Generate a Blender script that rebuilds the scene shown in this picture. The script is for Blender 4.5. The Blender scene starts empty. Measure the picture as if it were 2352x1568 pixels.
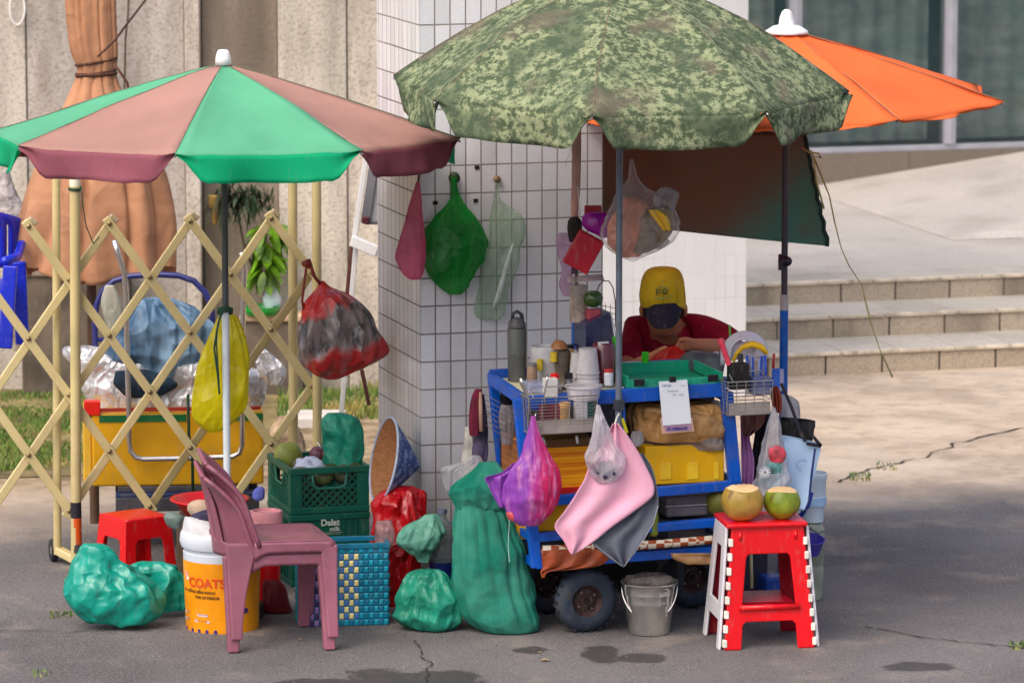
import bpy, bmesh, math, random
from math import sin, cos, pi, tan, atan, radians, sqrt
from mathutils import Vector, Matrix, noise, Quaternion
random.seed(7)
V = Vector
sc = bpy.context.scene
# ---------------------------------------------------------------- camera
FPX = 10400.0; CX = 1176.0; CY = 784.0; HCAM = 3.46
TILT = atan((784 + 762) / FPX)
CAMY = -HCAM / tan(TILT + atan((1455 - 784) / FPX))
CAM = V((0, CAMY, HCAM)); FW = V((0, cos(TILT), -sin(TILT))); UP = V((0, sin(TILT), cos(TILT)))
cd = bpy.data.cameras.new('camera'); cam = bpy.data.objects.new('camera', cd); sc.collection.objects.link(cam)
cam.location = CAM; cam.rotation_euler = (pi / 2 - TILT, 0, 0)
cd.sensor_width = 36; cd.lens = 36 * FPX / 2352; cd.clip_start = 0.5; cd.dof.use_dof = True; cd.dof.focus_distance = 16.2; cd.dof.aperture_fstop = 5.6; cd.clip_end = 500
sc.camera = cam
# ---------------------------------------------------------------- sky, sun, exposure
SUN_EL, SUN_AZ = radians(54), radians(218)     # azimuth the light comes from, clockwise from +Y
w = bpy.data.worlds.new('World'); sc.world = w; w.use_nodes = True
bg = w.node_tree.nodes['Background']; sky = w.node_tree.nodes.new('ShaderNodeTexSky')
sky.sky_type = 'NISHITA'; sky.sun_disc = False; sky.sun_elevation = SUN_EL; sky.sun_rotation = SUN_AZ
sky.air_density = 1.0; sky.dust_density = 6.0; sky.ozone_density = 1.0
w.node_tree.links.new(sky.outputs[0], bg.inputs[0]); bg.inputs[1].default_value = 0.15
sl = bpy.data.lights.new('sun', 'SUN'); so = bpy.data.objects.new('sun', sl); sc.collection.objects.link(so)
sl.energy = 0.95; sl.angle = radians(75); sl.color = (1, 0.975, 0.95)
sd = V((sin(SUN_AZ) * cos(SUN_EL), cos(SUN_AZ) * cos(SUN_EL), sin(SUN_EL)))
so.rotation_euler = sd.to_track_quat('Z', 'Y').to_euler()
sc.view_settings.view_transform = 'Standard'; sc.view_settings.look = 'None'
sc.view_settings.exposure = 0.6; sc.view_settings.gamma = 1; sc.view_settings.use_curve_mapping = False

# ---------------------------------------------------------------- measuring helpers
def ray(px, py): return FW * FPX + V((px - CX, 0, 0)) + UP * (CY - py)
def W(px, py, Y):
    d = ray(px, py); return CAM + d * ((Y - CAMY) / d.y)
def G(px, py, z=0.0):
    d = ray(px, py); return CAM + d * ((z - HCAM) / d.z)
def YG(py): return G(CX, py).y
def M(Y, py=1100): return (W(1177, py, Y) - W(1176, py, Y)).length
ANG = radians(16.5); UX = V((cos(ANG), sin(ANG), 0)); VY = V((-sin(ANG), cos(ANG), 0))
class Fr:                                         # a local frame turned like the buildings
    def __init__(s, o, ang=ANG): s.o = o; s.u = V((cos(ang), sin(ang), 0)); s.v = V((-sin(ang), cos(ang), 0))
    def p(s, a, b, z): return s.o + s.u * a + s.v * b + V((0, 0, z))
    def pp(s, px, py, b):                         # where a sight line meets the plane b
        d = ray(px, py); t = (b - (CAM - s.o).dot(s.v)) / d.dot(s.v); return CAM + d * t
    def loc(s, P): q = P - s.o; return (q.dot(s.u), q.dot(s.v), q.z)

# ---------------------------------------------------------------- materials
def lin(c):
    return tuple(((x / 255) / 12.92 if x / 255 <= 0.04045 else ((x / 255 + 0.055) / 1.055) ** 2.4) for x in c[:3]) + (1,)
class NT:
    def __init__(s, name):
        s.m = bpy.data.materials.new(name); s.m.use_nodes = True; s.t = s.m.node_tree; s.t.nodes.clear()
        s.out = s.n('ShaderNodeOutputMaterial'); s.tc = s.n('ShaderNodeTexCoord')
    def n(s, t, **k):
        x = s.t.nodes.new(t)
        for a, b in k.items(): setattr(x, a, b)
        return x
    def l(s, a, b): s.t.links.new(a, b)
    def setin(s, node, i, v):
        if hasattr(v, 'is_linked') or hasattr(v, 'links'): s.l(v, node.inputs[i])
        else: node.inputs[i].default_value = v
    def math(s, op, a, b=0.0, c=None, clamp=False):
        x = s.n('ShaderNodeMath', operation=op); x.use_clamp = clamp; s.setin(x, 0, a); s.setin(x, 1, b)
        if c is not None: s.setin(x, 2, c)
        return x.outputs[0]
    def mix(s, f, a, b, mode='MIX'):
        x = s.n('ShaderNodeMix', data_type='RGBA', blend_type=mode); s.setin(x, 0, f); s.setin(x, 6, a); s.setin(x, 7, b); return x.outputs[2]
    def noise(s, scale, detail=3, vec=None, stretch=None, rough=0.55, out=0):
        x = s.n('ShaderNodeTexNoise'); x.inputs['Scale'].default_value = scale; x.inputs['Detail'].default_value = detail; x.inputs['Roughness'].default_value = rough
        v = vec if vec is not None else s.tc.outputs['Object']
        if stretch:
            mp = s.n('ShaderNodeMapping'); mp.inputs['Scale'].default_value = stretch; s.l(v, mp.inputs[0]); v = mp.outputs[0]
        s.l(v, x.inputs['Vector']); return x.outputs[out]
    def step(s, v, lo, hi):
        x = s.n('ShaderNodeMapRange', interpolation_type='SMOOTHSTEP'); s.setin(x, 0, v); x.inputs[1].default_value = lo; x.inputs[2].default_value = hi; return x.outputs[0]
    def bump(s, h, strength=0.3, dist=0.01):
        x = s.n('ShaderNodeBump'); x.inputs['Strength'].default_value = strength; x.inputs['Distance'].default_value = dist; s.l(h, x.inputs['Height']); return x.outputs[0]
    def principled(s, col, rough=0.5, metal=0.0, spec=0.5, nrm=None, **k):
        p = s.n('ShaderNodeBsdfPrincipled'); s.setin(p, 'Base Color', col); s.setin(p, 'Roughness', rough); s.setin(p, 'Metallic', metal); s.setin(p, 'Specular IOR Level', spec)
        if nrm is not None: s.l(nrm, p.inputs['Normal'])
        for a, b in k.items(): s.setin(p, a.replace('_', ' '), b)
        return p.outputs[0]
    def done(s, sh): s.l(sh, s.out.inputs['Surface']); return s.m
MC = {}
def pm(name, col, rough=0.5, var=0.15, scale=6, bump=0.15, bscale=90, metal=0.0, spec=0.4, alpha=1.0, trans=0.0, dirt=0.0, stretch=None, bdist=0.004, crum=0.0, cs=11):
    if name in MC: return MC[name]
    t = NT(name); c = lin(col); n1 = t.noise(scale, 4, stretch=stretch)
    dark = tuple(x * (1 - 1.6 * var) for x in c[:3]) + (1,); lite = tuple(min(1, x * (1 + 1.2 * var)) for x in c[:3]) + (1,)
    cc = t.mix(t.step(n1, 0.3, 0.7), dark, lite)
    if dirt: cc = t.mix(t.math('MULTIPLY', t.step(t.noise(scale * 2.3, 6), 0.52, 0.72), dirt), cc, lin((96, 86, 74)))
    cc = t.mix(t.math('MULTIPLY', t.step(t.noise(55, 4, stretch=(1, 1, .3)), .56, .7), .14), cc, lin((150, 142, 132)))
    nr = t.bump(t.noise(bscale, 4, stretch=stretch), bump, bdist) if bump else None
    if crum:
        mp = t.n('ShaderNodeMapping'); mp.inputs['Scale'].default_value = (1, 1, .5); mp.inputs['Rotation'].default_value = (.3, .5, 0); t.l(t.tc.outputs['Object'], mp.inputs[0])
        nz = t.n('ShaderNodeTexNoise'); nz.inputs['Scale'].default_value = 6; t.l(t.tc.outputs['Object'], nz.inputs['Vector']); va = t.n('ShaderNodeVectorMath', operation='SCALE'); t.l(nz.outputs['Color'], va.inputs[0]); va.inputs['Scale'].default_value = .16
        vb = t.n('ShaderNodeVectorMath', operation='ADD'); t.l(mp.outputs[0], vb.inputs[0]); t.l(va.outputs[0], vb.inputs[1]); h_ = None
        for s2, w2 in ((cs, 1.0), (cs * 2.7, .4)):
            vo = t.n('ShaderNodeTexVoronoi', feature='F1'); vo.inputs['Scale'].default_value = s2; t.l(vb.outputs[0], vo.inputs['Vector']); hh = t.math('MULTIPLY', vo.outputs['Distance'], w2 / s2 * cs); h_ = hh if h_ is None else t.math('ADD', h_, hh)
        bp = t.n('ShaderNodeBump'); bp.inputs['Strength'].default_value = min(1, crum); bp.inputs['Distance'].default_value = .035 * 11 / cs; t.l(h_, bp.inputs['Height'])
        if nr is not None: t.l(nr, bp.inputs['Normal'])
        nr = bp.outputs[0]
    rr = t.math('ADD', t.math('MULTIPLY', t.math('SUBTRACT', t.noise(scale * 3, 3), 0.5), 0.25), rough, clamp=True)
    sh = t.principled(cc, rr, metal, spec, nr)
    if trans:
        tr = t.n('ShaderNodeBsdfTranslucent'); t.l(cc, tr.inputs[0]); mx = t.n('ShaderNodeMixShader'); mx.inputs[0].default_value = trans
        t.l(sh, mx.inputs[1]); t.l(tr.outputs[0], mx.inputs[2]); sh = mx.outputs[0]
    if alpha < 1:
        tp = t.n('ShaderNodeBsdfTransparent'); mx = t.n('ShaderNodeMixShader')
        lw = t.n('ShaderNodeLayerWeight'); lw.inputs[0].default_value = 0.35
        f = t.math('ADD', t.math('MULTIPLY', lw.outputs['Facing'], 0.55 * (1 - alpha)), t.math('ADD', t.math('MULTIPLY', t.math('SUBTRACT', t.noise(scale * 3, 3, stretch=stretch), 0.5), 0.5), alpha), clamp=True)
        t.l(f, mx.inputs[0]); t.l(tp.outputs[0], mx.inputs[1]); t.l(sh, mx.inputs[2]); sh = mx.outputs[0]
    MC[name] = t.done(sh); return MC[name]
def film(name, col, alpha=0.6, rough=0.2, stretch=None):
    return pm(name, col, rough, 0.2, 9, 0.5, 26, spec=0.6, alpha=alpha, trans=0.35, stretch=stretch or (1, 1, 0.35), bdist=0.01, crum=.8, cs=20)

# ---------------------------------------------------------------- mesh helpers
ORG = {}
class MB:
    def __init__(s): s.v = []; s.f = []; s.mi = []; s.uv = None
    def add(s, vs, fs, mi=0):
        o = len(s.v); s.v += [V(x) for x in vs]; s.f += [tuple(o + i for i in f) for f in fs]; s.mi += [mi] * len(fs); return s
    def join(s, m, mi=0): return s.add(m.v, m.f, mi)
    def box(s, c, u, v, w, mi=0):                 # centre and three half-axes
        vs = [c + u * a + v * b + w * d for a in (-1, 1) for b in (-1, 1) for d in (-1, 1)]
        return s.add(vs, [(0, 1, 3, 2), (4, 6, 7, 5), (0, 4, 5, 1), (2, 3, 7, 6), (0, 2, 6, 4), (1, 5, 7, 3)], mi)
    def abox(s, lo, hi, mi=0):
        lo = V(lo); hi = V(hi); h = (hi - lo) / 2; return s.box((lo + hi) / 2, V((h.x, 0, 0)), V((0, h.y, 0)), V((0, 0, h.z)), mi)
    def fbox(s, fr, a0, a1, b0, b1, z0, z1, mi=0):
        return s.box(fr.p((a0 + a1) / 2, (b0 + b1) / 2, (z0 + z1) / 2), fr.u * (a1 - a0) / 2, fr.v * (b1 - b0) / 2, V((0, 0, (z1 - z0) / 2)), mi)
    def beam(s, a, b, wd, ht, up=V((0, 0, 1)), mi=0):
        d = (b - a); n = d.normalized(); sd_ = n.cross(up)
        if sd_.length < 1e-3: sd_ = n.cross(V((0, 1, 0)))
        sd_.normalize(); u2 = sd_.cross(n).normalized()
        return s.box((a + b) / 2, d / 2, sd_ * wd / 2, u2 * ht / 2, mi)
    def tube(s, pts, r, n=10, cap=True, mi=0):
        pts = [V(p) for p in pts]; rs = r if isinstance(r, (list, tuple)) else [r] * len(pts)
        vs = []; fs = []; prev = None
        for i, p in enumerate(pts):
            d = (pts[min(i + 1, len(pts) - 1)] - pts[max(i - 1, 0)]).normalized()
            if prev is None: a = d.orthogonal().normalized()
            else:
                a = prev - d * prev.dot(d)
                a = a.normalized() if a.length > 1e-6 else d.orthogonal().normalized()
            prev = a; b = d.cross(a)
            vs += [p + (a * cos(2 * pi * k / n) + b * sin(2 * pi * k / n)) * rs[i] for k in range(n)]
        for i in range(len(pts) - 1):
            for k in range(n): fs.append((i * n + k, i * n + (k + 1) % n, (i + 1) * n + (k + 1) % n, (i + 1) * n + k))
        if cap: fs += [tuple(range(n))[::-1], tuple((len(pts) - 1) * n + k for k in range(n))]
        return s.add(vs, fs, mi)
    def lathe(s, prof, c, axis=V((0, 0, 1)), n=32, mi=0, wob=0):
        q = V(axis).to_track_quat('Z', 'Y'); vs = []; fs = []
        for i, (r, h) in enumerate(prof):
            for k in range(n):
                f = 2 * pi * k / n; rr = max(r, 1e-4) * (1 + (wob * noise.noise(V((cos(f) * 2, sin(f) * 2, h * 9))) if wob else 0))
                vs.append(c + q @ V((rr * cos(f), rr * sin(f), h)))
        for i in range(len(prof) - 1):
            for k in range(n): fs.append((i * n + k, i * n + (k + 1) % n, (i + 1) * n + (k + 1) % n, (i + 1) * n + k))
        return s.add(vs, fs, mi)
    def grid(s, fn, nu, nv, hole=None, mi=0):
        vs = [fn(i / nu, j / nv) for j in range(nv + 1) for i in range(nu + 1)]
        fs = [(j * (nu + 1) + i, j * (nu + 1) + i + 1, (j + 1) * (nu + 1) + i + 1, (j + 1) * (nu + 1) + i)
              for j in range(nv) for i in range(nu) if not (hole and hole((i + .5) / nu, (j + .5) / nv))]
        return s.add(vs, fs, mi)
    def build(s, name, mat, parent=None, smooth=False, bev=0, solid=0, sub=0, weld=False, sharp=None, uv=None, origin=None):
        me = bpy.data.meshes.new(name)
        if parent is not None: o0 = ORG[parent.name]
        elif origin is not None: o0 = origin
        else:
            xs = [p.x for p in s.v]; ys = [p.y for p in s.v]; o0 = V(((min(xs) + max(xs)) / 2, (min(ys) + max(ys)) / 2, min(p.z for p in s.v)))
        me.from_pydata([tuple(p - o0) for p in s.v], [], s.f); 
        mats = mat if isinstance(mat, (list, tuple)) else [mat]
        for m_ in mats: me.materials.append(m_)
        if len(mats) > 1: me.polygons.foreach_set('material_index', s.mi)
        if uv:
            l = me.uv_layers.new(name='UVMap')
            for lp in me.loops: l.data[lp.index].uv = uv(s.v[lp.vertex_index], None)
        if s.uv:
            l = me.uv_layers.new(name='UVMap'); k = 0
            for poly in me.polygons:
                for li in poly.loop_indices: l.data[li].uv = s.uv[k]; k += 1
        if weld:
            b = bmesh.new(); b.from_mesh(me); bmesh.ops.remove_doubles(b, verts=b.verts, dist=1e-5); bmesh.ops.recalc_face_normals(b, faces=b.faces); b.to_mesh(me); b.free()
        elif not s.uv:
            b = bmesh.new(); b.from_mesh(me); bmesh.ops.recalc_face_normals(b, faces=b.faces); b.to_mesh(me); b.free()
        me.update(); o = bpy.data.objects.new(name, me); sc.collection.objects.link(o)
        if smooth: me.polygons.foreach_set('use_smooth', [True] * len(me.polygons))
        if parent is not None: o.parent = parent
        else: o.location = o0
        ORG[o.name] = o0
        if solid: x = o.modifiers.new('solid', 'SOLIDIFY'); x.thickness = solid; x.offset = 0
        if bev: x = o.modifiers.new('bevel', 'BEVEL'); x.width = bev; x.segments = 2; x.limit_method = 'ANGLE'; x.angle_limit = radians(40)
        if sub: x = o.modifiers.new('sub', 'SUBSURF'); x.levels = sub; x.render_levels = sub
        if smooth and (bev or sharp):
            me.set_sharp_from_angle(angle=radians(sharp or 40))
        return o
def tag(o, label, cat, group=None):
    o['label'] = label; o['category'] = cat
    if group: o['group'] = group
    return o
def thing(name, loc, label, cat, group=None):
    o = bpy.data.objects.new(name, None); sc.collection.objects.link(o); o.location = loc; ORG[o.name] = V(loc); o.empty_display_size = 0.1
    return tag(o, label, cat, group)
def struct(o): o['kind'] = 'structure'; return o
def stuff(o, label=None, cat=None):
    o['kind'] = 'stuff'
    if label: tag(o, label, cat)
    return o
def crow(rows, t):
    n = len(rows) - 1; x = t * n; i = min(int(x), n - 1); f = x - i
    a, b, c, d = rows[max(i - 1, 0)], rows[i], rows[i + 1], rows[min(i + 2, n)]
    k = min(len(r) for r in (a, b, c, d)); out = []
    for j in range(k):
        p0, p1, p2, p3 = a[j], b[j], c[j], d[j]
        v = 0.5 * (2 * p1 + (p2 - p0) * f + (2 * p0 - 5 * p1 + 4 * p2 - p3) * f * f + (3 * p1 - p0 - 3 * p2 + p3) * f ** 3)
        lo, hi = min(p1, p2), max(p1, p2); out.append(min(max(v, lo - .1 * (hi - lo)), hi + .1 * (hi - lo)))
    return out
def crinkle(p, seed):
    r = 0
    for i, (s_, w_) in enumerate(((7, .45), (15, .25))):
        a = seed * 1.3 + i * 2.1; d = V((cos(a), sin(a * 1.7) * .6, sin(a))).normalized(); e = d.orthogonal().normalized(); g = d.cross(e)
        ds = noise.voronoi(V((p.dot(d) * s_ * .5, p.dot(e) * s_ * 1.2, p.dot(g) * s_)) + V((seed, i, 0)) + V(noise.noise_vector(p * 5)) * .5)[0]; r += w_ * (ds[0] * 1.6)
    for i, (s_, w_) in enumerate(((6, .45), (24, .10))):
        a = seed * 1.3 + i * 2.1; d = V((cos(a), sin(a * 1.7) * .6, sin(a))).normalized(); e = d.orthogonal().normalized(); g = d.cross(e)
        r += w_ * (1 - 2.4 * abs(noise.noise(V((p.dot(d) * s_ * .22, p.dot(e) * s_ * 1.3, p.dot(g) * s_ * .7)) + V((seed, i, 0)))))
    return r - .72
def loft(rows, Y, dr=0.8, n=40, sub=5, fold=0.0, ff=2.0, zf=4.0, seed=0, crease=0.0, lump=0.0, lf=6, mb=None, mi=0, floor=True, pleat=0.0, pk=11):
    """Rings whose width follows the outline rows (py, xl, xr[, dY]), with real depth."""
    mb = mb or MB(); R = (len(rows) - 1) * sub; vs = []; fs = []; rows = [tuple(r) + (0,) * (4 - len(r)) for r in rows]
    for i in range(R + 1):
        py, xl, xr, dY = crow(rows, i / R); y = Y + dY; m = M(y, py); c = W((xl + xr) / 2, py, y); a = max(abs(xr - xl) / 2 * m, 1e-4); b = a * dr
        for k in range(n):
            f = 2 * pi * k / n; q = V((cos(f) * ff, sin(f) * ff, c.z * zf + seed * 3.7)); d = 1
            if fold: d += fold * noise.noise(q * 1.7) * 1.3
            if pleat: tt = i / R; d += pleat * (abs(sin(f * pk / 2 + 2.2 * noise.noise(V((cos(f), sin(f), tt * 1.5 + seed))))) * 2 - 1) * (1 - tt) ** .8
            p = c + V((a * cos(f) * d, b * sin(f) * d, 0))
            if crease: p += V((cos(f), sin(f), 0)) * (crinkle(p, seed) * crease * min(a, .12) * 1.5)
            if lump: p += V(noise.noise_vector(p * lf + V((seed, 0, 0)))) * lump
            if floor and p.z < 0.004: p.z = 0.004
            vs.append(p)
    for i in range(R):
        for k in range(n): fs.append((i * n + k, i * n + (k + 1) % n, (i + 1) * n + (k + 1) % n, (i + 1) * n + k))
    vs.append(sum(vs[:n], V()) / n); fs += [(k, len(vs) - 1, (k + 1) % n) for k in range(n)]
    e = sum(vs[R * n:R * n + n], V()) / n; vs.append(e); fs += [(R * n + k, R * n + (k + 1) % n, len(vs) - 1) for k in range(n)]
    return mb.add(vs, fs, mi)
def rsheet(rows, Y, nu=16, sub=4, wave=0.01, k=3, seed=0, tilt=0.0, mb=None, mi=0):
    """A hanging cloth: outline rows (py, xl, xr[, dY])."""
    mb = mb or MB(); rows = [tuple(r) + (0,) * (4 - len(r)) for r in rows]
    def fn(u, t):
        py, xl, xr, dY = crow(rows, t); px = xl + (xr - xl) * u
        d = wave * (sin(k * 2 * pi * u + seed + 2 * t) * 0.6 + 1.6 * noise.noise(V((u * k * 1.5, t * 2, seed))))
        return W(px, py, Y + dY + d + tilt * (u - .5))
    return mb.grid(fn, nu, (len(rows) - 1) * sub)
def text(s, name, mat, size, place, parent, ext=0.0008, align='LEFT', bold=0.0):
    cu = bpy.data.curves.new(name, 'FONT'); cu.body = s; cu.size = size; cu.align_x = align; cu.extrude = 0; cu.offset = bold; cu.resolution_u = 3
    o = bpy.data.objects.new(name, cu); sc.collection.objects.link(o); dg = bpy.context.evaluated_depsgraph_get()
    me = bpy.data.meshes.new_from_object(o.evaluated_get(dg)); bpy.data.objects.remove(o)
    mb = MB(); mb.add([place(v.co.x, v.co.y) for v in me.vertices], [tuple(p.vertices) for p in me.polygons])
    return mb.build(name, mat, parent)
# ================================================================ setting
def tile_mat(name, tw, th, mort, col, mcol, u0=0.0, v0=0.0, rough=0.18, grime=0.0, cvar=0.03, base=0):
    t = NT(name); uvn = t.n('ShaderNodeUVMap'); uvn.uv_map = 'UVMap'; mp = t.n('ShaderNodeMapping'); mp.inputs['Location'].default_value = (u0, v0, 0); t.l(uvn.outputs[0], mp.inputs[0])
    wv = t.n('ShaderNodeVectorMath', operation='ADD'); nz = t.n('ShaderNodeTexNoise'); nz.inputs['Scale'].default_value = 3; t.l(uvn.outputs[0], nz.inputs['Vector'])
    sc_ = t.n('ShaderNodeVectorMath', operation='SCALE'); t.l(nz.outputs['Color'], sc_.inputs[0]); sc_.inputs['Scale'].default_value = tw * 0.06
    t.l(mp.outputs[0], wv.inputs[0]); t.l(sc_.outputs[0], wv.inputs[1])
    b = t.n('ShaderNodeTexBrick', offset=0.0, squash=1.0); t.l(wv.outputs[0], b.inputs['Vector'])
    c = lin(col); b.inputs['Color1'].default_value = c; b.inputs['Color2'].default_value = tuple(x * (1 - cvar * 4) for x in c[:3]) + (1,)
    b.inputs['Scale'].default_value = 1; b.inputs['Mortar Size'].default_value = mort; b.inputs['Mortar Smooth'].default_value = 0.25; b.inputs['Bias'].default_value = -0.2
    b.inputs['Brick Width'].default_value = tw; b.inputs['Row Height'].default_value = th; b.inputs['Mortar'].default_value = lin(mcol)
    mc = t.mix(t.step(t.noise(1.3, 5), 0.35, 0.62), lin(mcol), tuple(x * 2.2 for x in lin(mcol)[:3]) + (1,)); t.l(mc, b.inputs['Mortar'])
    cc = b.outputs['Color']
    if grime: cc = t.mix(t.math('MULTIPLY', t.step(t.noise(2.2, 7, stretch=(1, 1, .35)), 0.45, 0.75), grime), cc, lin((120, 108, 92)))
    cc = t.mix(t.math('MULTIPLY', t.step(t.noise(120, 3), 0.42, 0.7), (0.45 if rough > .4 else .08) if grime else 0.02), cc, lin((70, 64, 56)))
    if base:
        su = t.n('ShaderNodeSeparateXYZ'); t.l(uvn.outputs[0], su.inputs[0]); zz = t.math('ADD', su.outputs[1], t.math('MULTIPLY', t.noise(7, 6, stretch=(1, 1, .3)), -.7)); cc = t.mix(t.math('MULTIPLY', t.math('SUBTRACT', 1, t.step(zz, -.25, .35)), base), cc, lin((112, 100, 86)))
    inv = t.math('SUBTRACT', 1.0, b.outputs['Fac'])
    rr = t.math('ADD', t.math('MULTIPLY', b.outputs['Fac'], 0.5), rough, clamp=True)
    return t.done(t.principled(cc, rr, 0, 0.5, t.bump(inv, 0.5, 0.004)))
def uvbox(fr, a0, a1, b0, b1, z0, z1, mb=None, s=1):
    mb = mb or MB()
    if mb.uv is None: mb.uv = []
    P = fr.p
    for q, uvq in (([(a0, b0, z0), (a1, b0, z0), (a1, b0, z1), (a0, b0, z1)], [(a0, z0), (a1, z0), (a1, z1), (a0, z1)]),
                   ([(a1, b1, z0), (a0, b1, z0), (a0, b1, z1), (a1, b1, z1)], [(a1, z0), (a0, z0), (a0, z1), (a1, z1)]),
                   ([(a0, b1, z0), (a0, b0, z0), (a0, b0, z1), (a0, b1, z1)], [(-b1, z0), (-b0, z0), (-b0, z1), (-b1, z1)]),
                   ([(a1, b0, z0), (a1, b1, z0), (a1, b1, z1), (a1, b0, z1)], [(b0, z0), (b1, z0), (b1, z1), (b0, z1)]),
                   ([(a0, b0, z1), (a1, b0, z1), (a1, b1, z1), (a0, b1, z1)], [(a0, b0), (a1, b0), (a1, b1), (a0, b1)])):
        mb.add([P(*x) for x in q], [(0, 1, 2, 3)]); mb.uv += uvq
    return mb

# ---- ground: one sheet, asphalt in front, worn beige concrete beyond
t = NT('ground_mix'); geo = t.n('ShaderNodeNewGeometry'); sx = t.n('ShaderNodeSeparateXYZ'); t.l(geo.outputs['Position'], sx.inputs[0]); gp = geo.outputs['Position']
n1 = t.noise(0.9, 6, gp); n2 = t.noise(9, 6, gp); n3 = t.noise(140, 3, gp); n4 = t.noise(2.6, 6, gp); n5 = t.noise(45, 4, gp)
asph = t.mix(t.step(n1, .3, .7), lin((84, 82, 84)), lin((112, 109, 110)))
asph = t.mix(t.math('MULTIPLY', t.step(n4, .52, .72), .55), asph, lin((150, 138, 126)))
asph = t.mix(t.math('MULTIPLY', t.step(n5, .5, .72), .5), asph, lin((66, 62, 60)))
asph = t.mix(t.math('MULTIPLY', t.step(n3, .54, .66), .55), asph, lin((172, 164, 156)))
conc = t.mix(t.step(n4, .35, .65), lin((196, 178, 158)), lin((170, 153, 136)))
conc = t.mix(t.math('MULTIPLY', t.step(n2, .45, .7), .55), conc, lin((146, 128, 108))); conc = t.mix(t.math('MULTIPLY', t.step(n1, .5, .7), .5), conc, lin((214, 200, 182)))
conc = t.mix(t.math('MULTIPLY', t.step(n3, .55, .75), .3), conc, lin((110, 98, 88)))
yb = t.math('ADD', sx.outputs[1], t.math('MULTIPLY', t.math('SUBTRACT', n1, .5), 1.6)); yb = t.math('ADD', yb, t.math('MULTIPLY', t.math('SUBTRACT', n2, .5), .35)); yb = t.math('SUBTRACT', yb, t.math('MULTIPLY', sx.outputs[0], .2))
gc = t.mix(t.step(yb, YG(1215), YG(1120)), asph, conc)
bev_ = t.step(t.math('SUBTRACT', sx.outputs[0], t.math('MULTIPLY', sx.outputs[1], .1)), -1.0, -.6)
gc = t.mix(t.math('MULTIPLY', t.step(t.math('ADD', sx.outputs[1], t.math('MULTIPLY', n2, .2)), YG(1150), YG(1090)), t.math('SUBTRACT', 1, bev_)), gc, t.mix(t.step(n2, .35, .6), lin((120, 102, 78)), lin((168, 148, 120))))
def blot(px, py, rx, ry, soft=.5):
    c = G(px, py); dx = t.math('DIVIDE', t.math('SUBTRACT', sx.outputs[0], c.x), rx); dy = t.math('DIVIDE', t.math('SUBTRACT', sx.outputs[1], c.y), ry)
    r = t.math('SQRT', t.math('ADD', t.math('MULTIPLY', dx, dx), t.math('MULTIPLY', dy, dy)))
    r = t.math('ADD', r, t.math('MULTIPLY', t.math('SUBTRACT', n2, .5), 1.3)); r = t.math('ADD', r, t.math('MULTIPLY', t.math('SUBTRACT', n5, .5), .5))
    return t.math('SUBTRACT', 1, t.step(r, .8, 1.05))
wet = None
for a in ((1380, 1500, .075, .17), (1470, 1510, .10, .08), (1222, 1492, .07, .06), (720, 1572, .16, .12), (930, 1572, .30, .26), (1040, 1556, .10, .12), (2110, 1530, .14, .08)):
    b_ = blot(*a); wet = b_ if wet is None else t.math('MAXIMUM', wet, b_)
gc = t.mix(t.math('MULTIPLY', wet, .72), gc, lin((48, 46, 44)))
rgh = t.math('SUBTRACT', .85, t.math('MULTIPLY', wet, .3))
hh = t.math('ADD', t.math('MULTIPLY', n3, .5), t.math('ADD', n5, t.math('MULTIPLY', n2, .8)))
m_ground = t.done(t.principled(gc, rgh, 0, .25, t.bump(hh, .55, .012)))
mb = MB(); mb.grid(lambda u, v: V((-60 + 120 * u, CAMY - 8 + 130 * v, 0)), 4, 4); struct(mb.build('ground', m_ground))

m_crack = pm('crack_dark', (52, 46, 42), .95, .3, 30, 0)
def crack(pts, w0, seed, z=.004):
    P = []; rnd = random.Random(seed)
    pts = [G(*p) for p in pts]
    for i in range(len(pts) - 1):
        for k in range(14): P.append(pts[i].lerp(pts[i + 1], k / 14))
    P.append(pts[-1]); vs = []; fs = []
    for i, p in enumerate(P):
        d = (P[min(i + 1, len(P) - 1)] - P[max(i - 1, 0)]).normalized(); n_ = V((-d.y, d.x, 0)); off = noise.noise(p * 9 + V((seed, 0, 0))) * .03 + noise.noise(p * 40) * .01
        ww = w0 * (.25 + rnd.random()) * (.4 if i % 9 == 0 else 1); vs += [p + n_ * (off - ww) + V((0, 0, z)), p + n_ * (off + ww) + V((0, 0, z))]
    for i in range(len(P) - 1): fs.append((2 * i, 2 * i + 1, 2 * i + 3, 2 * i + 2))
    return MB().add(vs, fs)
struct(crack([(1915, 1108), (1990, 1082), (2120, 1050), (2200, 1018), (2370, 978)], .007, 1).build('pavement_crack', m_crack))
struct(crack([(1985, 1440), (2100, 1462), (2220, 1475), (2370, 1490)], .0045, 2).build('pavement_crack', m_crack))
struct(crack([(950, 1470), (985, 1530), (975, 1580)], .0035, 3).build('pavement_crack', m_crack))
struct(crack([(-20, 1448), (160, 1452), (330, 1440), (420, 1446)], .003, 4).build('pavement_crack', m_crack))

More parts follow.
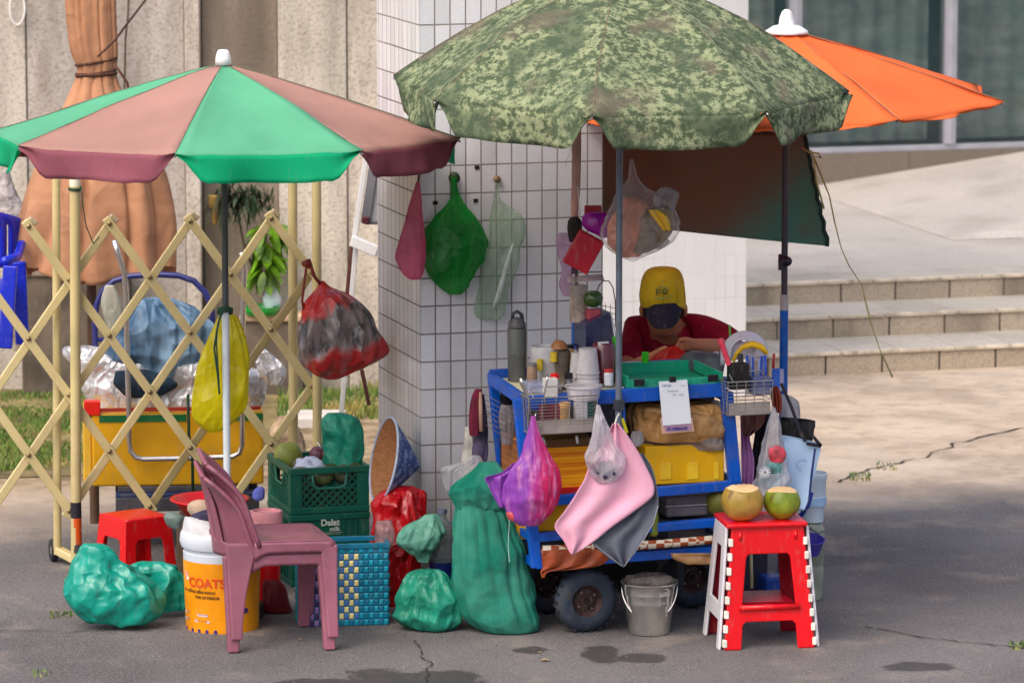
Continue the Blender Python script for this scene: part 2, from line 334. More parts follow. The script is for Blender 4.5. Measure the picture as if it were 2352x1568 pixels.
# ---- lawn and grass at the foot of the wall
m_lawn = pm('lawn_soil', (120, 106, 70), .95, .4, 4, .6, 60)
mb = MB(); c4 = [G(-250, 893, .004), G(760, 893, .004), G(560, 1080, .004), G(-250, 1105, .004)]
mb.grid(lambda u, v: (c4[3].lerp(c4[2], u)).lerp(c4[0].lerp(c4[1], u), v) + V((0, 0, 0)), 10, 6); struct(mb.build('lawn', m_lawn))
tg = NT('grass_blade'); oi = tg.n('ShaderNodeNewGeometry')
gcol = tg.mix(tg.step(oi.outputs['Random Per Island'], 0, 1), lin((62, 98, 30)), lin((118, 142, 58))); gcol = tg.mix(tg.step(tg.noise(2.2, 3), .52, .66), gcol, lin((176, 156, 88)))
m_grass = tg.done(tg.principled(gcol, .7))
def grass(poly, n, h, seed, wd=.004):
    mb = MB(); rnd = random.Random(seed); P = [G(*p) for p in poly]
    for _ in range(n):
        u, v = rnd.random(), rnd.random(); p = P[3].lerp(P[2], u).lerp(P[0].lerp(P[1], u), v)
        k = noise.noise(p * 3 + V((seed, 0, 0)));
        if k < -.25 and rnd.random() < .6: continue
        a = rnd.random() * 2 * pi; hh_ = h * (.4 + rnd.random()) * (1 + k); s_ = V((cos(a), sin(a), 0)) * wd; b = V((rnd.uniform(-1, 1), rnd.uniform(-1, 1), 0)) * hh_ * .5
        mb.add([p - s_, p + s_, p + b * .4 + s_ * .6 + V((0, 0, hh_ * .6)), p + b + V((0, 0, hh_)), p + b * .4 - s_ * .6 + V((0, 0, hh_ * .6))], [(0, 1, 2, 3, 4)])
    return mb
stuff(grass([(-60, 903), (420, 906), (330, 1060), (-60, 1090)], 9000, .022, 1).build('grass', m_grass), 'short green grass patch at the foot of the stone wall behind the lattice gate', 'grass')
stuff(grass([(640, 893), (880, 893), (880, 962), (640, 980)], 1500, .05, 5).build('dry_grass', m_grass), 'dry yellow weeds along the wall base beside the easel legs', 'weeds')
for i, (x, y, w_, n_, nm) in enumerate(((140, 1412, 26, 90, 'beside the turquoise bag'), (95, 1548, 22, 40, 'in the asphalt at the bottom'), (1975, 1098, 24, 130, 'in the long crack'), (2035, 1072, 24, 150, 'further up the long crack'), (2340, 1484, 24, 80, 'at the end of the lower crack'))):
    mb = grass([(x - w_, y - 8), (x + w_, y - 8), (x + w_, y + 8), (x - w_, y + 8)], n_ // 2, .015, 20 + i)
    stuff(mb.build('grass_tuft', m_grass), 'small green grass tuft growing ' + nm, 'grass')

# ---- white tiled pillar
PO = G(968, 1380); PO = W(968, 1380, .6); PO.z = 0; PF = Fr(PO)
zl = PF.pp(970, 703, 0).z; TH = .1046; TW = .0592
m_pil = tile_mat('pillar_tile', TW, TH, .003, (228, 226, 230), (112, 104, 98), v0=-(zl % TH) + TH * 4, grime=.35, cvar=.05, base=.6)
ar = PF.loc(PF.pp(1384, 700, 0))[0]; bl = .62
o = uvbox(PF, 0, ar, 0, bl, -.02, 3.6).build('tiled_pillar', m_pil, origin=PO); tag(o, 'square white tiled pillar with dark grout standing between the two stalls', 'pillar')
hk = pm('hole_dark', (40, 30, 30), .9, .1, 5, 0)
for i, (x, y) in enumerate(((990, 387), (1000, 466), (1096, 385), (1093, 461))):
    p = PF.pp(x, y, -.003); mb = MB(); mb.fbox(Fr(p), -.009, .009, 0, .004, -.007, .007); mb.build('screw_plug', hk, o)

# ---- second white tiled wall beside the steps
WO = G(1712, 908); WF = Fr(WO)
m_w2 = tile_mat('wall_tile', .0515, .102, .0016, (214, 214, 214), (160, 158, 156), v0=.03, cvar=.01)
a0 = WF.loc(WF.pp(1250, 800, 0))[0]
o = uvbox(WF, a0, 0, 0, .55, -.02, 4.2).build('tiled_wall', m_w2, origin=WO); tag(o, 'bright white tiled wall behind the seated vendor, its edge meeting the steps', 'wall')

# ---- steps, platform, ramp, glass front
SO = G(1807, 864); SF = Fr(SO, radians(15.5)); RI = .112; TR = .46
def stone(name, u0, face): 
    return tile_mat(name, .30, .60, .006 if face else .003, (186, 170, 148) if face else (192, 184, 172), (58, 48, 40) if face else (132, 120, 106), u0=u0, v0=.2, rough=.6, grime=.95 if face else .4, cvar=.08)
steps = thing('stone_steps', SF.p(.8, 0, 0), 'three low beige stone steps leading up to the paved terrace', 'steps')
for k in range(3):
    mb = uvbox(SF, -.9, 6, k * TR, k * TR + (TR if k < 2 else .3), 0 if k == 0 else k * RI - .002, (k + 1) * RI)
    mf, mt = stone('riser_stone_%d' % k, .09 + .097 * k, True), stone('tread_stone_%d' % k, .13 * k, False)
    o = mb.build('step', [mf, mt], steps); o.data.polygons[4].material_index = 1
    mb = MB(); fr = SF; z = (k + 1) * RI
    for j in range(-3, 20):
        a = j * .30 + .1 * k - .02
        mb.fbox(fr, a + .004, a + .296, k * TR - .014, k * TR + .02, z - .016, z + .001 + random.random() * .001)
    mb.build('nosing', pm('nosing_stone', (200, 186, 166), .7, .2, 8, .5, 50, dirt=.6), steps, bev=.003)
z3 = 3 * RI
m_plat = tile_mat('terrace_tile', .60, .60, .0022, (200, 192, 184), (168, 156, 144), rough=.45, grime=.35, cvar=.03)
struct(uvbox(SF, -.9, 40, 2 * TR + .3, 40, -.02, z3).build('terrace_floor', m_plat))
fpos = SF.loc(G(1900, 432, z3)); B0 = fpos[1]
glass = thing('glass_facade', SF.p(3, B0, z3), 'dark glass shopfront with grey aluminium frames above a low concrete base', 'building')
zb = SF.pp(1900, 354, B0).z
m_cb = tile_mat('base_concrete', .62, 1.0, .003, (122, 110, 98), (70, 60, 52), rough=.8, grime=.5)
uvbox(SF, -4, 12, B0, B0 + .4, z3 - .01, zb).build('base_wall', m_cb, glass)
# the ramp rising along the facade
e1 = SF.loc(SF.pp(1905, 433, B0)); e2 = SF.loc(SF.pp(2352, 360, B0)); sl_ = (e2[2] - e1[2]) / (e2[0] - e1[0])
mb = MB(); A0 = e1[0] - .2; A1 = A0 + 6; b0 = B0 - 2.6; b1 = B0 - .003
vs = [SF.p(A0, b0, z3 + .002), SF.p(A1, b0, z3 + .002), SF.p(A1, b1, z3 + .002), SF.p(A0, b1, z3 + .002), SF.p(A0, b0, z3 + .004), SF.p(A1, b0, z3 + .006), SF.p(A1, b1, z3 + sl_ * 6), SF.p(A0, b1, z3 + .006)]
mb.add(vs, [(0, 1, 5, 4), (1, 2, 6, 5), (2, 3, 7, 6), (3, 0, 4, 7), (4, 5, 6, 7)])
mb.uv = [(0, 0)] * 16 + [(A0, b0), (A1, b0), (A1, b1), (A0, b1)]; struct(mb.build('ramp', m_plat))
m_alu = pm('aluminium', (176, 176, 184), .4, .06, 6, .05, metal=.35)
tgl = NT('inner_reflection'); n_a = tgl.noise(1.1, 4, stretch=(.25, .25, 1.2)); sz_ = tgl.n('ShaderNodeSeparateXYZ'); tgl.l(tgl.tc.outputs['Object'], sz_.inputs[0])
gl = tgl.mix(tgl.step(n_a, .35, .7), lin((60, 92, 94)), lin((120, 146, 142)))  # pale streaks paint the glass reflections into the inner wall colour
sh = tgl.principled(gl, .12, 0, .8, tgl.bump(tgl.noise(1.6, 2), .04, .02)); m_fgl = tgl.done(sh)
tcu = NT('reflection_sheet'); cu_ = tcu.mix(tcu.step(tcu.noise(5, 3, stretch=(.4, .4, 2)), .3, .7), lin((150, 178, 168)), lin((190, 208, 198))); m_bl = tcu.done(tcu.principled(cu_, .9))  # pale sheet added behind the panes in place of the plaza's reflection
xs = [SF.loc(SF.pp(x, 100, B0))[0] for x in (1480, 1830, 2187, 2560)]
mb = MB(); mb.fbox(SF, xs[0] - .05, xs[-1] + 2, B0 + .02, B0 + .09, zb, zb + .035); mb.build('sill_frame', m_alu, glass, bev=.004)
for x in xs:
    mb = MB(); mb.fbox(SF, x - .036, x + .036, B0 + .005, B0 + .11, zb + .036, zb + 3.2); mb.fbox(SF, x - .012, x + .012, B0 - .004, B0 + .01, zb + .036, zb + 3.2); mb.build('mullion', m_alu, glass, bev=.004)
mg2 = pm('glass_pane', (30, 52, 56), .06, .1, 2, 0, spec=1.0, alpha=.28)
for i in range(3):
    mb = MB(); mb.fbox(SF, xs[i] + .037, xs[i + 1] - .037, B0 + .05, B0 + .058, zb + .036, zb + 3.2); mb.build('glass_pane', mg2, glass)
    mb = MB(); zt = zb + .62 + .0 * i; mb.grid(lambda u, v: SF.p(xs[i] + .04 + u * (xs[i + 1] - xs[i] - .08), B0 + .30 + .012 * sin(u * 40), zb + .04 + v * 1.02), 60, 1); mb.build('reflection_sheet', m_bl, glass)
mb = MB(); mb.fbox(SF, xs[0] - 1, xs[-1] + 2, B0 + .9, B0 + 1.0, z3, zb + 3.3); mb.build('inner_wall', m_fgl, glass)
mb = MB(); mb.fbox(SF, xs[0] - 1, xs[-1] + 2, B0 + .02, B0 + 1.0, zb + 3.3, zb + 5); mb.build('upper_wall', m_alu, glass)

# ---- stone panel wall behind the left stall
YW = YG(893)
wall = thing('stone_wall', W(420, 893, YW), 'tall wall of worn beige stone slabs with dark vertical joints behind the left stall', 'wall')
cols = [(196, 188, 176), (186, 178, 170), (206, 196, 184), (146, 134, 120), (204, 196, 182), (200, 190, 176)]
eds = [(-420, 66, 0), (68, 428, .012), (430, 464, -.03), (466, 640, .07), (642, 798, 0), (800, 1010, .012)]
for i, (x0, x1, dy) in enumerate(eds):
    tw_ = NT('slab_%d' % i); c = lin(cols[i]); vn = tw_.noise(2.2, 6, stretch=(1.6, 1.6, .25)); c1 = tw_.mix(tw_.step(vn, .28, .66), tuple(x * .5 for x in c[:3]) + (1,), tuple(min(1, x * 1.08) for x in c[:3]) + (1,))
    c1 = tw_.mix(tw_.math('MULTIPLY', tw_.step(tw_.noise(3.4, 7, stretch=(1, 1, .7)), .62, .72), .75), c1, lin((92, 70, 52)))
    c1 = tw_.mix(tw_.math('MULTIPLY', tw_.step(tw_.noise(4, 7, stretch=(2, 2, .4)), .45, .7), .35), c1, lin((122, 108, 94)))
    c1 = tw_.mix(tw_.math('MULTIPLY', tw_.step(tw_.noise(60, 4), .46, .7), .5), c1, lin((120, 104, 88)))
    m_ = tw_.done(tw_.principled(c1, .85, 0, .2, tw_.bump(tw_.noise(50, 6), .5, .01)))
    mb = MB(); A = W(x0, 600, YW); B = W(x1, 600, YW); mb.abox((A.x, YW + dy, -.02), (B.x, YW + .25, 3.4)); mb.build('slab', m_, wall, bev=.006)
mb = MB(); mb.abox((W(-420, 600, YW).x, YW + .12, 0), (W(1000, 600, YW).x, YW + .3, 3.3)); mb.build('backing', pm('joint_dark', (70, 58, 48), .9), wall)
def ledge(x0, x1, ytop, ybase, dep, label, col):
    Yb = YG(ybase); zt = W((x0 + x1) / 2, ytop, Yb).z; A = W(x0, 800, Yb).x; B = W(x1, 800, Yb).x
    th = thing('stone_ledge', V(((A + B) / 2, Yb, 0)), label, 'ledge')
    mb = MB(); mb.abox((A, Yb, -.01), (B, Yb + dep, zt - .035)); mb.build('base', pm('ledge_base', (106, 94, 82), .9, .35, 3, .6, 40, dirt=.6), th, bev=.01)
    mb = MB(); mb.abox((A - .01, Yb - .02, zt - .034), (B + .01, Yb + dep, zt)); mb.build('top_slab', pm('ledge_top' + str(x0), col, .8, .2, 5, .5, 50, dirt=.5), th, bev=.008)
    return zt, Yb
LZ, LY = ledge(556, 696, 722, 908, .14, 'low stone ledge with a pale top carrying the blue and white vase', (190, 160, 130))
ledge(50, 300, 618, 905, .13, 'taller weathered grey ledge behind the closed parasol', (150, 134, 120))
def rock(name, rows, Y, col, label, dr=.9, seed=0, lump=.03):
    mb = loft(rows, Y, dr, 30, 5, fold=.2, lump=lump, lf=9, seed=seed); o = mb.build(name, pm(name + str(seed), col, .95, .35, 14, .9, 30, dirt=.5, bdist=.02), smooth=True); return tag(o, label, 'rock')
rock('rock', [(398, 0, 14), (430, -12, 30), (455, -20, 48), (480, -30, 56), (500, -40, 50)], 2.9, (170, 162, 160), 'rough pale grey garden rock at the edge above the blue chair', seed=3)
rock('rock', [(955, 640, 664), (985, 628, 690), (1030, 622, 700), (1060, 620, 700)], YG(1062) + .08, (170, 146, 118), 'beige boulder standing between the gate posts and the crates', seed=4, lump=.015)
# white bench-like kerb blocks
kb = MB(); kb.abox(G(655, 985) + V((0, 0, 0)), G(790, 985) + V((0, .25, .05))); tag(kb.build('kerb_block', pm('kerb_white', (206, 200, 192), .8, .15, 6, .4, dirt=.4), bev=.006), 'low whitish kerb block behind the turquoise sack', 'kerb')
# cables on the wall
m_cab = pm('cable_dark', (66, 54, 46), .7, .1, 8, 0)
P = [W(296, -30, YW - .03), W(294, 40, YW - .03), W(288, 90, YW - .03), W(287, 150, YW - .03), W(286, 190, YW - .03), W(286, 330, YW - .03)]
tag(MB().tube(P, .005, 6).build('hanging_cable', m_cab, smooth=True), 'thin dark cable hanging straight down the stone wall', 'cable')
P = [W(40 + 17 * cos(a), 20 + 38 * sin(a), YW - .03) for a in [x * 2 * pi / 30 for x in range(31)]]
tag(MB().tube(P, .006, 6, cap=False).build('wire_ring', pm('ring_white', (224, 222, 218), .5), smooth=True), 'oval loop of white wire hanging on the wall top', 'wire')

# ---- grit and small litter on the asphalt
mb = MB(); rnd = random.Random(12)
for _ in range(900):
    p = G(rnd.uniform(-40, 2390), rnd.choice((rnd.uniform(1300, 1600), rnd.uniform(900, 1600)))); s_ = rnd.uniform(.0012, .0045); a = rnd.random() * 3; u_ = V((cos(a), sin(a), 0)) * s_; v_ = V((-sin(a), cos(a), 0)) * s_ * rnd.uniform(.4, 1)
    c = p + V((0, 0, s_ * .3)); mb.add([c + u_, c + v_, c - u_, c - v_, c + V((0, 0, s_ * .5))], [(0, 1, 4), (1, 2, 4), (2, 3, 4), (3, 0, 4)])
stuff(mb.build('grit', pm('grit', (150, 138, 122), .9, .5, 3, 0)), 'loose pale grit and crumbs scattered over the asphalt', 'grit')
for i, (px, py, s_) in enumerate(((1252, 1518, .014), (1240, 1500, .006), (690, 1470, .006))):
    mb = MB(); c = G(px, py); mb.grid(lambda u, v: c + V(((u - .5) * s_ * 2, (v - .5) * s_ * 1.4, .004 + s_ * .5 * abs(noise.noise(V((u * 3, v * 3, i)))) + s_ * .3 * sin(pi * u))), 8, 6)
    tag(mb.build('dry_leaf', pm('dry_leaf', (176, 150, 112), .9, .2, 30, .3), smooth=True, solid=.001), ('curled pale dry leaf below the wheel on the asphalt', 'small scrap just above the curled dry leaf', 'small pale scrap between the chair feet')[i], 'leaf')
# ================================================================ umbrellas
import numpy as np
seam_m = pm('seam_dull', (128, 112, 96), .85, .1, 20, 0)
def umbrella(name, label, ppx, Y, corners, ph0, R, apex_py, k, mats, Lv, pole, mfin, cat='umbrella', flare=.15, pole_r=.012, sag=.02, pnt=.04, cap=None, seed=0, notch=.1, vmats=None, pole_mat=None, pole_parts=None, apx=None):
    c0 = W(ppx, 600, Y); C = V((c0.x, Y, 0))
    rows = []; zz = []
    for phi, py, px in corners:                     # rim corners seen in the photo give the lean of the canopy
        f = radians(phi); x = C.x + R * sin(f); y = Y - R * cos(f); z = W(px, py, y).z; rows.append([1, x - C.x, y - Y]); zz.append(z)
    sol = np.linalg.lstsq(np.array(rows), np.array(zz), rcond=None)[0]; z0, tx, ty = [float(q) for q in sol]
    za = W(apx or ppx, apex_py, Y).z; ax = (W(apx, apex_py, Y).x - C.x) if apx else 0
    th = thing(name, C, label, cat)
    def rim(phi): f = radians(phi); return V((R * sin(f), -R * cos(f), 0))
    def pt(i, t_, r):
        A, B = rim(ph0 + 45 * i), rim(ph0 + 45 * (i + 1)); p = A.lerp(B, t_) * r
        arc = 4 * t_ * (1 - t_); p *= 1 - .025 * arc * r
        z = z0 + tx * p.x + ty * p.y; top = za - z0; z = z + top * (1 - r ** k) - sag * arc * sin(pi * min(r, 1) ** 1.2) - .010 * abs(sin(t_ * pi * 5 + 3 * noise.noise(V((t_ * 3, r * 2, i + seed))))) * r ** 3 * (1 - arc) - .012 * arc * r
        p = p + V((ax * (1 - r) ** 1.2, 0, 0)); z += .006 * noise.noise(V((p.x * 5, p.y * 5, seed + i)))
        return C + V((p.x, p.y, z))
    for i in range(8):
        mb = MB(); mb.grid(lambda u, v: pt(i, u, pnt + (1 - pnt) * v), 16, 20); mb.build('canopy_panel', mats[i % len(mats)], th, smooth=True, solid=.0015)
        out = (rim(ph0 + 45 * i) + rim(ph0 + 45 * (i + 1))).normalized()
        def vf(u, v):
            e = min(1, max(0, min(u, 1 - u) / notch)); e = e * e * (3 - 2 * e); u2 = u
            L = Lv * (.12 + .88 * e) * (1 + .06 * noise.noise(V((u * 3, i, seed))))
            p = pt(i, u2, 1); w_ = .018 * sin(u * 9 + i * 2 + seed) * v + .012 * noise.noise(V((u * 7, v, i + seed)))
            return p + V((0, 0, -L * v)) + out * (flare * L * v + w_ * v - .02 * sin(pi * v) * (1 - e)) + (rim(ph0 + 45 * (i + 1)) - rim(ph0 + 45 * i)).normalized() * ((.5 - u) * v * .02)
        mb = MB(); mb.grid(vf, 26, 6); mb.build('valance', (vmats or mats)[(i % len(mats))], th, smooth=True, solid=.0015)
        mb = MB(); mb.tube([pt(i, 0, .05 + .95 * q / 14) + V((0, 0, .0015)) for q in range(15)], .0014, 5); mb.build('seam', seam_m, th, smooth=True)
        mb = MB(); mb.tube([pt(i, 0, r) - V((0, 0, .012)) for r in (.03, .3, .6, .85, 1.0)], .004, 6); mb.tube([pt(i, 0, .5) - V((0, 0, .014)), C + V((0, 0, z0 + .02))], .003, 6); mb.build('rib', pm('rib_metal', (150, 148, 146), .4, .1, 8, 0, metal=.6), th)
    mb = MB(); zt = za
    if cap == 'cup': mb.lathe([(.012, .0), (.030, .0), (.028, .025), (.022, .048), (.016, .055), (0, .056)], C + V((ax, 0, zt - .004)), n=16)
    else: mb.lathe([(.0, .0), (.085, -.012), (.08, .0), (.05, .018), (.03, .022), (.026, .05), (.018, .072), (.008, .08), (0, .08)], C + V((ax, 0, zt - .004)), n=20, wob=.12)
    mb.build('finial', mfin, th, smooth=True)
    zb = 0
    for r_, za_, zb_, m_, nm in pole:
        MB().lathe([(0, zb_), (r_, zb_), (r_, za_), (0, za_)], C, n=14).build(nm, m_, th, smooth=True, bev=.001)
    MB().lathe([(0, -.03), (.03, -.03), (.03, .03), (0, .03)], C + V((0, 0, z0 + .02)), n=12).build('hub', pm('hub_plastic', (40, 40, 46), .5), th)
    return th, z0, za
def fabric(name, col, tr=.35): return pm(name, col, .75, .06, 2.5, .25, 160, trans=tr, spec=.2, crum=.12, cs=5)
m_ug = fabric('fabric_green', (104, 186, 146), .3); m_ub = fabric('fabric_brown', (190, 146, 134), .3); m_vg = fabric('valance_green', (22, 190, 134), .45); m_vb = fabric('valance_brown', (166, 98, 112), .4)  # panels faded paler; richer valances have the backlight put into their colour
gm = pm('pole_grey', (78, 84, 84), .45, .08, 8, 0, metal=.3); wm = pm('pole_white', (214, 222, 226), .5, .05, 8, 0); wfin = pm('cap_white', (232, 232, 234), .4, .04, 6, 0)
YU = .3; Ml = M(YU, 345); RL = 549 * Ml
zc = W(517, 712, YU).z
umbrella('striped_umbrella', 'large green and dusty brown striped market umbrella with a white cap over the left stall', 517, YU,
         [(-7.6, 345, 430), (37.4, 350, 850), (82.4, 315, 1064), (-97.6, 300, -27), (-52.6, 340, 70)], -7.6, RL, 147, 1.12, [m_ug, m_ub], .098,
         [(.012, 1.95, zc + .0, gm, 'upper_pole'), (.0135, zc, .02, wm, 'lower_pole'), (.13, .05, 0, pm('base_black', (40, 40, 42), .7), 'base_weight')], wfin, cap='cup', seed=1, vmats=[m_vg, m_vb], notch=.15)
# camouflage cloth
t = NT('fabric_camo'); a_ = t.noise(27, 8, rough=.75); b_ = t.noise(6, 4); c_ = t.noise(70, 3, rough=.7)
cc = t.mix(t.step(t.math('ADD', a_, t.math('MULTIPLY', t.math('SUBTRACT', c_, .5), .5)), .44, .58), lin((78, 92, 68)), lin((156, 164, 126)))
cc = t.mix(t.math('MULTIPLY', t.step(b_, .48, .62), .75), cc, lin((74, 90, 70))); cc = t.mix(t.math('MULTIPLY', t.step(t.noise(4.3, 4, stretch=(1, 1.2, 1)), .58, .68), .65), cc, lin((112, 100, 88)))
cc = t.mix(t.math('MULTIPLY', t.step(c_, .5, .7), .35), cc, lin((70, 82, 58)))
p_ = t.principled(cc, .85, 0, .2, t.bump(a_, .3, .006)); tr = t.n('ShaderNodeBsdfTranslucent'); t.l(cc, tr.inputs[0]); mx = t.n('ShaderNodeMixShader'); mx.inputs[0].default_value = .15; t.l(p_, mx.inputs[1]); t.l(tr.outputs[0], mx.inputs[2]); m_camo = t.done(mx.outputs[0])
YC = -.2; RC = 527 * M(YC, 230); m_bluegrey = pm('pole_bluegrey', (104, 114, 128), .45, .1, 10, 0, metal=.3, dirt=.3)
umbrella('camouflage_umbrella', 'big domed camouflage patterned umbrella shading the blue food cart', 1422, YC,
         [(-8, 262, 1335), (37, 255, 1742), (82, 210, 1950), (-53, 232, 985), (-98, 175, 893)], -8, RC, -50, 1.7, [m_camo], .112,
         [(.0115, 2.2, .46, m_bluegrey, 'pole')], wfin, seed=4, sag=.012, flare=.05, notch=.13)
YO = 1.12; RO = 512 * M(YO, 230); m_or = fabric('fabric_orange', (250, 124, 66), .3)
pz = lambda py: W(1797, py, YO).z
th, _, _ = umbrella('orange_umbrella', 'plain orange umbrella with a white finial on a blue pole beside the steps', 1802, YO,
         [(25.6, 265, 2030), (70.6, 243, 2310), (115, 192, 2295), (-19.4, 300, 1640)], 25.6 - 45, RO, 68, 1.06, [m_or], .012,
         [(.0125, 1.98, pz(712), pm('pole_dark', (66, 62, 72), .5, .1, 8, 0), 'upper_pole'), (.0165, pz(676), pz(712), pm('clamp_grey', (196, 186, 188), .5), 'clamp'), (.0165, pz(712), 0, pm('pole_blue', (10, 92, 184), .4, .1, 8, 0, dirt=.3), 'lower_pole')], wfin, seed=8, sag=.01, flare=0)
mb = MB(); c = W(1808, 600, YO - .02); mb.lathe([(0, -.02), (.012, -.018), (.019, -.006), (.019, .006), (.012, .018), (0, .02)], c, V((0, 1, 0)), 16); mb.lathe([(.0165, -.025), (.0165, .035), (.013, .035)], W(1797, 605, YO), n=14); mb.build('clamp_knob', pm('knob_dark', (46, 36, 56), .4), th, smooth=True)
# ---- closed patio parasol
def closed():
    th = thing('closed_parasol', V((W(215, 1000, 2.15).x, 2.15, 0)), 'tall closed tan orange patio parasol bound with brown rope', 'parasol')
    rows = [(-80, 152, 262), (0, 152, 262), (70, 158, 264), (120, 166, 266), (150, 178, 264), (168, 180, 262), (185, 176, 266), (210, 166, 276), (300, 128, 326), (400, 84, 372), (500, 54, 394), (570, 40, 398), (622, 34, 400)]
    mb = MB(); rows2 = [r + (0,) for r in rows]; R = 60; n = 160; vs = []; fs = []
    for i in range(R + 1):
        py, xl, xr, _ = crow(rows2, i / R); m = M(2.15, py); c = W((xl + xr) / 2, py, 2.15); a = (xr - xl) / 2 * m; b = a * .62
        for k_ in range(n):
            f = 2 * pi * k_ / n; ff = f * 11 + 1.4 * noise.noise(V((cos(f) * 2, sin(f) * 2, i * .03))) * 3
            amp = .08 if py < 170 else .11
            d = 1 + amp * ((1 - abs(sin(ff / 2))) ** 1.6 * -2 + .6) + .10 * noise.noise(V((cos(f) * 2.2, sin(f) * 2.2, i * .02)))
            z = c.z + (-.03 * sin(f * 3) - (.10 * sin(f * 1.0 + pi) if 0 else 0)) * (1 if i == R else i / R * .8) * (1 if i > R * .6 else 0)
            vs.append(V((c.x + a * d * cos(f), c.y + b * d * sin(f), z)))
    for i in range(R):
        for k_ in range(n): fs.append((i * n + k_, i * n + (k_ + 1) % n, (i + 1) * n + (k_ + 1) % n, (i + 1) * n + k_))
    mb.add(vs, fs); mb.build('canvas', pm('canvas_tan', (188, 136, 102), .7, .2, 2.2, .2, 120, crum=.4, cs=5, trans=.12, spec=.25), th, smooth=True, solid=.002)
    MB().lathe([(0, 0), (.02, 0), (.02, 2.9), (0, 2.9)], V((W(215, 1000, 2.15).x, 2.15, 0)), n=12).build('pole', pm('pole_wood', (92, 66, 48), .6), th)
    rp = pm('rope_brown', (84, 52, 38), .8, .2, 30, .6, 200)
    def ring(py0, py1, ry=.62, ex=1.03):
        pts = []
        for j in range(33):
            f = 2 * pi * j / 32; py = (py0 + py1) / 2 + (py1 - py0) / 2 * cos(f); a = 43 * M(2.15, py) * ex; c = W(221, py, 2.15); pts.append(c + V((a * cos(f), a * ry * sin(f), 0)))
        return pts
    mb = MB(); mb.tube(ring(172, 168), .009, 8, cap=False); mb.tube(ring(150, 134, ex=1.08), .006, 8, cap=False); mb.tube(ring(176, 160), .006, 8, cap=False)
    mb.tube([W(262, 148, 1.97), W(275, 165, 1.96), W(292, 190, 1.95), W(300, 230, 1.96)], .006, 6); mb.tube([W(225, 130, 1.98), W(262, 95, 2.05), W(300, 45, 2.3), W(350, -20, 2.7)], .005, 6)
    mb.build('rope', rp, th, smooth=True)
closed()
# ================================================================ left stall
from mathutils.geometry import tessellate_polygon
def plate(outer, holes, fn, th, mb=None, mi=0):
    """Flat panel with cut-outs; fn(a, z, off) gives the world point."""
    mb = mb or MB(); loops = [outer] + list(holes); flat = [p for l in loops for p in l]
    tri = tessellate_polygon([[V((p[0], p[1], 0)) for p in l] for l in loops]); N = len(flat)
    vs = [fn(p[0], p[1], 0) for p in flat] + [fn(p[0], p[1], th) for p in flat]
    fs = [tuple(t_) for t_ in tri] + [tuple(i + N for i in t_)[::-1] for t_ in tri]; k = 0
    for l in loops:
        n = len(l)
        for i in range(n): fs.append((k + i, k + (i + 1) % n, N + k + (i + 1) % n, N + k + i))
        k += n
    return mb.add(vs, fs, mi)
def rrect(x0, y0, x1, y1, r, n=4):
    o = []
    for cx, cy, s in ((x1 - r, y1 - r, 0), (x0 + r, y1 - r, 1), (x0 + r, y0 + r, 2), (x1 - r, y0 + r, 3)):
        for k in range(n + 1): f = (s + k / n) * pi / 2; o.append((cx + r * cos(f), cy + r * sin(f)))
    return o
def ball(name, c, r, mat, label, cat, sq=(1, 1, 1), wob=.1, seed=0, group=None, parent=None, n=24):
    mb = MB(); vs = []; fs = []; R = 14
    for i in range(R + 1):
        g = pi * i / R
        for k in range(n):
            f = 2 * pi * k / n; d = V((sin(g) * cos(f), sin(g) * sin(f), cos(g))); q = 1 + wob * noise.noise(d * 1.6 + V((seed, seed, 0))) + wob * .4 * noise.noise(d * 5 + V((seed, 0, 0)))
            vs.append(c + V((d.x * sq[0], d.y * sq[1], d.z * sq[2])) * r * q)
    for i in range(R):
        for k in range(n): fs.append((i * n + k, (i + 1) * n + k, (i + 1) * n + (k + 1) % n, i * n + (k + 1) % n))
    o = mb.add(vs, fs).build(name, mat, parent, smooth=True, weld=True)
    return tag(o, label, cat, group) if label else o
def cyl(rows, Y, dr=1.0, **k): return loft(rows, Y, dr, 36, 4, **k)

# ---- folding lattice gate
GF = Fr(G(66, 1302)); m_gate = pm('gate_cream', (214, 196, 142), .32, .07, 4, .08, 40, spec=.6, dirt=.12); m_gp = pm('gate_post_cream', (204, 186, 134), .35, .08, 3, .1, 40, dirt=.15)
gate = thing('lattice_gate', GF.p(.4, 0, 0), 'cream metal folding lattice gate on casters, stretched across the left stall', 'gate')
m_bolt = pm('bolt_steel', (150, 132, 96), .35, .1, 20, 0, metal=.7); m_cap = pm('cap_clear', (176, 160, 128), .3, .1, 10, 0, spec=.6)
LYs = [520, 645, 778, 910, 1045, 1178]; RYs = [502, 628, 757, 890, 1020, 1148]
def node(i, j, b):
    x = 66 + 92.9 * i; f = (x - 66) / 557; return GF.pp(x, LYs[j] + (RYs[j] - LYs[j]) * f, b)
def bar(i0, j0, i1, j1, b):
    a, c = node(i0, j0, b), node(i1, j1, b); d = (c - a).normalized(); a = a - d * .028; c = c + d * .028
    mb = MB(); mb.beam(a, c, .013, .034, up=VY.cross(d)); 
    mb.build('lattice_bar', m_gate, gate, bev=.004)
for i in range(-4, 7, 2):
    k1 = min(5, 7 - i); k0 = max(0, -3 - i); bar(i + k0, k0, i + k1, k1, -.009)
for i in range(-3, 7, 2):
    k1 = min(5, 7 - i); k0 = max(0, -3 - i); bar(i + k0, 5 - k0, i + k1, 5 - k1, .009)
for i in (8, 10):                                    # bars that end on the post
    k0 = 0; bar(7, 5 - (i - 7) + 0, 7 - (i - 8) - 0, 5 - (i - 7) + (i - 8), .009) if False else None
bar(3, 5, 7, 1, .009); 
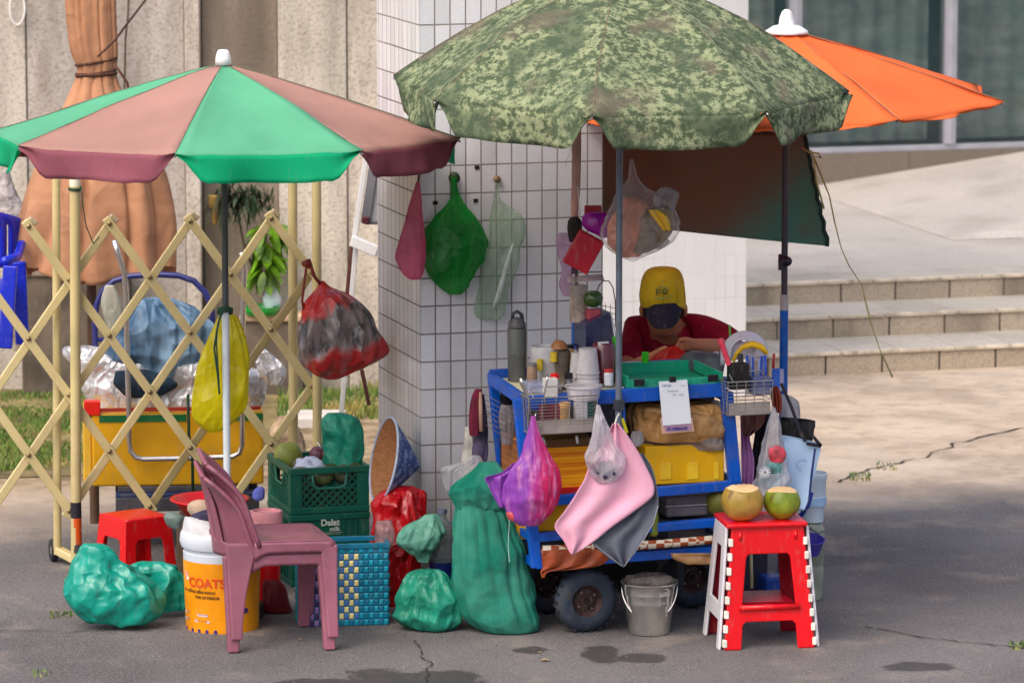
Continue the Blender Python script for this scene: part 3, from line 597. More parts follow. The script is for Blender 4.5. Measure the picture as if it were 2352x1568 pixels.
for j in range(6):
    for i in range(-3, 8):
        if (i + j) % 2 == 0:
            MB().lathe([(0, -.006), (.007, -.005), (.010, -.001), (.010, .002)], node(i, j, -.018), VY, 14).build('bolt', m_bolt, gate, smooth=True)
            if j == 0:
                p = node(i, j, 0); mb = MB(); d = (node(i, 0, 0) - node(i - 1, 1, 0)).normalized(); mb.beam(p + d * .016, p + d * .036, .03, .036, up=VY.cross(d)); mb.build('bar_cap', m_cap, gate, bev=.004)
def gpost(px, top, bot, b, r, full=True):
    A = GF.pp(px, top, b); B = GF.pp(px + 3, bot, b); MB().tube([A, B], r, 16).build('post', m_gp, gate, smooth=True, sharp=40)
    return A, B
gpost(129, 398, 1272, .05, .016); A, B = gpost(172, 398, 1302, -.03, .0205); gpost(672, 400, 1282, .05, .0185); gpost(727, 400, 1300, -.03, .0185)
a = GF.pp(174, 1152, -.03); b = GF.pp(175, 1188, -.03); a2 = GF.pp(176, 1258, -.03)
for q1, q2 in ((a, b), (a2, GF.pp(176, 1268, -.03))): MB().tube([q1, q2], .0215, 16).build('black_sleeve', pm('sleeve_black', (40, 38, 48), .5), gate, smooth=True, sharp=40)
MB().tube([b, a2], .021, 16).build('orange_reflector', pm('reflector', (216, 84, 20), .3, .05, 5, 0, spec=.8), gate, smooth=True, sharp=40)
MB().tube([GF.pp(172, 399, -.03), GF.pp(172, 428, -.03)], .0213, 16).build('white_sleeve', pm('sleeve_white', (236, 232, 206), .3, .04, 5, 0), gate, smooth=True, sharp=40)
for x_ in (132, 676): mb = MB(); mb.beam(GF.pp(x_, 1262, .05), GF.pp(x_ + 48, 1288, -.03), .04, .03); mb.build('foot_bar', m_gate, gate, bev=.005)
for px, py, b in ((123, 1252, .09), (180, 1284, -.06), (668, 1252, .09), (732, 1284, -.06)):
    c = GF.pp(px, py, b); c.z = .045; MB().lathe([(.02, -.012), (.04, -.013), (.045, -.008), (.045, .008), (.04, .013), (.02, .012), (.02, -.012)], c, V((1, .3, 0)), 24).build('caster', pm('caster_rubber', (34, 34, 40), .6), gate, smooth=True, sharp=30)
    MB().lathe([(0, -.010), (.021, -.010), (.021, .010), (0, .010)], c, V((1, .3, 0)), 16).build('caster_hub', pm('caster_grey', (150, 140, 126), .4), gate)
cp = []
for j in range(25): f = j / 24 * 4 * pi; cp.append(GF.pp(172, 430 + j * .3, -.03) + V((.024 * cos(f), .024 * sin(f), 0)))
mb = MB().tube(cp, .003, 6); mb.tube([GF.pp(186, 426, -.05), GF.pp(190, 470, -.05), GF.pp(198, 520, -.045), GF.pp(215, 560, -.04), GF.pp(228, 545, -.03)], .0025, 6)
mb.build('green_cord', pm('cord_green', (38, 74, 56), .8, .2, 30, 0), gate, smooth=True)

# ---- trolley with yellow box
YT = 1.62
tro = thing('ice_trolley', V((W(395, 1170, YT).x, YT, 0)), 'flatbed trolley with a big yellow box, chrome handle and dark blue deck behind the gate', 'trolley')
m_yb = pm('box_yellow', (226, 168, 14), .5, .12, 3, .15, 20, dirt=.12)
P = lambda x, y, Y=YT: W(x, y, Y)
BX0, BX1 = P(211, 1000).x, P(603, 1000).x; zt, zb_ = P(400, 950).z, P(400, 1117).z
bf = Fr(V((BX0, YT, 0)), radians(5)); bw = (BX1 - BX0) / cos(radians(5)); mb = MB(); mb.fbox(bf, 0, bw, 0, .42, zb_, zt); mb.build('yellow_box', m_yb, tro, bev=.008)
mb = MB(); mb.fbox(bf, -.036, -.001, .01, .40, zb_, zt - .01); mb.build('box_side', pm('box_yellow_side', (236, 186, 60), .5, .1, 4, .1), tro, bev=.006)
zt1 = P(400, 962).z
mb = MB(); mb.fbox(bf, .03, bw * .55, -.003, 0, zt1 - .014, zt1 + .014); mb.fbox(bf, bw * .62, bw, -.003, 0, zt1 - .014, zt1 + .014); mb.build('green_tape', pm('tape_green', (22, 108, 62), .35, .1, 5, 0), tro)
m_wt = pm('print_white', (226, 226, 220), .5, .02, 5, 0)
for a, s_ in ((.10, 'BĂNG KEO'), (.27, 'HOÀNG TUẤN'), (.62, 'BĂNG KEO')):
    pass
mb = MB(); z_ = P(220, 930).z; mb.fbox(bf, -.03, .035, -.006, .05, zt - .006, zt + .05); mb.build('red_label', pm('label_red', (232, 34, 20), .4, .08, 6, 0), tro, bev=.003)
mb = MB(); mb.fbox(bf, .02, bw - .01, -.002, .003, zt + .006, zt + .022); mb.build('red_edge', pm('edge_red', (170, 48, 36), .5, .1, 6, 0), tro)
m_deck = pm('deck_navy', (24, 46, 92), .5, .2, 5, .3, 30, dirt=.5)
mb = MB(); zd = P(400, 1128).z; mb.fbox(bf, .09, bw - .02, -.05, .45, zd - .05, zd - .004); mb.build('deck', m_deck, tro, bev=.006)
mb = MB(); mb.fbox(bf, .09, bw - .02, -.055, -.05, zd - .075, zd - .02); mb.fbox(bf, .1, bw - .06, -.01, .4, zd - .004, zb_ - .001); mb.build('deck_rail', pm('deck_grey', (92, 92, 98), .5, .2, 8, .3, metal=.4, dirt=.5), tro, bev=.004)
for px in (300, 560):
    c = P(px, 1180); c.z = .055; c.y += .06; MB().lathe([(0, -.015), (.045, -.016), (.055, -.01), (.055, .01), (.045, .016), (0, .015)], c, V((0, 1, 0)), 24).build('wheel', pm('caster_rubber', (34, 34, 40), .6), tro, smooth=True, sharp=30)
    mb = MB(); mb.beam(c + V((0, 0, .01)), c + V((0, 0, zd - .05 - c.z)), .03, .03, up=V((0, 1, 0))); mb.build('caster_fork', pm('deck_grey', (92, 92, 98)), tro)
m_chr = pm('chrome', (214, 210, 208), .16, .03, 5, 0, metal=.95)
YH = YT - .03; hp = []
for x, y in ((262, 552), (272, 585), (286, 630), (290, 680), (291, 760), (295, 900), (297, 1010), (300, 1036), (312, 1050), (330, 1054), (430, 1052), (535, 1048), (550, 1040), (556, 1022), (556, 900), (557, 760), (560, 660), (562, 620), (558, 590), (553, 580)): hp.append(W(x, y, YH))
MB().tube(hp, .011, 12).build('handle', m_chr, tro, smooth=True)
# silver foil insulation
def foilmat(nm, col, r=.3): return pm(nm, col, r, .06, 12, .3, 60, metal=.45, spec=.6, bdist=.01, crum=1, cs=22)
rows = [(795, 150, 200), (815, 152, 420), (850, 180, 600), (900, 192, 610), (945, 205, 606)]
mb = loft(rows, YT + .2, .32, 120, 14, fold=.05, lump=.01, lf=7, seed=2, crease=.16); tag(mb.build('foil_cover', foilmat('foil_silver', (214, 214, 218)), smooth=True), 'crumpled silver foil insulation lying over the yellow box', 'foil')
mb = loft([(800, 588, 606), (820, 580, 632), (850, 590, 655), (880, 610, 648), (885, 620, 640)], YT + .1, .5, 60, 10, fold=.2, lump=.012, lf=9, seed=9, crease=.2); tag(mb.build('foil_bundle', foilmat('foil_bright', (238, 238, 242), .3), smooth=True), 'small bright folded foil bundle at the end of the yellow box', 'foil')
# hoop chair and jacket
hc = thing('hoop_chair', V((P(355, 1000).x, YT + .25, zt + .0)), 'round-backed navy tube chair frame standing on the trolley behind the draped jacket', 'chair')
YHC = YT + .30; hp = [W(225, 880, YHC), W(219, 800, YHC), W(218, 740, YHC), W(222, 700, YHC), W(235, 668, YHC), W(262, 645, YHC), W(300, 634, YHC), W(360, 630, YHC), W(410, 633, YHC), W(445, 645, YHC), W(472, 672, YHC), W(486, 705, YHC), W(490, 750, YHC), W(488, 880, YHC)]
MB().tube(hp, .0125, 12).build('frame', pm('tube_navy', (40, 44, 112), .35, .1, 6, 0, spec=.6), hc, smooth=True)
mb = MB(); mb.tube([W(225, 780, YHC), W(488, 780, YHC)], .009, 8); mb.tube([W(225, 880, YHC), W(488, 880, YHC)], .009, 8); mb.build('crossbar', pm('tube_navy', (40, 44, 112)), hc, smooth=True)
t = NT('cloth_blue'); c1 = t.mix(t.step(t.noise(3, 4, stretch=(2, 2, .5)), .35, .65), lin((44, 84, 120)), lin((126, 160, 190))); vo_ = t.n('ShaderNodeTexVoronoi', feature='F1'); vo_.inputs['Scale'].default_value = 9; mp = t.n('ShaderNodeMapping'); mp.inputs['Scale'].default_value = (1.3, 1.3, .35); mp.inputs['Rotation'].default_value = (0, .4, 0); t.l(t.tc.outputs['Object'], mp.inputs[0]); t.l(mp.outputs[0], vo_.inputs['Vector']); m_jk = t.done(t.principled(c1, .4, 0, .4, t.bump(vo_.outputs['Distance'], .7, .07)))
rows = [(684, 335, 385), (700, 300, 425), (730, 270, 470), (770, 258, 490), (810, 250, 478), (850, 258, 470), (880, 275, 455), (892, 300, 440)]
mb = loft(rows, YT + .16, .38, 110, 12, fold=.14, ff=4, zf=.8, seed=5, crease=.3); tag(mb.build('draped_jacket', m_jk, smooth=True), 'shiny steel-blue jacket draped over the round-backed navy chair frame', 'jacket')
mb = loft([(850, 268, 330), (880, 266, 400), (905, 285, 380), (915, 300, 350)], YT + .05, .3, 40, 6, fold=.2, lump=.01, seed=8); tag(mb.build('dark_cloth', pm('cloth_petrol', (24, 50, 70), .8, .3, 8, .5, 30), smooth=True), 'dark petrol cloth hanging under the blue jacket onto the foil', 'cloth')
mb = loft([(655, 243, 262), (690, 236, 276), (730, 240, 280), (760, 250, 274)], YT - .0, .5, 30, 5, fold=.25, seed=3); tag(mb.build('white_bag', film('film_milky', (222, 222, 206), .75), smooth=True), 'small milky white bag hung on the chrome trolley handle', 'bag')
mb = MB().tube([W(432, 905, YT - .05), W(434, 1000, YT - .06), W(441, 1040, YT - .06), (W(442, 1060, YT - .06)), W(443, 1130, YT - .07)], .006, 8); tag(mb.build('green_strap', pm('strap_dkgreen', (20, 60, 40), .8, .3, 60, .6), smooth=True), 'dark green rope strap hanging down the front of the yellow box', 'strap')

# ---- garden chair at the left edge
m_bc = pm('plastic_blue', (16, 40, 190), .28, .08, 3, .05, 20, spec=.6); YB = 2.0
bc = thing('blue_chair', V((W(-10, 900, YB).x, YB, 0)), 'glossy royal blue plastic garden chair cut off at the picture edge', 'chair')
mb = MB(); mb.grid(lambda u, v: W(-120 + 178 * u, 485 + 130 * v + 26 * (1 - sin(pi * u * .95)) * (1 - v), YB + .10 * (u - .3) ** 2 * 4 - .02), 24, 10, hole=lambda u, v: .18 < v < .85 and int(u * 12) % 2 == 1 and .1 < u < .8); mb.build('backrest', m_bc, bc, smooth=True, solid=.012)
zs = W(0, 640, YB).z; mb = MB(); mb.abox((W(-120, 600, YB).x, YB - .38, zs - .03), (W(30, 600, YB).x, YB + .02, zs)); mb.build('seat', m_bc, bc, bev=.01)
for x0, y0, x1, y1, Y0, Y1 in ((44, 600, 52, 790, YB + .02, YB + .05), (24, 610, 12, 800, YB - .36, YB - .38), (-110, 600, -118, 790, YB, YB)):
    mb = MB(); A = W(x0, y0, Y0); B = W(x1, y1, Y1); mb.beam(A, B, .03, .055, up=V((1, 0, 0))); mb.build('leg', m_bc, bc, bev=.006)
mb = MB(); mb.tube([W(50, 560, YB), W(40, 590, YB - .1), W(10, 600, YB - .36)], .018, 10); mb.build('armrest', m_bc, bc, smooth=True)

# ---- vase with leaves, wall plant
m_leaf = pm('leaf_green', (104, 150, 24), .45, .45, 9, .2, 30, trans=.25); m_leafd = pm('leaf_dark', (46, 66, 40), .6, .4, 9, .2, 30, trans=.15)
def leaf(mb, p, d, L, wd, droop=.3):
    n = d.normalized(); s_ = n.cross(V((0, 0, 1))).normalized() if abs(n.z) < .95 else V((1, 0, 0)); vs = []; fs = []
    for i in range(6):
        t_ = i / 5; c = p + n * L * t_ + V((0, 0, -droop * L * t_ * t_)); h = wd * sin(pi * min(.98, t_ * .92 + .06)) ** .8; vs += [c - s_ * h, c + V((0, 0, -.15 * h)), c + s_ * h]
    for i in range(5): fs += [(3 * i, 3 * i + 1, 3 * i + 4, 3 * i + 3), (3 * i + 1, 3 * i + 2, 3 * i + 5, 3 * i + 4)]
    mb.add(vs, fs)
YV = LY + .07
vt = thing('flower_vase', V((W(625, 700, YV).x, YV, LZ)), 'blue and white porcelain vase with drooping green leaves on the low stone ledge', 'vase')
t = NT('porcelain'); c1 = t.mix(t.step(t.noise(16, 3), .55, .6), lin((206, 218, 226)), lin((34, 54, 120))); m_por = t.done(t.principled(c1, .12, 0, .6))
zv = LZ; MB().lathe([(0, 0), (.028, 0), (.04, .03), (.046, .06), (.04, .095), (.022, .12), (.016, .15), (.02, .165), (.017, .165)], V((W(625, 700, YV).x, YV, zv + .006)), n=28).build('vase_body', m_por, vt, smooth=True)
mb = MB(); rnd = random.Random(3); top = V((W(622, 600, YV).x, YV, zv + .17))
stems = MB()
for i in range(90):
    a = rnd.uniform(0, 2 * pi); h = rnd.uniform(.0, .27); q = top + V((cos(a) * rnd.random() * .08 - .02, sin(a) * .05 * rnd.random(), h)); leaf(mb, q, V((cos(a), sin(a) * .6, rnd.uniform(-.9, .5))), rnd.uniform(.06, .11), rnd.uniform(.014, .028), .6)
for i in range(7): stems.tube([top - V((0, 0, .06)), top + V((rnd.uniform(-.02, .02), 0, .1)), top + V((rnd.uniform(-.05, .05), 0, .22))], .002, 5)
mb.build('leaves', m_leaf, vt); stems.build('stems', m_leafd, vt)
MB().lathe([(0, 0), (.075, 0), (.09, .02), (.094, .04), (.088, .04), (.075, .01), (0, .008)], V((W(600, 700, YV).x, YV - .06, zv)), n=32).build('green_dish', pm('dish_green', (20, 150, 52), .3, .1, 5, 0, spec=.6)); tag(bpy.data.objects['green_dish'], 'bright green plastic dish on the low ledge beside the porcelain vase', 'dish')
YP = YW - .14
pl = thing('wall_plant', V((W(535, 500, YP).x, YP, W(535, 500, YP).z)), 'dark shaggy plant in a brown pot fixed to the wall above the gate', 'plant')
mb = MB(); rnd = random.Random(8)
for i in range(150):
    a = rnd.uniform(0, 2 * pi); q = W(rnd.uniform(500, 580), rnd.uniform(418, 470), YP) + V((0, rnd.uniform(-.04, .05), 0)); leaf(mb, q, V((cos(a), sin(a) * .4, rnd.uniform(-1.2, .4))), rnd.uniform(.05, .12), rnd.uniform(.004, .011), .8)
for i in range(40):
    q = W(rnd.uniform(575, 625), rnd.uniform(455, 500), YP); a = rnd.uniform(-.6, .6); leaf(mb, q, V((a, -.2, .9)), rnd.uniform(.05, .09), .006, .1)
mb.build('foliage', m_leafd, pl)
mb = loft([(448, 478, 512), (470, 480, 508), (500, 486, 502), (516, 490, 498)], YP, .8, 24, 4); mb.build('pot', pm('pot_ochre', (132, 104, 46), .7, .3, 6, .3), pl, smooth=True)
mb = MB(); mb.tube([W(545, 440, YP), W(548, 500, YP), W(560, 560, YP), W(590, 640, YP)], .006, 6); mb.build('stem', pm('stem_brown', (72, 64, 50), .8), pl, smooth=True)

# ---- easel
m_ez = pm('easel_white', (222, 222, 222), .4, .05, 4, .05); m_ezb = pm('easel_brown', (92, 54, 46), .5, .1, 6, 0); YE = 2.05
ez = thing('easel', V((W(815, 1000, YE).x, YE, 0)), 'white framed flip-chart easel with brown legs leaning beside the tiled pillar', 'easel')
def eb(pts, w_, m_, nm, Y=YE):
    for a, b in zip(pts, pts[1:]): mb = MB(); mb.beam(W(a[0], a[1], Y), W(b[0], b[1], Y), .02, w_, up=V((1, 0, .05))); mb.build(nm, m_, ez, bev=.003)
eb([(846, 330), (812, 560)], .022, m_ez, 'frame_post'); eb([(818, 560), (784, 950)], .02, m_ez, 'front_leg', YE + .01); eb([(808, 560), (795, 700), (788, 760)], .016, m_ezb, 'rear_leg', YE + .05); eb([(812, 760), (848, 930)], .016, m_ezb, 'side_leg', YE + .12); eb([(880, 430), (872, 560)], .016, m_ez, 'frame_post')
mb = MB(); A = W(842, 560, YE - .03); mb.beam(W(808, 552, YE - .03), W(868, 578, YE - .05), .03, .045); mb.build('pen_tray', m_ez, ez, bev=.004)
mb = MB(); mb.add([W(862, 350, YE - .01), W(950, 350, YE - .01), W(935, 512, YE - .01), W(838, 512, YE - .01)], [(0, 1, 2, 3)]); mb.build('board', pm('board_grey', (168, 172, 176), .35, .05, 3, 0), ez, solid=.012)
mb = MB(); mb.beam(W(862, 350, YE - .025), W(838, 512, YE - .025), .012, .035, up=V((1, 0, 0))); mb.beam(W(838, 512, YE - .025), W(930, 512, YE - .025), .012, .012); mb.build('board_frame', pm('frame_dgrey', (112, 112, 118), .4), ez)
mb = MB(); p = W(840, 506, YE - .04); mb.abox(p - V((.014, .012, .014)), p + V((.014, .012, .014))); mb.build('corner_block', pm('corner_maroon', (84, 30, 40), .5), ez, bev=.003)
# ---- striped red rubbish bag on the gate post
t = NT('bag_redgrey'); s3 = t.n('ShaderNodeSeparateXYZ'); t.l(t.tc.outputs['Object'], s3.inputs[0]); nn = t.noise(5, 4, stretch=(3, 3, .8)); zz = t.math('ADD', s3.outputs[2], t.math('MULTIPLY', s3.outputs[0], -.35)); zz = t.math('ADD', zz, t.math('MULTIPLY', t.math('SUBTRACT', nn, .5), .16))
grey = t.mix(t.step(t.noise(14, 3, stretch=(2, 2, .5)), .35, .65), lin((70, 66, 66)), lin((158, 140, 138)))
c1 = t.mix(t.step(zz, .10, .145), lin((186, 44, 44)), grey); c1 = t.mix(t.step(zz, .275, .31), c1, lin((226, 58, 56)))
vo_ = t.n('ShaderNodeTexVoronoi', feature='F1'); vo_.inputs['Scale'].default_value = 13; mp = t.n('ShaderNodeMapping'); mp.inputs['Scale'].default_value = (1.3, 1.3, .5); t.l(t.tc.outputs['Object'], mp.inputs[0]); t.l(mp.outputs[0], vo_.inputs['Vector']); m_rg = t.done(t.principled(c1, .22, 0, .6, t.bump(vo_.outputs['Distance'], .8, .05)))
YR = .92; rb = thing('stuffed_bag', W(790, 870, YR), 'bulging red plastic bag full of grey rubbish tied to the gate post', 'bag')
rows = [(645, 736, 744), (660, 728, 762), (676, 716, 800), (705, 704, 832), (745, 697, 860), (790, 693, 880), (815, 693, 876), (838, 700, 848), (858, 722, 806), (870, 748, 778)]
loft(rows, YR, .75, 100, 12, fold=.08, seed=3, crease=.14, pleat=.05, pk=15).build('bag_body', m_rg, rb, smooth=True)
mb = MB(); mb.tube([W(706, 596, YR - .03), W(700, 640, YR - .02), W(694, 690, YR - .01), W(700, 730, YR)], .005, 7); mb.tube([W(710, 600, YR - .04), W(722, 635, YR - .03), W(738, 655, YR)], .007, 7); mb.tube([W(698, 606, YR - .03), W(710, 600, YR - .05), W(712, 612, YR - .03)], .012, 7); mb.build('tie', pm('tie_red', (142, 52, 46), .5, .2, 10, .3), rb, smooth=True)
# ---- yellow bag on the striped umbrella's pole
rows = [(722, 506, 538), (745, 494, 552), (790, 474, 568), (850, 458, 574), (900, 449, 574), (935, 445, 563), (962, 447, 540), (980, 462, 522), (992, 480, 500)]
yb_ = thing('yellow_bag', W(512, 990, .42), 'bright yellow plastic bag hanging on the pole of the striped umbrella', 'bag')
mb = loft(rows, .40, .55, 90, 12, fold=.12, seed=6, crease=.12, pleat=.07, pk=11); mb.build('bag_body', pm('bag_yellow', (230, 216, 8), .28, .08, 6, .3, 24, trans=.4, spec=.5, stretch=(1, 1, .4), bdist=.006, crum=.6, cs=12), yb_, smooth=True)
m_gc = pm('cord_green', (38, 74, 56)); mb = MB()
for j in range(3): mb.tube([W(517 + 16 * cos(f), 710 + 4 * sin(f * 1.0) + j * 4, .3 + .026 * sin(f)) for f in [x * 2 * pi / 16 for x in range(17)]], .0045, 6)
mb.tube([W(508, 716, .27), W(498, 760, .27), W(492, 800, .27), W(500, 860, .28), (W(504, 905, .28))], .004, 6); mb.tube([W(512, 716, .27), W(500, 745, .27), W(497, 790, .27), W(503, 880, .27)], .003, 6); mb.build('tie_cord', m_gc, yb_, smooth=True)
# ---- stacked plastic chairs
m_ch = pm('plastic_mauve', (140, 82, 100), .36, .14, 5, .2, 24, dirt=.22, spec=.45)
CO = G(537, 1500); CF_ = Fr(CO, radians(8)); CF_.p = lambda a, b, z, o=CO, f=Fr(CO, radians(8)): o + f.u * (a - .13 * b) + f.v * b + V((0, 0, z * .85))
def section(mb, p0, s0, p1, s1, fr, n=4, curve=0):
    vs = []; fs = []
    for i in range(n + 1):
        t_ = i / n; c = [p0[k] + (p1[k] - p0[k]) * t_ for k in range(3)]; a = s0[0] + (s1[0] - s0[0]) * t_ ** 1.6; b = s0[1] + (s1[1] - s0[1]) * t_
        vs += [fr.p(c[0] + x * a / 2 + curve * sin(pi * t_), c[1] + y * b / 2, c[2]) for x, y in ((-1, -1), (1, -1), (1, 1), (-1, 1))]
    for i in range(n):
        for k in range(4): fs.append((4 * i + k, 4 * i + (k + 1) % 4, 4 * i + 4 + (k + 1) % 4, 4 * i + 4 + k))
    fs += [(0, 3, 2, 1), tuple(4 * n + k for k in range(4))]; return mb.add(vs, fs)
def chair(label):
    th = thing('plastic_chair', CO, label, 'chair', 'stacked mauve plastic chairs'); f = CF_
    mb = MB()
    def seat(u, v):
        a = .085 + .282 * u; b = .215 + (v - .5) * (.33 - .01 * u); e = max(abs(v - .5) * 2, 0); z = .398 + .008 * (e ** 4) - .012 * (1 - e ** 2) * sin(pi * u)
        if u > .93: z -= (u - .93) * .16
        return f.p(a, b, z)
    mb.grid(seat, 20, 20); mb.build('seat', m_ch, th, smooth=True, solid=.006)
    mb = MB()
    for s_ in (-1, 1):
        b0 = .215 + s_ * .163
        mb.grid(lambda u, v: f.p(.075 + .285 * u, b0 - s_ * .005 * u + s_ * .004 * v, .402 - v * (.045 + .04 * max(0, (u - .86) / .14) + .03 * max(0, (.15 - u) / .15))), 16, 4)
    mb.grid(lambda u, v: f.p(.362 + .004 * v, .055 + .32 * u, .398 - v * (.045 + .03 * (abs(u - .5) * 2) ** 6)), 16, 4); mb.build('apron', m_ch, th, smooth=True, solid=.007)
    for b, bt in ((.012, .070), (.418, .360)):
        mb = MB(); section(mb, (.343, b, .003), (.040, .034), (.343, bt, .385), (.062, .034), f); mb.build('front_leg', m_ch, th, bev=.006)
        s_ = -1 if b < .2 else 1
        mb = MB(); section(mb, (.0, b, .003), (.040, .030), (.035, bt, .40), (.115, .026), f, 6, -.006); mb.build('rear_leg', m_ch, th, bev=.006)
    mb = MB()
    def back(u, v):
        w_ = (u - .5) * 2; h = v; hw = .165 - .035 * h ** 2
        xe = .092 - .075 * (h / .5) * .6 if h < .5 else .047 - .13 * ((h - .5) / .5) ** 1.5
        xc = -.03 - .035 * h - .035 * h * h; a = xc + (xe - xc) * abs(w_) ** 2.2
        z = .385 + .345 * h + .035 * h * (1 - w_ * w_); b = .215 + hw * w_; return f.p(a + .13 * b * (.25 + .75 * h) - .012 * h, b, z)
    mb.grid(back, 40, 24, hole=lambda u, v: .15 < v < .78 and .16 < u < .84 and int((u - .16) / .68 * 15) % 3 == 1); mb.build('backrest', m_ch, th, smooth=True, solid=.007)
    mb = MB()
    for s_ in (0, 1): mb.tube([back(s_, v / 10) for v in range(11)], .009, 8)
    mb.tube([back(u / 20, 1) for u in range(21)], .009, 8); mb.build('back_rim', m_ch, th, smooth=True)
    return th
c1_ = chair('lower one of two nested mauve plastic chairs, its feet on the asphalt')
c2_ = c1_.copy(); sc.collection.objects.link(c2_); ORG[c2_.name] = CO
for ch in c1_.children:
    q = ch.copy(); sc.collection.objects.link(q); q.parent = c2_
c2_.location = CO + V((.012, -.004, .046)); c2_['label'] = 'upper one of two nested mauve plastic chairs, stacked on the other'

# ---- paint bucket
YK = .13; BC = W(511, 1450, YK); BC.z = 0
def rad(x0, x1, py): return (x1 - x0) / 2 * M(YK, py)
pk = thing('paint_bucket', BC, 'white paint bucket with an orange printed label, standing behind the mauve chairs', 'bucket')
zf = lambda py: W(511, py, YK).z
Rb, Rt = rad(430, 596, 1440), rad(424, 602, 1260)
MB().lathe([(0, .003), (Rb - .006, .003), (Rb, .01), (Rt, zf(1262)), (Rt - .004, zf(1260)), (Rt - .002, zf(1252)), (Rt + .006, zf(1250)), (Rt + .012, zf(1238)), (Rt + .009, zf(1222)), (Rt + .004, zf(1216)), (Rt, zf(1214)), (Rt - .01, zf(1216)), (Rt - .012, zf(1300))], BC, n=48).build('body', pm('bucket_white', (206, 212, 224), .35, .05, 4, .05), pk, smooth=True, sharp=50)
RR = lambda z: Rb + (Rt - Rb) * (z / zf(1262)) + .0012
MB().lathe([(RR(z), z) for z in [zf(1441) + (zf(1278) - zf(1441)) * k / 10 for k in range(11)]], BC, n=64).build('printed_label', pm('label_orange', (240, 152, 8), .35, .12, 6, .05, dirt=.06), pk, smooth=True)
loft([(1188, 428, 470), (1205, 424, 560), (1222, 420, 600)], YK - .02, .8, 40, 6, fold=.08, lump=.012, lf=16, seed=4).build('torn_liner', pm('liner_white', (214, 214, 218), .5, .08, 9, .5, 30, trans=.2), pk, smooth=True)
def wrap(px, py, dz=.002):
    a0 = math.asin(max(-1, min(1, (px - 511) * M(YK, py) / RR(zf(py))))); z0 = zf(py)
    def pl(x, y):
        z = z0 + y; R_ = RR(z) + dz; a = a0 + x / R_; return BC + V((R_ * sin(a), -R_ * cos(a), z))
    return pl
m_tr = pm('print_red', (216, 66, 16), .5, .03, 4, 0); m_tb = pm('print_brown', (92, 58, 20), .5, .03, 4, 0); m_tv = pm('print_violet', (70, 44, 120), .5, .03, 4, 0)
text('COATS', 'print_letters', m_tr, .047, wrap(441, 1333), pk, bold=.0012)
text('LÓT CHỐNG KIỀM NGOẠI', 'print_letters', m_tb, .0135, wrap(428, 1347), pk, bold=.0005); text('FOR EXTERIOR', 'print_letters', m_tb, .0145, wrap(455, 1359), pk, bold=.0005)
def disc(px, py, r, m_, nm, rw=1.0):
    pl = wrap(px, py); mb = MB(); mb.add([pl(0, 0)] + [pl(r * rw * cos(f), r * sin(f)) for f in [k * 2 * pi / 20 for k in range(20)]], [(0, k + 1, (k + 1) % 20 + 1) for k in range(20)]); return mb.build(nm, m_, pk)
disc(434, 1308, .013, pm('logo_pink', (236, 150, 130), .5), 'logo'); disc(437, 1316, .009, pm('logo_white', (244, 226, 214), .5), 'logo')
def pill(px, py, w_, h): 
    pl = wrap(px, py); mb = MB(); mb.add([pl(x, y) for x, y in rrect(0, 0, w_, h, h * .45)], [tuple(range(20))]); mb.build('print_plate', pm('plate_pale', (222, 198, 196), .5), pk)
    text('CHỐNG THẤM' if w_ < .05 else 'CHỐNG RÊU MỐC', 'print_letters', m_tv, h * .62, wrap(px + 3, py - 3, .003), pk)
for a in ((429, 1398, .028, .009), (429, 1413, .036, .009), (459, 1400, .046, .009), (453, 1414, .066, .0095)): pill(*a)
for px in (433, 447, 463, 481, 501): disc(px, 1434, .0085, m_tv, 'print_dot', .8)
disc(568, 1388, .011, m_tv, 'logo'); 
# rags and gloves on the bucket
def lumpy(name, rows, Y, m_, label, cat, dr=.7, seed=0, fold=.12, lump=.006, crease=.05, n=44, sub=6, group=None, floor=True):
    o = loft(rows, Y, dr, n, sub, fold=fold, lump=lump, lf=20, seed=seed, crease=crease, floor=floor).build(name, m_, smooth=True); return tag(o, label, cat, group)
lumpy('rag', [(1172, 470, 500), (1182, 440, 530), (1200, 440, 545), (1218, 470, 540)], .12, pm('rag_navy', (54, 50, 78), .9, .3, 14, .6, 60), 'dark navy rag stuffed into the top of the paint bucket', 'rag', seed=1)
lumpy('cloth_pad', [(1147, 455, 480), (1156, 438, 505), (1172, 436, 522), (1190, 450, 530), (1203, 490, 538)], .2, pm('pad_beige', (186, 160, 138), .9, .15, 8, .4, 50), 'beige padded cloth resting on the navy rag in the bucket', 'cloth', seed=2)
lumpy('grey_bag_neck', [(1176, 382, 402), (1186, 376, 420), (1202, 384, 418), (1212, 396, 416)], .25, pm('neck_greygreen', (108, 126, 120), .5, .2, 9, .4), 'grey-green tied bag neck between the red stool and the bucket', 'bag', seed=3)
# red basin and red tub
m_rd = pm('plastic_red', (214, 12, 22), .3, .08, 4, .05, spec=.55); YBs = .75
c = W(470, 1190, YBs); MB().lathe([(0, 0), (.09, .0), (.135, .055), (.15, .06), (.15, .066), (.13, .064), (.09, .01), (0, .01)], V((c.x + .02, YBs, W(470, 1182, YBs).z)), n=40).build('red_basin', m_rd, smooth=True); tag(bpy.data.objects['red_basin'], 'shallow red plastic basin behind the paint bucket', 'basin')
mb = MB(); bz = W(470, 1182, YBs).z; mb.abox((c.x - .10, YBs - .1, 0), (c.x + .14, YBs + .1, bz - .001)); tag(mb.build('cardboard_box', pm('card_dark', (92, 74, 58), .9, .2, 6, .3)), 'plain brown box under the red basin behind the bucket', 'box')
YTb = .42; tb = thing('red_tub', W(612, 1300, YTb), 'round red tub with a translucent pink lid behind the chair seat', 'tub'); tb.location.z = 0; ORG[tb.name].z = 0
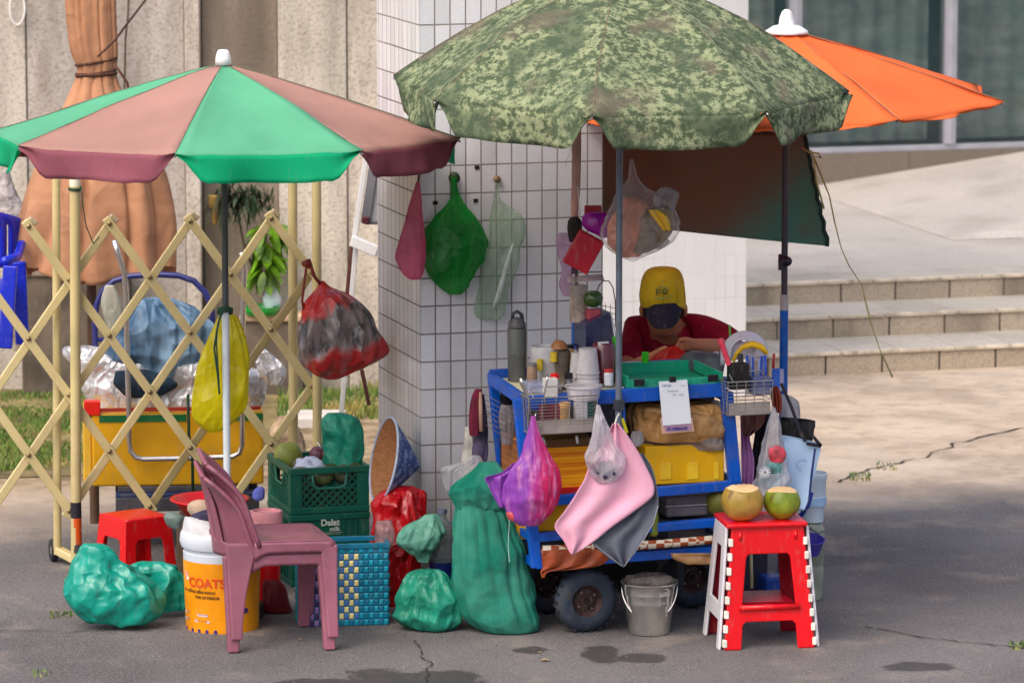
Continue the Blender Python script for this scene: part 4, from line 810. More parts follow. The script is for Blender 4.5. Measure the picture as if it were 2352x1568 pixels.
c = W(612, 1200, YTb); c.z = 0; z1, z2 = W(612, 1203, YTb).z, W(612, 1172, YTb).z; rt = 36 * M(YTb)
MB().lathe([(0, .002), (rt * .8, .002), (rt * .98, z1), (0, z1)], c, n=36).build('body', m_rd, tb, smooth=True, sharp=40)
MB().lathe([(rt * 1.02, z1 - .004), (rt * 1.03, z2 - .01), (rt, z2), (rt * .86, z2), (rt * .84, z2 - .008), (0, z2 - .008)], c, n=36).build('lid', pm('lid_pink', (222, 150, 158), .35, .12, 8, .3, alpha=.85), tb, smooth=True, sharp=35)
lumpy('blue_cloth', [(1118, 590, 600), (1126, 582, 606), (1142, 580, 606), (1150, 585, 602)], .6, pm('cloth_violetblue', (96, 104, 188), .8, .15, 9, .4), 'small violet-blue cloth tucked beside the green crate', 'cloth', seed=7)
# ---- small red stool
def rstool():
    A = radians(36); near = G(288, 1338); S = .235; f = Fr(near, A); H = .232
    th = thing('red_stool', near, 'low red plastic stool behind the turquoise bag', 'stool')
    ins = .018
    mb = MB(); mb.grid(lambda u, v: f.p(ins + (S - 2 * ins) * u, ins + (S - 2 * ins) * v, H + .004 * (1 - (2 * u - 1) ** 6) * (1 - (2 * v - 1) ** 6)), 14, 14); mb.build('top', m_rd, th, smooth=True, solid=.006)
    hole = [(x, z) for x, z in rrect(.062, -.02, S - .062, .155, .022) if True]
    outer = [(0, 0), (.048, 0), (.056, .135), (.066, .155), (S - .066, .155), (S - .056, .135), (S - .048, 0), (S, 0), (S - ins, H), (ins, H)]
    for o_, du, dv in ((f.o, f.u, f.v), (f.p(S, 0, 0), f.v, -f.u), (f.p(S, S, 0), -f.u, -f.v), (f.p(0, S, 0), -f.v, f.u)):
        mb = plate(outer, [], lambda a, z, off: o_ + du * a + dv * (ins * z / H + off) + V((0, 0, z + .002)), .005); mb.build('side', m_rd, th, bev=.002)
rstool()
# ---- turquoise bags
m_tq = pm('bag_turquoise', (18, 168, 148), .26, .12, 4, .25, 22, trans=.25, spec=.6, bdist=.006, crum=.7, cs=8); m_tq2 = pm('bag_seagreen', (36, 150, 122), .38, .2, 6, .6, 34, trans=.15, bdist=.008, crum=.8, cs=13)
lumpy('turquoise_bag', [(1247, 200, 225), (1254, 188, 246), (1275, 172, 268), (1300, 158, 292), (1330, 146, 335), (1352, 142, 362), (1378, 152, 372), (1405, 178, 368), (1424, 205, 352), (1432, 235, 330)], .10, m_tq, 'big crumpled turquoise plastic sack lying left of the paint bucket', 'bag', dr=.55, seed=11, fold=.10, crease=.13, n=130, sub=14, lump=.010)
lumpy('small_turquoise_bag', [(1290, 325, 375), (1300, 300, 405), (1325, 296, 428), (1355, 300, 434), (1385, 330, 432), (1402, 360, 425)], .30, m_tq, 'smaller turquoise bag between the big turquoise sack and the bucket', 'bag', dr=.5, seed=13, fold=.12, crease=.26, n=110, sub=14, lump=.008)
# ---- crates
m_cr = pm('crate_green', (14, 92, 74), .42, .12, 5, .15, 30, dirt=.12); KF = Fr(G(668, 1348)); kw = .312; kd = .37
def crate(z0, z1, label, full, lat):
    th = thing('milk_crate', KF.p(kw / 2, kd / 2, z0), label, 'crate', 'green crates stacked behind the woven basket'); mb = MB(); H = z1 - z0; T = .012
    for b0 in (0, kd - T):
        mb.fbox(KF, 0, kw, b0 - .004, b0 + T + .004, z1 - .024, z1); mb.fbox(KF, .0, kw, b0, b0 + T, z0 + .001, z0 + .026)
    for a0 in (0, kw - T):
        mb.fbox(KF, a0 - .004, a0 + T + .004, .009, kd - .009, z1 - .0235, z1 - .0005); mb.fbox(KF, a0, a0 + T, .013, kd - .013, z0 + .0015, z0 + .0255)
    mb.fbox(KF, .013, kw - .013, .013, kd - .013, z0 + .002, z0 + .01)
    for a0 in (0, kw - .05): mb.fbox(KF, a0 + .001, a0 + .049, .002, .011, z0 + .026, z1 - .024); mb.fbox(KF, a0 + .001, a0 + .049, kd - .011, kd - .002, z0 + .026, z1 - .024)
    for b0 in (.012, kd - .045):
        mb.fbox(KF, .002, .011, b0, b0 + .033, z0 + .026, z1 - .024); mb.fbox(KF, kw - .011, kw - .002, b0, b0 + .033, z0 + .026, z1 - .024)
    mb.build('frame', m_cr, th, bev=.003)
    mb = MB(); zl0, zl1 = z0 + .026, z1 - .024
    def clipline(fnp, s0, s1, hz, n, sgn):
        for k in range(-n, n * 2):
            x0 = s0 + k * .030; pts = []
            z = zl0; x = x0
            xa, xb = x0, x0 + sgn * (zl1 - zl0)
            t0, t1 = 0, 1
            for t_ in [q / 40 for q in range(41)]:
                xx = xa + (xb - xa) * t_; zz_ = zl0 + (zl1 - zl0) * t_
                if s0 <= xx <= s1 and not hz(xx, zz_): pts.append((xx, zz_))
                else:
                    if len(pts) > 2: mb.beam(fnp(*pts[0]), fnp(*pts[-1]), .006, .0042, up=VY)
                    pts = []
            if len(pts) > 2: mb.beam(fnp(*pts[0]), fnp(*pts[-1]), .006, .0042, up=VY)
    if lat:
        hf = lambda x, z: abs(x - kw / 2) < .062 and z > zl0 + (zl1 - zl0) * .55
        clipline(lambda x, z: KF.p(x, .006, z), .05, kw - .05, hf, 14, 1); clipline(lambda x, z: KF.p(x, .0075, z), .05, kw - .05, hf, 14, -1)
        clipline(lambda x, z: KF.p(.006, x, z), .045, kd - .045, lambda x, z: abs(x - kd / 2) < .06 and z > zl0 + (zl1 - zl0) * .5, 16, 1); clipline(lambda x, z: KF.p(.0075, x, z), .045, kd - .045, lambda x, z: abs(x - kd / 2) < .06 and z > zl0 + (zl1 - zl0) * .5, 16, -1)
        clipline(lambda x, z: KF.p(x, kd - .006, z), .05, kw - .05, hf, 14, 1)
        clipline(lambda x, z: KF.p(kw - .006, x, z), .045, kd - .045, lambda x, z: False, 16, 1)
        mb.build('lattice', m_cr, th)
        zh = zl0 + (zl1 - zl0) * .55; mb = MB(); hp = [KF.p(kw / 2 - .068, .004, zl1), KF.p(kw / 2 - .062, .004, zh + .012), KF.p(kw / 2 - .045, .004, zh), KF.p(kw / 2 + .045, .004, zh), KF.p(kw / 2 + .062, .004, zh + .012), KF.p(kw / 2 + .068, .004, zl1)]; mb.tube(hp, .005, 8); mb.build('handle', pm('crate_green2', (40, 110, 92), .4), th, smooth=True)
        mb = MB(); mb.tube([KF.p(.004, kd / 2 - .068, zl1), KF.p(.004, kd / 2 - .05, zh), KF.p(.004, kd / 2 + .05, zh), KF.p(.004, kd / 2 + .068, zl1)], .005, 8); mb.build('handle', pm('crate_green2', (40, 110, 92), .4), th, smooth=True)
    else:
        mb.fbox(KF, .049, kw - .049, .003, .010, zl0, zl1); mb.fbox(KF, .003, .010, .04, kd - .04, zl0, zl1); mb.fbox(KF, .049, kw - .049, kd - .01, kd - .003, zl0, zl1); mb.fbox(KF, kw - .01, kw - .003, .04, kd - .04, zl0, zl1)
        for a in (.055, .075, kw - .105, kw - .08, kw - .055): mb.fbox(KF, a, a + .005, -.003, .003, zl0, zl1)
        for b in (.06, .1, .15, .2, .25, .3): mb.fbox(KF, -.003, .003, b, b + .005, zl0, zl1)
        mb.build('walls', m_cr, th, bev=.001)
        def pl(px, py):
            o_ = KF.pp(px, py, -.006); return lambda x, y: o_ + KF.u * x + V((0, 0, y))
        text('Dalat', 'print_letters', pm('print_palegreen', (196, 208, 196), .5, .03, 4, 0), .034, pl(737, 1207), th, bold=.0012)
        text('milk', 'print_letters', pm('print_palegreen', (196, 208, 196)), .024, pl(757, 1219), th, bold=.0006)
        mb = MB(); o_ = KF.pp(752, 1223, -.006); mb.box(o_ + KF.u * .025, KF.u * .032, KF.v * .0004, V((0, 0, .0007))); mb.box(o_ + KF.u * .025 - V((0, 0, .006)), KF.u * .028, KF.v * .0004, V((0, 0, .0005))); mb.build('print_rule', pm('print_palegreen', (196, 208, 196)), th)
    return th
zc2 = KF.pp(670, 1077, 0).z; zc1 = KF.pp(670, 1183, 0).z
crate(.0, zc1 - .001, 'lower green plastic crate with pale lettering, standing behind the woven basket', True, False)
crate(zc1, zc2, 'upper green lattice crate filled with fruit, stacked on the lettered crate', False, True)
# fill: fruit and odds
rnd = random.Random(5)
mfl = [pm('fruit_olive', (84, 96, 52), .5, .3, 14, .3), pm('fruit_dull', (98, 98, 74), .6, .3, 14, .3)]
def cp_(a, b, z): return KF.p(a, b, z)
ball('mango', cp_(.03 + .03, .27, zc2 + .0), .056, pm('mango_green', (132, 142, 60), .45, .2, 8, .2), 'largest green mango in the far corner of the upper crate', 'mango', sq=(1, .9, 1.05), seed=2)
ball('white_parcel', cp_(.10, .10, zc2 - .015), .05, pm('parcel_white', (196, 204, 226), .5, .1, 10, .8, 40), 'crumpled white wrapped parcel in the upper crate', 'parcel', sq=(1.15, .9, .7), wob=.5, seed=4)
ball('onion', cp_(.165, .22, zc2 + .012), .034, pm('onion_purple', (110, 62, 78), .4, .2, 9, .2), 'purple onion in clear wrap on top of the crate contents', 'onion', seed=3)
for i, (a, b, r) in enumerate(((.185, .10, .034), (.235, .12, .03), (.15, .17, .035), (.20, .2, .04), (.26, .2, .035), (.1, .2, .04), (.14, .05, .04), (.22, .05, .04), (.27, .06, .032), (.06, .06, .035))):
    ball('avocado', cp_(a, b, zc2 - .045 + rnd.uniform(0, .02)), r, mfl[i % 2], 'dull green avocado heaped in the upper crate', 'avocado', sq=(1.1, .9, .85), seed=i, group='avocados in the upper crate', n=16)
mb = MB(); mb.fbox(KF, .012, kw - .012, .012, kd - .012, zc1 + .011, zc2 - .10); tag(mb.build('sacking', pm('sacking_dark', (40, 48, 36), .95, .4, 12, .8)), 'dark green sacking under the avocados in the upper crate', 'sack')
ot = thing('orange_tool', cp_(.27, .12, zc2), 'orange plastic peeler handle sticking out of the upper crate', 'tool')
mb = MB(); z0_ = KF.pp(790, 1042, .12); mb.beam(KF.pp(742, 1044, .14), KF.pp(808, 1040, .14), .012, .021); mb.build('bar', pm('plastic_orange', (240, 108, 24), .35, .06, 5, 0), ot, bev=.003)
mb = MB(); mb.beam(KF.pp(790, 1046, .125), KF.pp(792, 1078, .125), .01, .02, up=V((1, 0, 0))); mb.build('grip', pm('plastic_orange2', (214, 96, 56), .4), ot, bev=.003)
for i, (x0, y0, x1, y1, r, m_, lb) in enumerate(((730, 1015, 745, 1045, .003, m_chr, 'leftmost thin steel skewer in the upper crate'), (742, 1018, 752, 1048, .0025, m_chr, 'second thin steel skewer leaning in the upper crate'), (765, 998, 765, 1060, .011, pm('stick_brown', (84, 46, 34), .6), 'thick dark brown wooden stick upright in the upper crate'))):
    tag(MB().tube([KF.pp(x0, y0, .2), KF.pp(x1, y1, .2)], r, 8).build('skewer' if i < 2 else 'wooden_stick', m_, smooth=True), lb, 'stick')
# ---- woven baskets
m_w = [pm('weave_teal', (14, 146, 172), .4, .12, 9, .2), pm('weave_teal_dark', (10, 108, 138), .4, .12, 9, .2), pm('weave_yellow', (240, 224, 150), .4, .1, 9, .2), pm('weave_blue', (70, 116, 176), .4, .1, 9, .2), pm('weave_violet', (148, 112, 170), .45, .12, 9, .2), pm('weave_plum', (62, 40, 84), .5, .12, 9, .2)]
def basket():
    f = Fr(G(688, 1440), radians(8)); w_ = (f.loc(f.pp(893, 1400, 0))[0]); H = f.pp(800, 1256, 0).z; D = .14
    th = thing('woven_basket', f.p(w_ / 2, D / 2, 0), 'teal woven plastic basket with yellow and violet checked bands under the crates', 'basket')
    nx, nz = 18, 12; cw, chh = w_ / nx, H / nz; mb = MB()
    def pillow(o_, du, dv, dn, mi):
        c = o_ + (du + dv) / 2 + dn
        q = [o_ + du * .06 + dv * .06, o_ + du * .94 + dv * .06, o_ + du * .94 + dv * .94, o_ + du * .06 + dv * .94]; i_ = [c + (p - c) * .55 for p in q]; i_ = [p + dn * .4 for p in i_]
        mb.add(q + i_, [(0, 1, 5, 4), (1, 2, 6, 5), (2, 3, 7, 6), (3, 0, 4, 7), (4, 5, 6, 7)], mi)
    for i in range(nx):
        for j in range(nz):
            ev = (i + j) % 2; g = i / nx
            mi = (4 if ev else 5) if .02 < g < .27 else ((2 if ev else 3) if .42 < g < .64 and 0 < j < nz - 1 else (0 if ev else 1))
            pillow(f.p(i * cw, .0, j * chh), f.u * cw, V((0, 0, chh)), -f.v * (.0045 if ev else .002), mi)
    nd = 12
    for i in range(nd):
        for j in range(nz): ev = (i + j) % 2; pillow(f.p(0, D - i * D / nd, j * chh), -f.v * D / nd, V((0, 0, chh)), -f.u * (.0045 if ev else .002), 0 if ev else 1); pillow(f.p(w_, i * D / nd, j * chh), f.v * D / nd, V((0, 0, chh)), f.u * (.0045 if ev else .002), 0 if ev else 1)
    mb.build('weave', m_w, th)
    mb = MB(); mb.fbox(f, .002, w_ - .002, .002, D, .001, H - .03); mb.build('lining', m_w[1], th)
    mb = MB(); mb.fbox(f, -.005, w_ + .005, -.007, .004, H - .006, H + .014); mb.fbox(f, -.005, w_ + .005, D - .003, D + .004, H - .006, H + .014); mb.fbox(f, -.005, .004, .005, D - .004, H - .006, H + .0135); mb.fbox(f, w_ - .004, w_ + .005, .005, D - .004, H - .006, H + .0135); mb.build('rim', m_w[1], th, bev=.003)
basket()
lumpy('red_sack_low', [(1330, 605, 640), (1350, 602, 655), (1400, 602, 668), (1420, 610, 660)], .38, pm('sack_darkred', (110, 14, 26), .6, .2, 6, .4), 'dark red bundle in the shade under the chair seat', 'bag', seed=5)
# ---- conical hat
YHt = .50; ht = thing('conical_hat', W(900, 1170, YHt), 'conical straw hat with blue printed cover leaning against the pillar', 'hat')
ax = V((1, .30, -.22)).normalized(); c = W(882, 1056, YHt); rh = .160
q = ax.to_track_quat('Z', 'Y'); hh_ = .14
def hat(mb, r0, h0, off): mb.lathe([(r0, off), (r0 * .75, h0 * .28 + off), (r0 * .5, h0 * .54 + off), (r0 * .25, h0 * .78 + off), (.004, h0 + off)], c, ax, 56)
t = NT('hat_print'); c1 = t.mix(t.step(t.noise(30, 4, rough=.7), .5, .56), lin((66, 96, 160)), lin((150, 170, 206))); m_hp = t.done(t.principled(c1, .7))
t = NT('straw'); wv = t.n('ShaderNodeTexWave', wave_type='RINGS'); wv.inputs['Scale'].default_value = 9; c1 = t.mix(t.noise(30, 3, stretch=(.3, 3, 3)), lin((112, 66, 40)), lin((196, 140, 92))); m_st = t.done(t.principled(c1, .8, 0, .2, t.bump(t.noise(60, 3, stretch=(.2, 3, 3)), .8, .01)))
mb = MB(); hat(mb, rh, hh_, .004); mb.build('cover', m_hp, ht, smooth=True); mb = MB(); hat(mb, rh * .985, hh_ * .97, -.001); mb.build('inside', m_st, ht, smooth=True)
MB().tube([c + q @ V((rh * cos(f_), rh * sin(f_), 0)) for f_ in [k * 2 * pi / 48 for k in range(49)]], .005, 8).build('rim', pm('rim_paleblue', (176, 190, 210), .6), ht, smooth=True)
lumpy('teal_sack', [(950, 752, 796), (960, 742, 822), (985, 738, 838), (1020, 738, 838), (1060, 740, 830), (1120, 745, 825), (1250, 745, 830), (1330, 740, 835)], 1.02, m_tq2, 'tall shiny teal plastic sack standing behind the green crates', 'bag', dr=.5, seed=21, crease=.24, fold=.1, n=100, sub=12)
# ---- red bags
m_rb = pm('bag_red', (204, 16, 26), .24, .12, 7, .3, 26, trans=.2, spec=.6, bdist=.008, crum=.9, cs=15)
lumpy('red_bag', [(1118, 900, 945), (1132, 878, 970), (1165, 864, 974), (1200, 862, 972), (1240, 866, 966), (1270, 875, 955)], .42, m_rb, 'upper bright red plastic bag piled under the conical hat', 'bag', dr=.6, seed=31, crease=.32, fold=.14, n=120, sub=12, lump=.006)
lumpy('red_bag_low', [(1235, 880, 962), (1255, 874, 966), (1290, 876, 962), (1330, 880, 950), (1370, 885, 935), (1392, 892, 925)], .36, m_rb, 'lower darker red plastic bag beside the woven basket', 'bag', dr=.6, seed=35, crease=.32, fold=.14, n=120, sub=12, lump=.006)
lumpy('net_packet', [(1195, 866, 900), (1215, 862, 908), (1245, 862, 905), (1262, 866, 895)], .26, film('film_pinkgrey', (200, 160, 160), .7), 'pale pink netted packet standing on the woven basket', 'packet', dr=.5, seed=36)
lumpy('seagreen_bag', [(1180, 975, 1000), (1190, 960, 1014), (1210, 935, 1018), (1235, 925, 1010), (1255, 930, 1000), (1275, 955, 990), (1290, 962, 985)], .22, pm('bag_palegreen', (106, 172, 152), .4, .1, 7, .4, 34, trans=.2, crum=.9, cs=14), 'pale sea-green crumpled bag leaning on the water jug', 'bag', dr=.6, seed=41, crease=.4, fold=.16, n=120, sub=12, lump=.006, floor=False)
lumpy('low_seagreen_bag', [(1308, 960, 1010), (1320, 940, 1035), (1345, 925, 1050), (1380, 915, 1058), (1410, 915, 1056), (1430, 925, 1048), (1442, 945, 1035)], .08, m_tq2, 'bunched sea-green bag sitting on the ground left of the tall sack', 'bag', dr=.7, seed=43, crease=.32, fold=.14, n=120, sub=12, lump=.006)
# ---- water jug
YJ = .30; jc = W(1016, 1325, YJ); jc.z = 0; jg = thing('water_jug', jc, 'large clear water bottle with a dark blue band behind the sea-green bags', 'bottle')
z_ = lambda py: W(1016, py, YJ).z; r_ = 30 * M(YJ); zA = z_(1330)
MB().lathe([(0, .002), (r_ * .96, .002), (r_, .01), (r_, z_(1290)), (r_ * .95, z_(1285)), (r_, z_(1278)), (r_, z_(1250)), (r_ * .94, z_(1246)), (r_, z_(1240)), (r_ * .96, z_(1218)), (r_ * .8, z_(1204)), (r_ * .4, z_(1194)), (r_ * .3, z_(1186)), (r_ * .3, z_(1176))], jc, n=36).build('body', pm('jug_clear', (120, 134, 138), .1, .1, 5, .1, spec=.8, alpha=.5), jg, smooth=True)
MB().lathe([(r_ * 1.01, z_(1325)), (r_ * 1.01, z_(1287))], jc, n=36).build('band', pm('band_navy', (16, 30, 92), .3, .1, 5, 0), jg, smooth=True)
MB().lathe([(0, 0), (.018, 0), (.018, .016), (0, .018)], jc + V((0, 0, z_(1178))), n=16).build('cap', pm('cap_bluegrey', (90, 100, 120), .5), jg)
lumpy('clear_bag', [(1045, 1085, 1100), (1060, 1060, 1108), (1075, 1020, 1105), (1095, 1016, 1100), (1130, 1030, 1095), (1160, 1040, 1085), (1185, 1045, 1070)], .12, film('film_clear', (214, 214, 220), .4), 'crumpled clear plastic bag behind the mouth of the tall green sack', 'bag', dr=.5, seed=51, crease=.2, fold=.2, n=110, sub=12, lump=.006, floor=False)
# ---- tall woven sack
t = NT('sack_green'); n_s = t.noise(5, 5); cs = t.mix(t.step(n_s, .35, .65), lin((26, 146, 122)), lin((84, 190, 164)))
wx = t.n('ShaderNodeTexWave'); wx.inputs['Scale'].default_value = 130; wx.bands_direction = 'Z'; wy = t.n('ShaderNodeTexWave'); wy.inputs['Scale'].default_value = 130; wy.bands_direction = 'X'; t.l(t.tc.outputs['Object'], wx.inputs[0]); t.l(t.tc.outputs['Object'], wy.inputs[0])
hw = t.math('ADD', t.math('MULTIPLY', t.math('ADD', wx.outputs['Fac'], wy.outputs['Fac']), .12), t.math('MULTIPLY', t.noise(9, 5, stretch=(2.6, 2.6, .3)), 1.6)); vo_ = t.n('ShaderNodeTexVoronoi', feature='F1'); vo_.inputs['Scale'].default_value = 8; mp = t.n('ShaderNodeMapping'); mp.inputs['Scale'].default_value = (1.5, 1.5, .4); mp.inputs['Rotation'].default_value = (.1, .15, 0); t.l(t.tc.outputs['Object'], mp.inputs[0]); t.l(mp.outputs[0], vo_.inputs['Vector']); hw = t.math('ADD', hw, t.math('MULTIPLY', vo_.outputs['Distance'], 1.3)); m_sk = t.done(t.principled(cs, .42, 0, .4, t.bump(hw, .8, .03)))
sk = thing('green_sack', W(1140, 1465, -.02), 'tall full sea-green woven sack standing against the left end of the cart', 'sack')
rows = [(1118, 1048, 1150), (1140, 1052, 1158), (1160, 1055, 1160), (1200, 1053, 1182), (1250, 1048, 1196), (1300, 1044, 1206), (1350, 1046, 1220), (1400, 1060, 1235), (1435, 1088, 1240), (1456, 1130, 1232), (1463, 1165, 1215)]
loft(rows, .05, .62, 140, 16, fold=.06, ff=3.2, zf=.9, seed=61, crease=.16, lump=.010, lf=5, pleat=.11, pk=17).build('sack_body', m_sk, sk, smooth=True)
rows = [(1062, 1096, 1138), (1090, 1070, 1160), (1110, 1046, 1165), (1130, 1042, 1166), (1158, 1052, 1162), (1172, 1064, 1150)]
loft(rows, .05, .66, 110, 10, fold=.10, ff=2.6, zf=1.2, seed=63, crease=.3, lump=.010, lf=7, pleat=.06, pk=9).build('folded_mouth', m_sk, sk, smooth=True)
mb = MB().tube([W(1168, 1165, -.07), W(1170, 1200, -.09), W(1167, 1250, -.10), W(1170, 1290, -.11)], .0014, 5); mb.build('loose_thread', pm('thread_pale', (176, 210, 200), .8), sk)
# ================================================================ food cart
CO2 = G(1200, 1464); CF = Fr(CO2); c_ = CF.pp
m_blue = pm('cart_blue', (0, 88, 196), .38, .14, 5, .12, 30, dirt=.22, spec=.5)
cart = thing('food_cart', CF.p(.4, .2, 0), 'bright blue metal frame food cart on rubber wheels under the camouflage umbrella', 'cart')
def cbeam(nm, a, b, d, h, m_=None, up=V((0, 0, 1)), bev=.004, par=None):
    mb = MB(); mb.beam(a, b, d, h, up=up); return mb.build(nm, m_ or m_blue, par or cart, bev=bev)
UZ = V((0, 0, 1)); DP = .40
def sx_(px, py, b): return c_(px, py, b)
def post(nm, p0, p1, w_=.042, d=.035, n0=None): return cbeam(nm, p0, p1, w_, d, up=VY)
A0 = c_(1190, 915, 0); A1 = c_(1232, 1302, 0); post('post', A0, A1, .040, .03)
R0 = c_(1668, 900, 0); R1 = c_(1690, 1132, 0); R2 = c_(1702, 1262, 0); post('post', R0, R2, .046, .03)
sh_ = VY * DP
B0_ = c_(1131, 858, DP); B1_ = A1 + sh_; B1_.z = A1.z; post('post', B0_, V((c_(1152, 1060, DP).x, c_(1152, 1060, DP).y, c_(1152, 1060, DP).z)), .036, .03); post('lower_post', c_(1152, 1058, DP), A1 + sh_, .036, .03)
post('post', R0 + sh_, R2 + sh_, .046, .03)
# rims and rails (front, then left side, then back)
zr = lambda px, py, b=0: c_(px, py, b)
cbeam('top_rail', zr(1424, 908), zr(1666, 893), .03, .052)
cbeam('top_rail', zr(1205, 925), zr(1428, 908), .028, .05)
cbeam('side_rail', zr(1197, 915), zr(1126, 868, DP), .022, .045)
cbeam('side_rail', R0 + V((0, 0, -.012)), R0 + sh_ + V((0, 0, -.012)), .022, .045)
cbeam('back_rail', zr(1124, 864, DP), zr(1600, 838, DP), .022, .05)
cbeam('mid_rail', zr(1212, 1153), zr(1700, 1112), .03, .036)
cbeam('low_rail', zr(1222, 1234), zr(1700, 1194), .03, .032)
cbeam('base_rail', zr(1230, 1294), zr(1702, 1258), .03, .036)
for (x, y), (x2, y2) in (((1212, 1153), (1700, 1112)), ((1222, 1234), (1700, 1194)), ((1230, 1294), (1702, 1258))):
    p, q = zr(x, y), zr(x2, y2); cbeam('cross_rail', p + VY * .016, p + VY * (DP - .016), .022, .03); cbeam('cross_rail', q + VY * .016, q + VY * (DP - .016), .022, .03); cbeam('back_rail', p + sh_, q + sh_, .022, .03)
def shelf(nm, p, q, dz, m_, th=.008):
    mb = MB(); a = p + V((0, 0, dz)); b = q + V((0, 0, dz)); mb.box((a + b) / 2 + VY * DP / 2, (b - a) / 2 * .985, VY * (DP / 2 - .017), V((0, 0, th / 2))); return mb.build(nm, m_, cart, bev=.002)
m_shl = pm('shelf_dark', (56, 60, 72), .6, .2, 6, .2, dirt=.4); m_top = pm('tray_cream', (226, 220, 182), .45, .08, 4, .05, dirt=.15)
shelf('shelf', zr(1212, 1153), zr(1700, 1112), .006, m_shl); shelf('shelf', zr(1222, 1234), zr(1700, 1194), .004, m_shl); shelf('deck', zr(1230, 1294), zr(1702, 1258), 0, m_shl)
shelf('tray_top', zr(1200, 915), zr(1440, 899), .010, m_top); shelf('tray_bottom', zr(1440, 900), zr(1662, 884), -.02, m_shl)
# dark inner back and side panels
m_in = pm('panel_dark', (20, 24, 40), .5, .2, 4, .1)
def fpanel(nm, x0, y0, x1, y1, b, m_, th=.006, par=None, bev=0):
    """upright panel parallel to the cart front, pixel corners left-top, right-bottom"""
    p00 = c_(x0, y0, b); pz0 = p00.z; p11 = c_(x1, y1, b); a0 = CF.loc(p00)[0]; a1 = CF.loc(p11)[0]; z1 = c_(x0, y1 + (x1 - x0) * .05, b).z
    mb = MB(); mb.fbox(CF, a0, a1, b, b + th, z1, pz0); return mb.build(nm, m_, par or cart, bev=bev)
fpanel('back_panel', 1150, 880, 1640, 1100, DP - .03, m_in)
mb = MB(); p = zr(1434, 935, .02); mb.fbox(Fr(p), -.004, .004, 0, .34, -.36, .0); mb.build('divider', m_blue, cart)
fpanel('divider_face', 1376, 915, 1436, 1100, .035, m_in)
# drawers
t = NT('drawer_orange'); g_ = t.noise(3, 4, stretch=(.6, .6, 26)); c1 = t.mix(t.step(g_, .3, .7), lin((206, 104, 6)), lin((255, 176, 20))); m_dor = t.done(t.principled(c1, .4, 0, .4, t.bump(g_, .4, .01)))
m_dsd = pm('drawer_brown', (158, 98, 52), .6, .2, 5, .3, 30, stretch=(1, 1, 12)); m_yp = pm('plastic_yellow', (232, 176, 8), .4, .08, 5, .1, dirt=.08)
a_ = CF.loc
def boxat(nm, x0, y0, x1, y1, b0, b1, m_, par=None, bev=.003, mside=None):
    P0 = c_(x0, y0, b0); P1 = c_(x1, y1, b0); mb = MB(); z1 = c_(x0, y1 + (x1 - x0) * .045, b0).z; mb.fbox(CF, a_(P0)[0], a_(P1)[0], b0, b1, z1, P0.z)
    o = mb.build(nm, [m_, mside] if mside else m_, par or cart, bev=bev)
    if mside: o.data.polygons[0].material_index = 1
    return o
boxat('drawer', 1212, 1026, 1364, 1124, .022, .36, m_dor, mside=m_dsd)
boxat('drawer_trim', 1245, 1122, 1362, 1132, .012, .021, pm('trim_red', (206, 24, 12), .5))
boxat('drawer_rail', 1230, 1010, 1364, 1024, .014, .36, pm('rail_olive', (112, 78, 34), .5, .15, 6, .1))
boxat('lower_drawer', 1216, 1158, 1330, 1216, .03, .36, m_yp)
fpanel('drawer_side', 1186, 1206, 1212, 1238, .12, m_yp, .2)
# left wire rack inside the side
mb = MB()
for k in range(7): p = zr(1186, 945 + k * 12); mb.tube([p, p + VY * DP], .0016, 5)
mb.build('side_wires', m_chr, cart)
# wheels
def wheel(c, r):
    mb = MB(); prof = []
    for k in range(17): f = pi * k / 16; prof.append((r - .040 + .040 * sin(f), -.030 * cos(f)))
    prof = [(r * .50, -.024)] + prof + [(r * .50, .024), (r * .50, -.024)]
    q = V(CF.v); w_ = MB().lathe(prof, c, -q, 48).build('tyre', pm('tyre_bluegrey', (44, 54, 70), .75, .2, 6, .3, 80, dirt=.35), cart, smooth=True, sharp=50)
    mb = MB(); n = 44
    for k in range(n):
        f = 2 * pi * k / n; d = CF.u * cos(f) + UZ * sin(f); mb.box(c + d * (r - .001) + q * (.011 if k % 2 else -.011), d * .003, q * .010, d.cross(q) * .0048)
    mb.build('tread', pm('tyre_tread', (32, 36, 46), .8, .2, 8, .3), w_)
    MB().lathe([(0, .012), (.022, .012), (.024, .004), (r * .36, .0), (r * .44, .014), (r * .505, .020), (r * .505, -.02)], c, -q, 32).build('rim', pm('rim_rust', (70, 50, 48), .6, .3, 12, .4, 60, metal=.4, dirt=.5), w_, smooth=True, sharp=40)
    MB().lathe([(0, .022), (.010, .022), (.012, .010), (.012, -.03)], c, -q, 16).build('hub', pm('hub_dark', (44, 36, 36), .5, metal=.5), w_)
    mb = MB()
    for k in range(4): f = k * pi / 2 + .6; mb.lathe([(0, .016), (.004, .015), (.005, .004)], c + CF.u * cos(f) * .036 + UZ * sin(f) * .036, -q, 8)
    mb.build('lug_nuts', pm('nut_steel', (150, 130, 128), .35, metal=.8), w_)
rw = 75 * M(.0, 1400) - .002
for px, b in ((1345, .035), (1588, .32), (1258, DP - .02)):
    p = c_(px, 1380, b); p.z = rw + .001; wheel(p, rw if b < .1 else rw * .98)
p = c_(1345, 1380, .05); q_ = c_(1345, 1380, DP - .05); p.z = q_.z = rw; MB().tube([p, q_], .012, 10).build('axle', m_shl, cart)
for px in (1345, 1562): p = c_(px, 1300, .2 if px > 1500 else .10); q_ = V(p); q_.z = rw + .0; cbeam('axle_bracket', p + V((0, 0, .04)), q_, .03, .02, m_shl, up=VY)
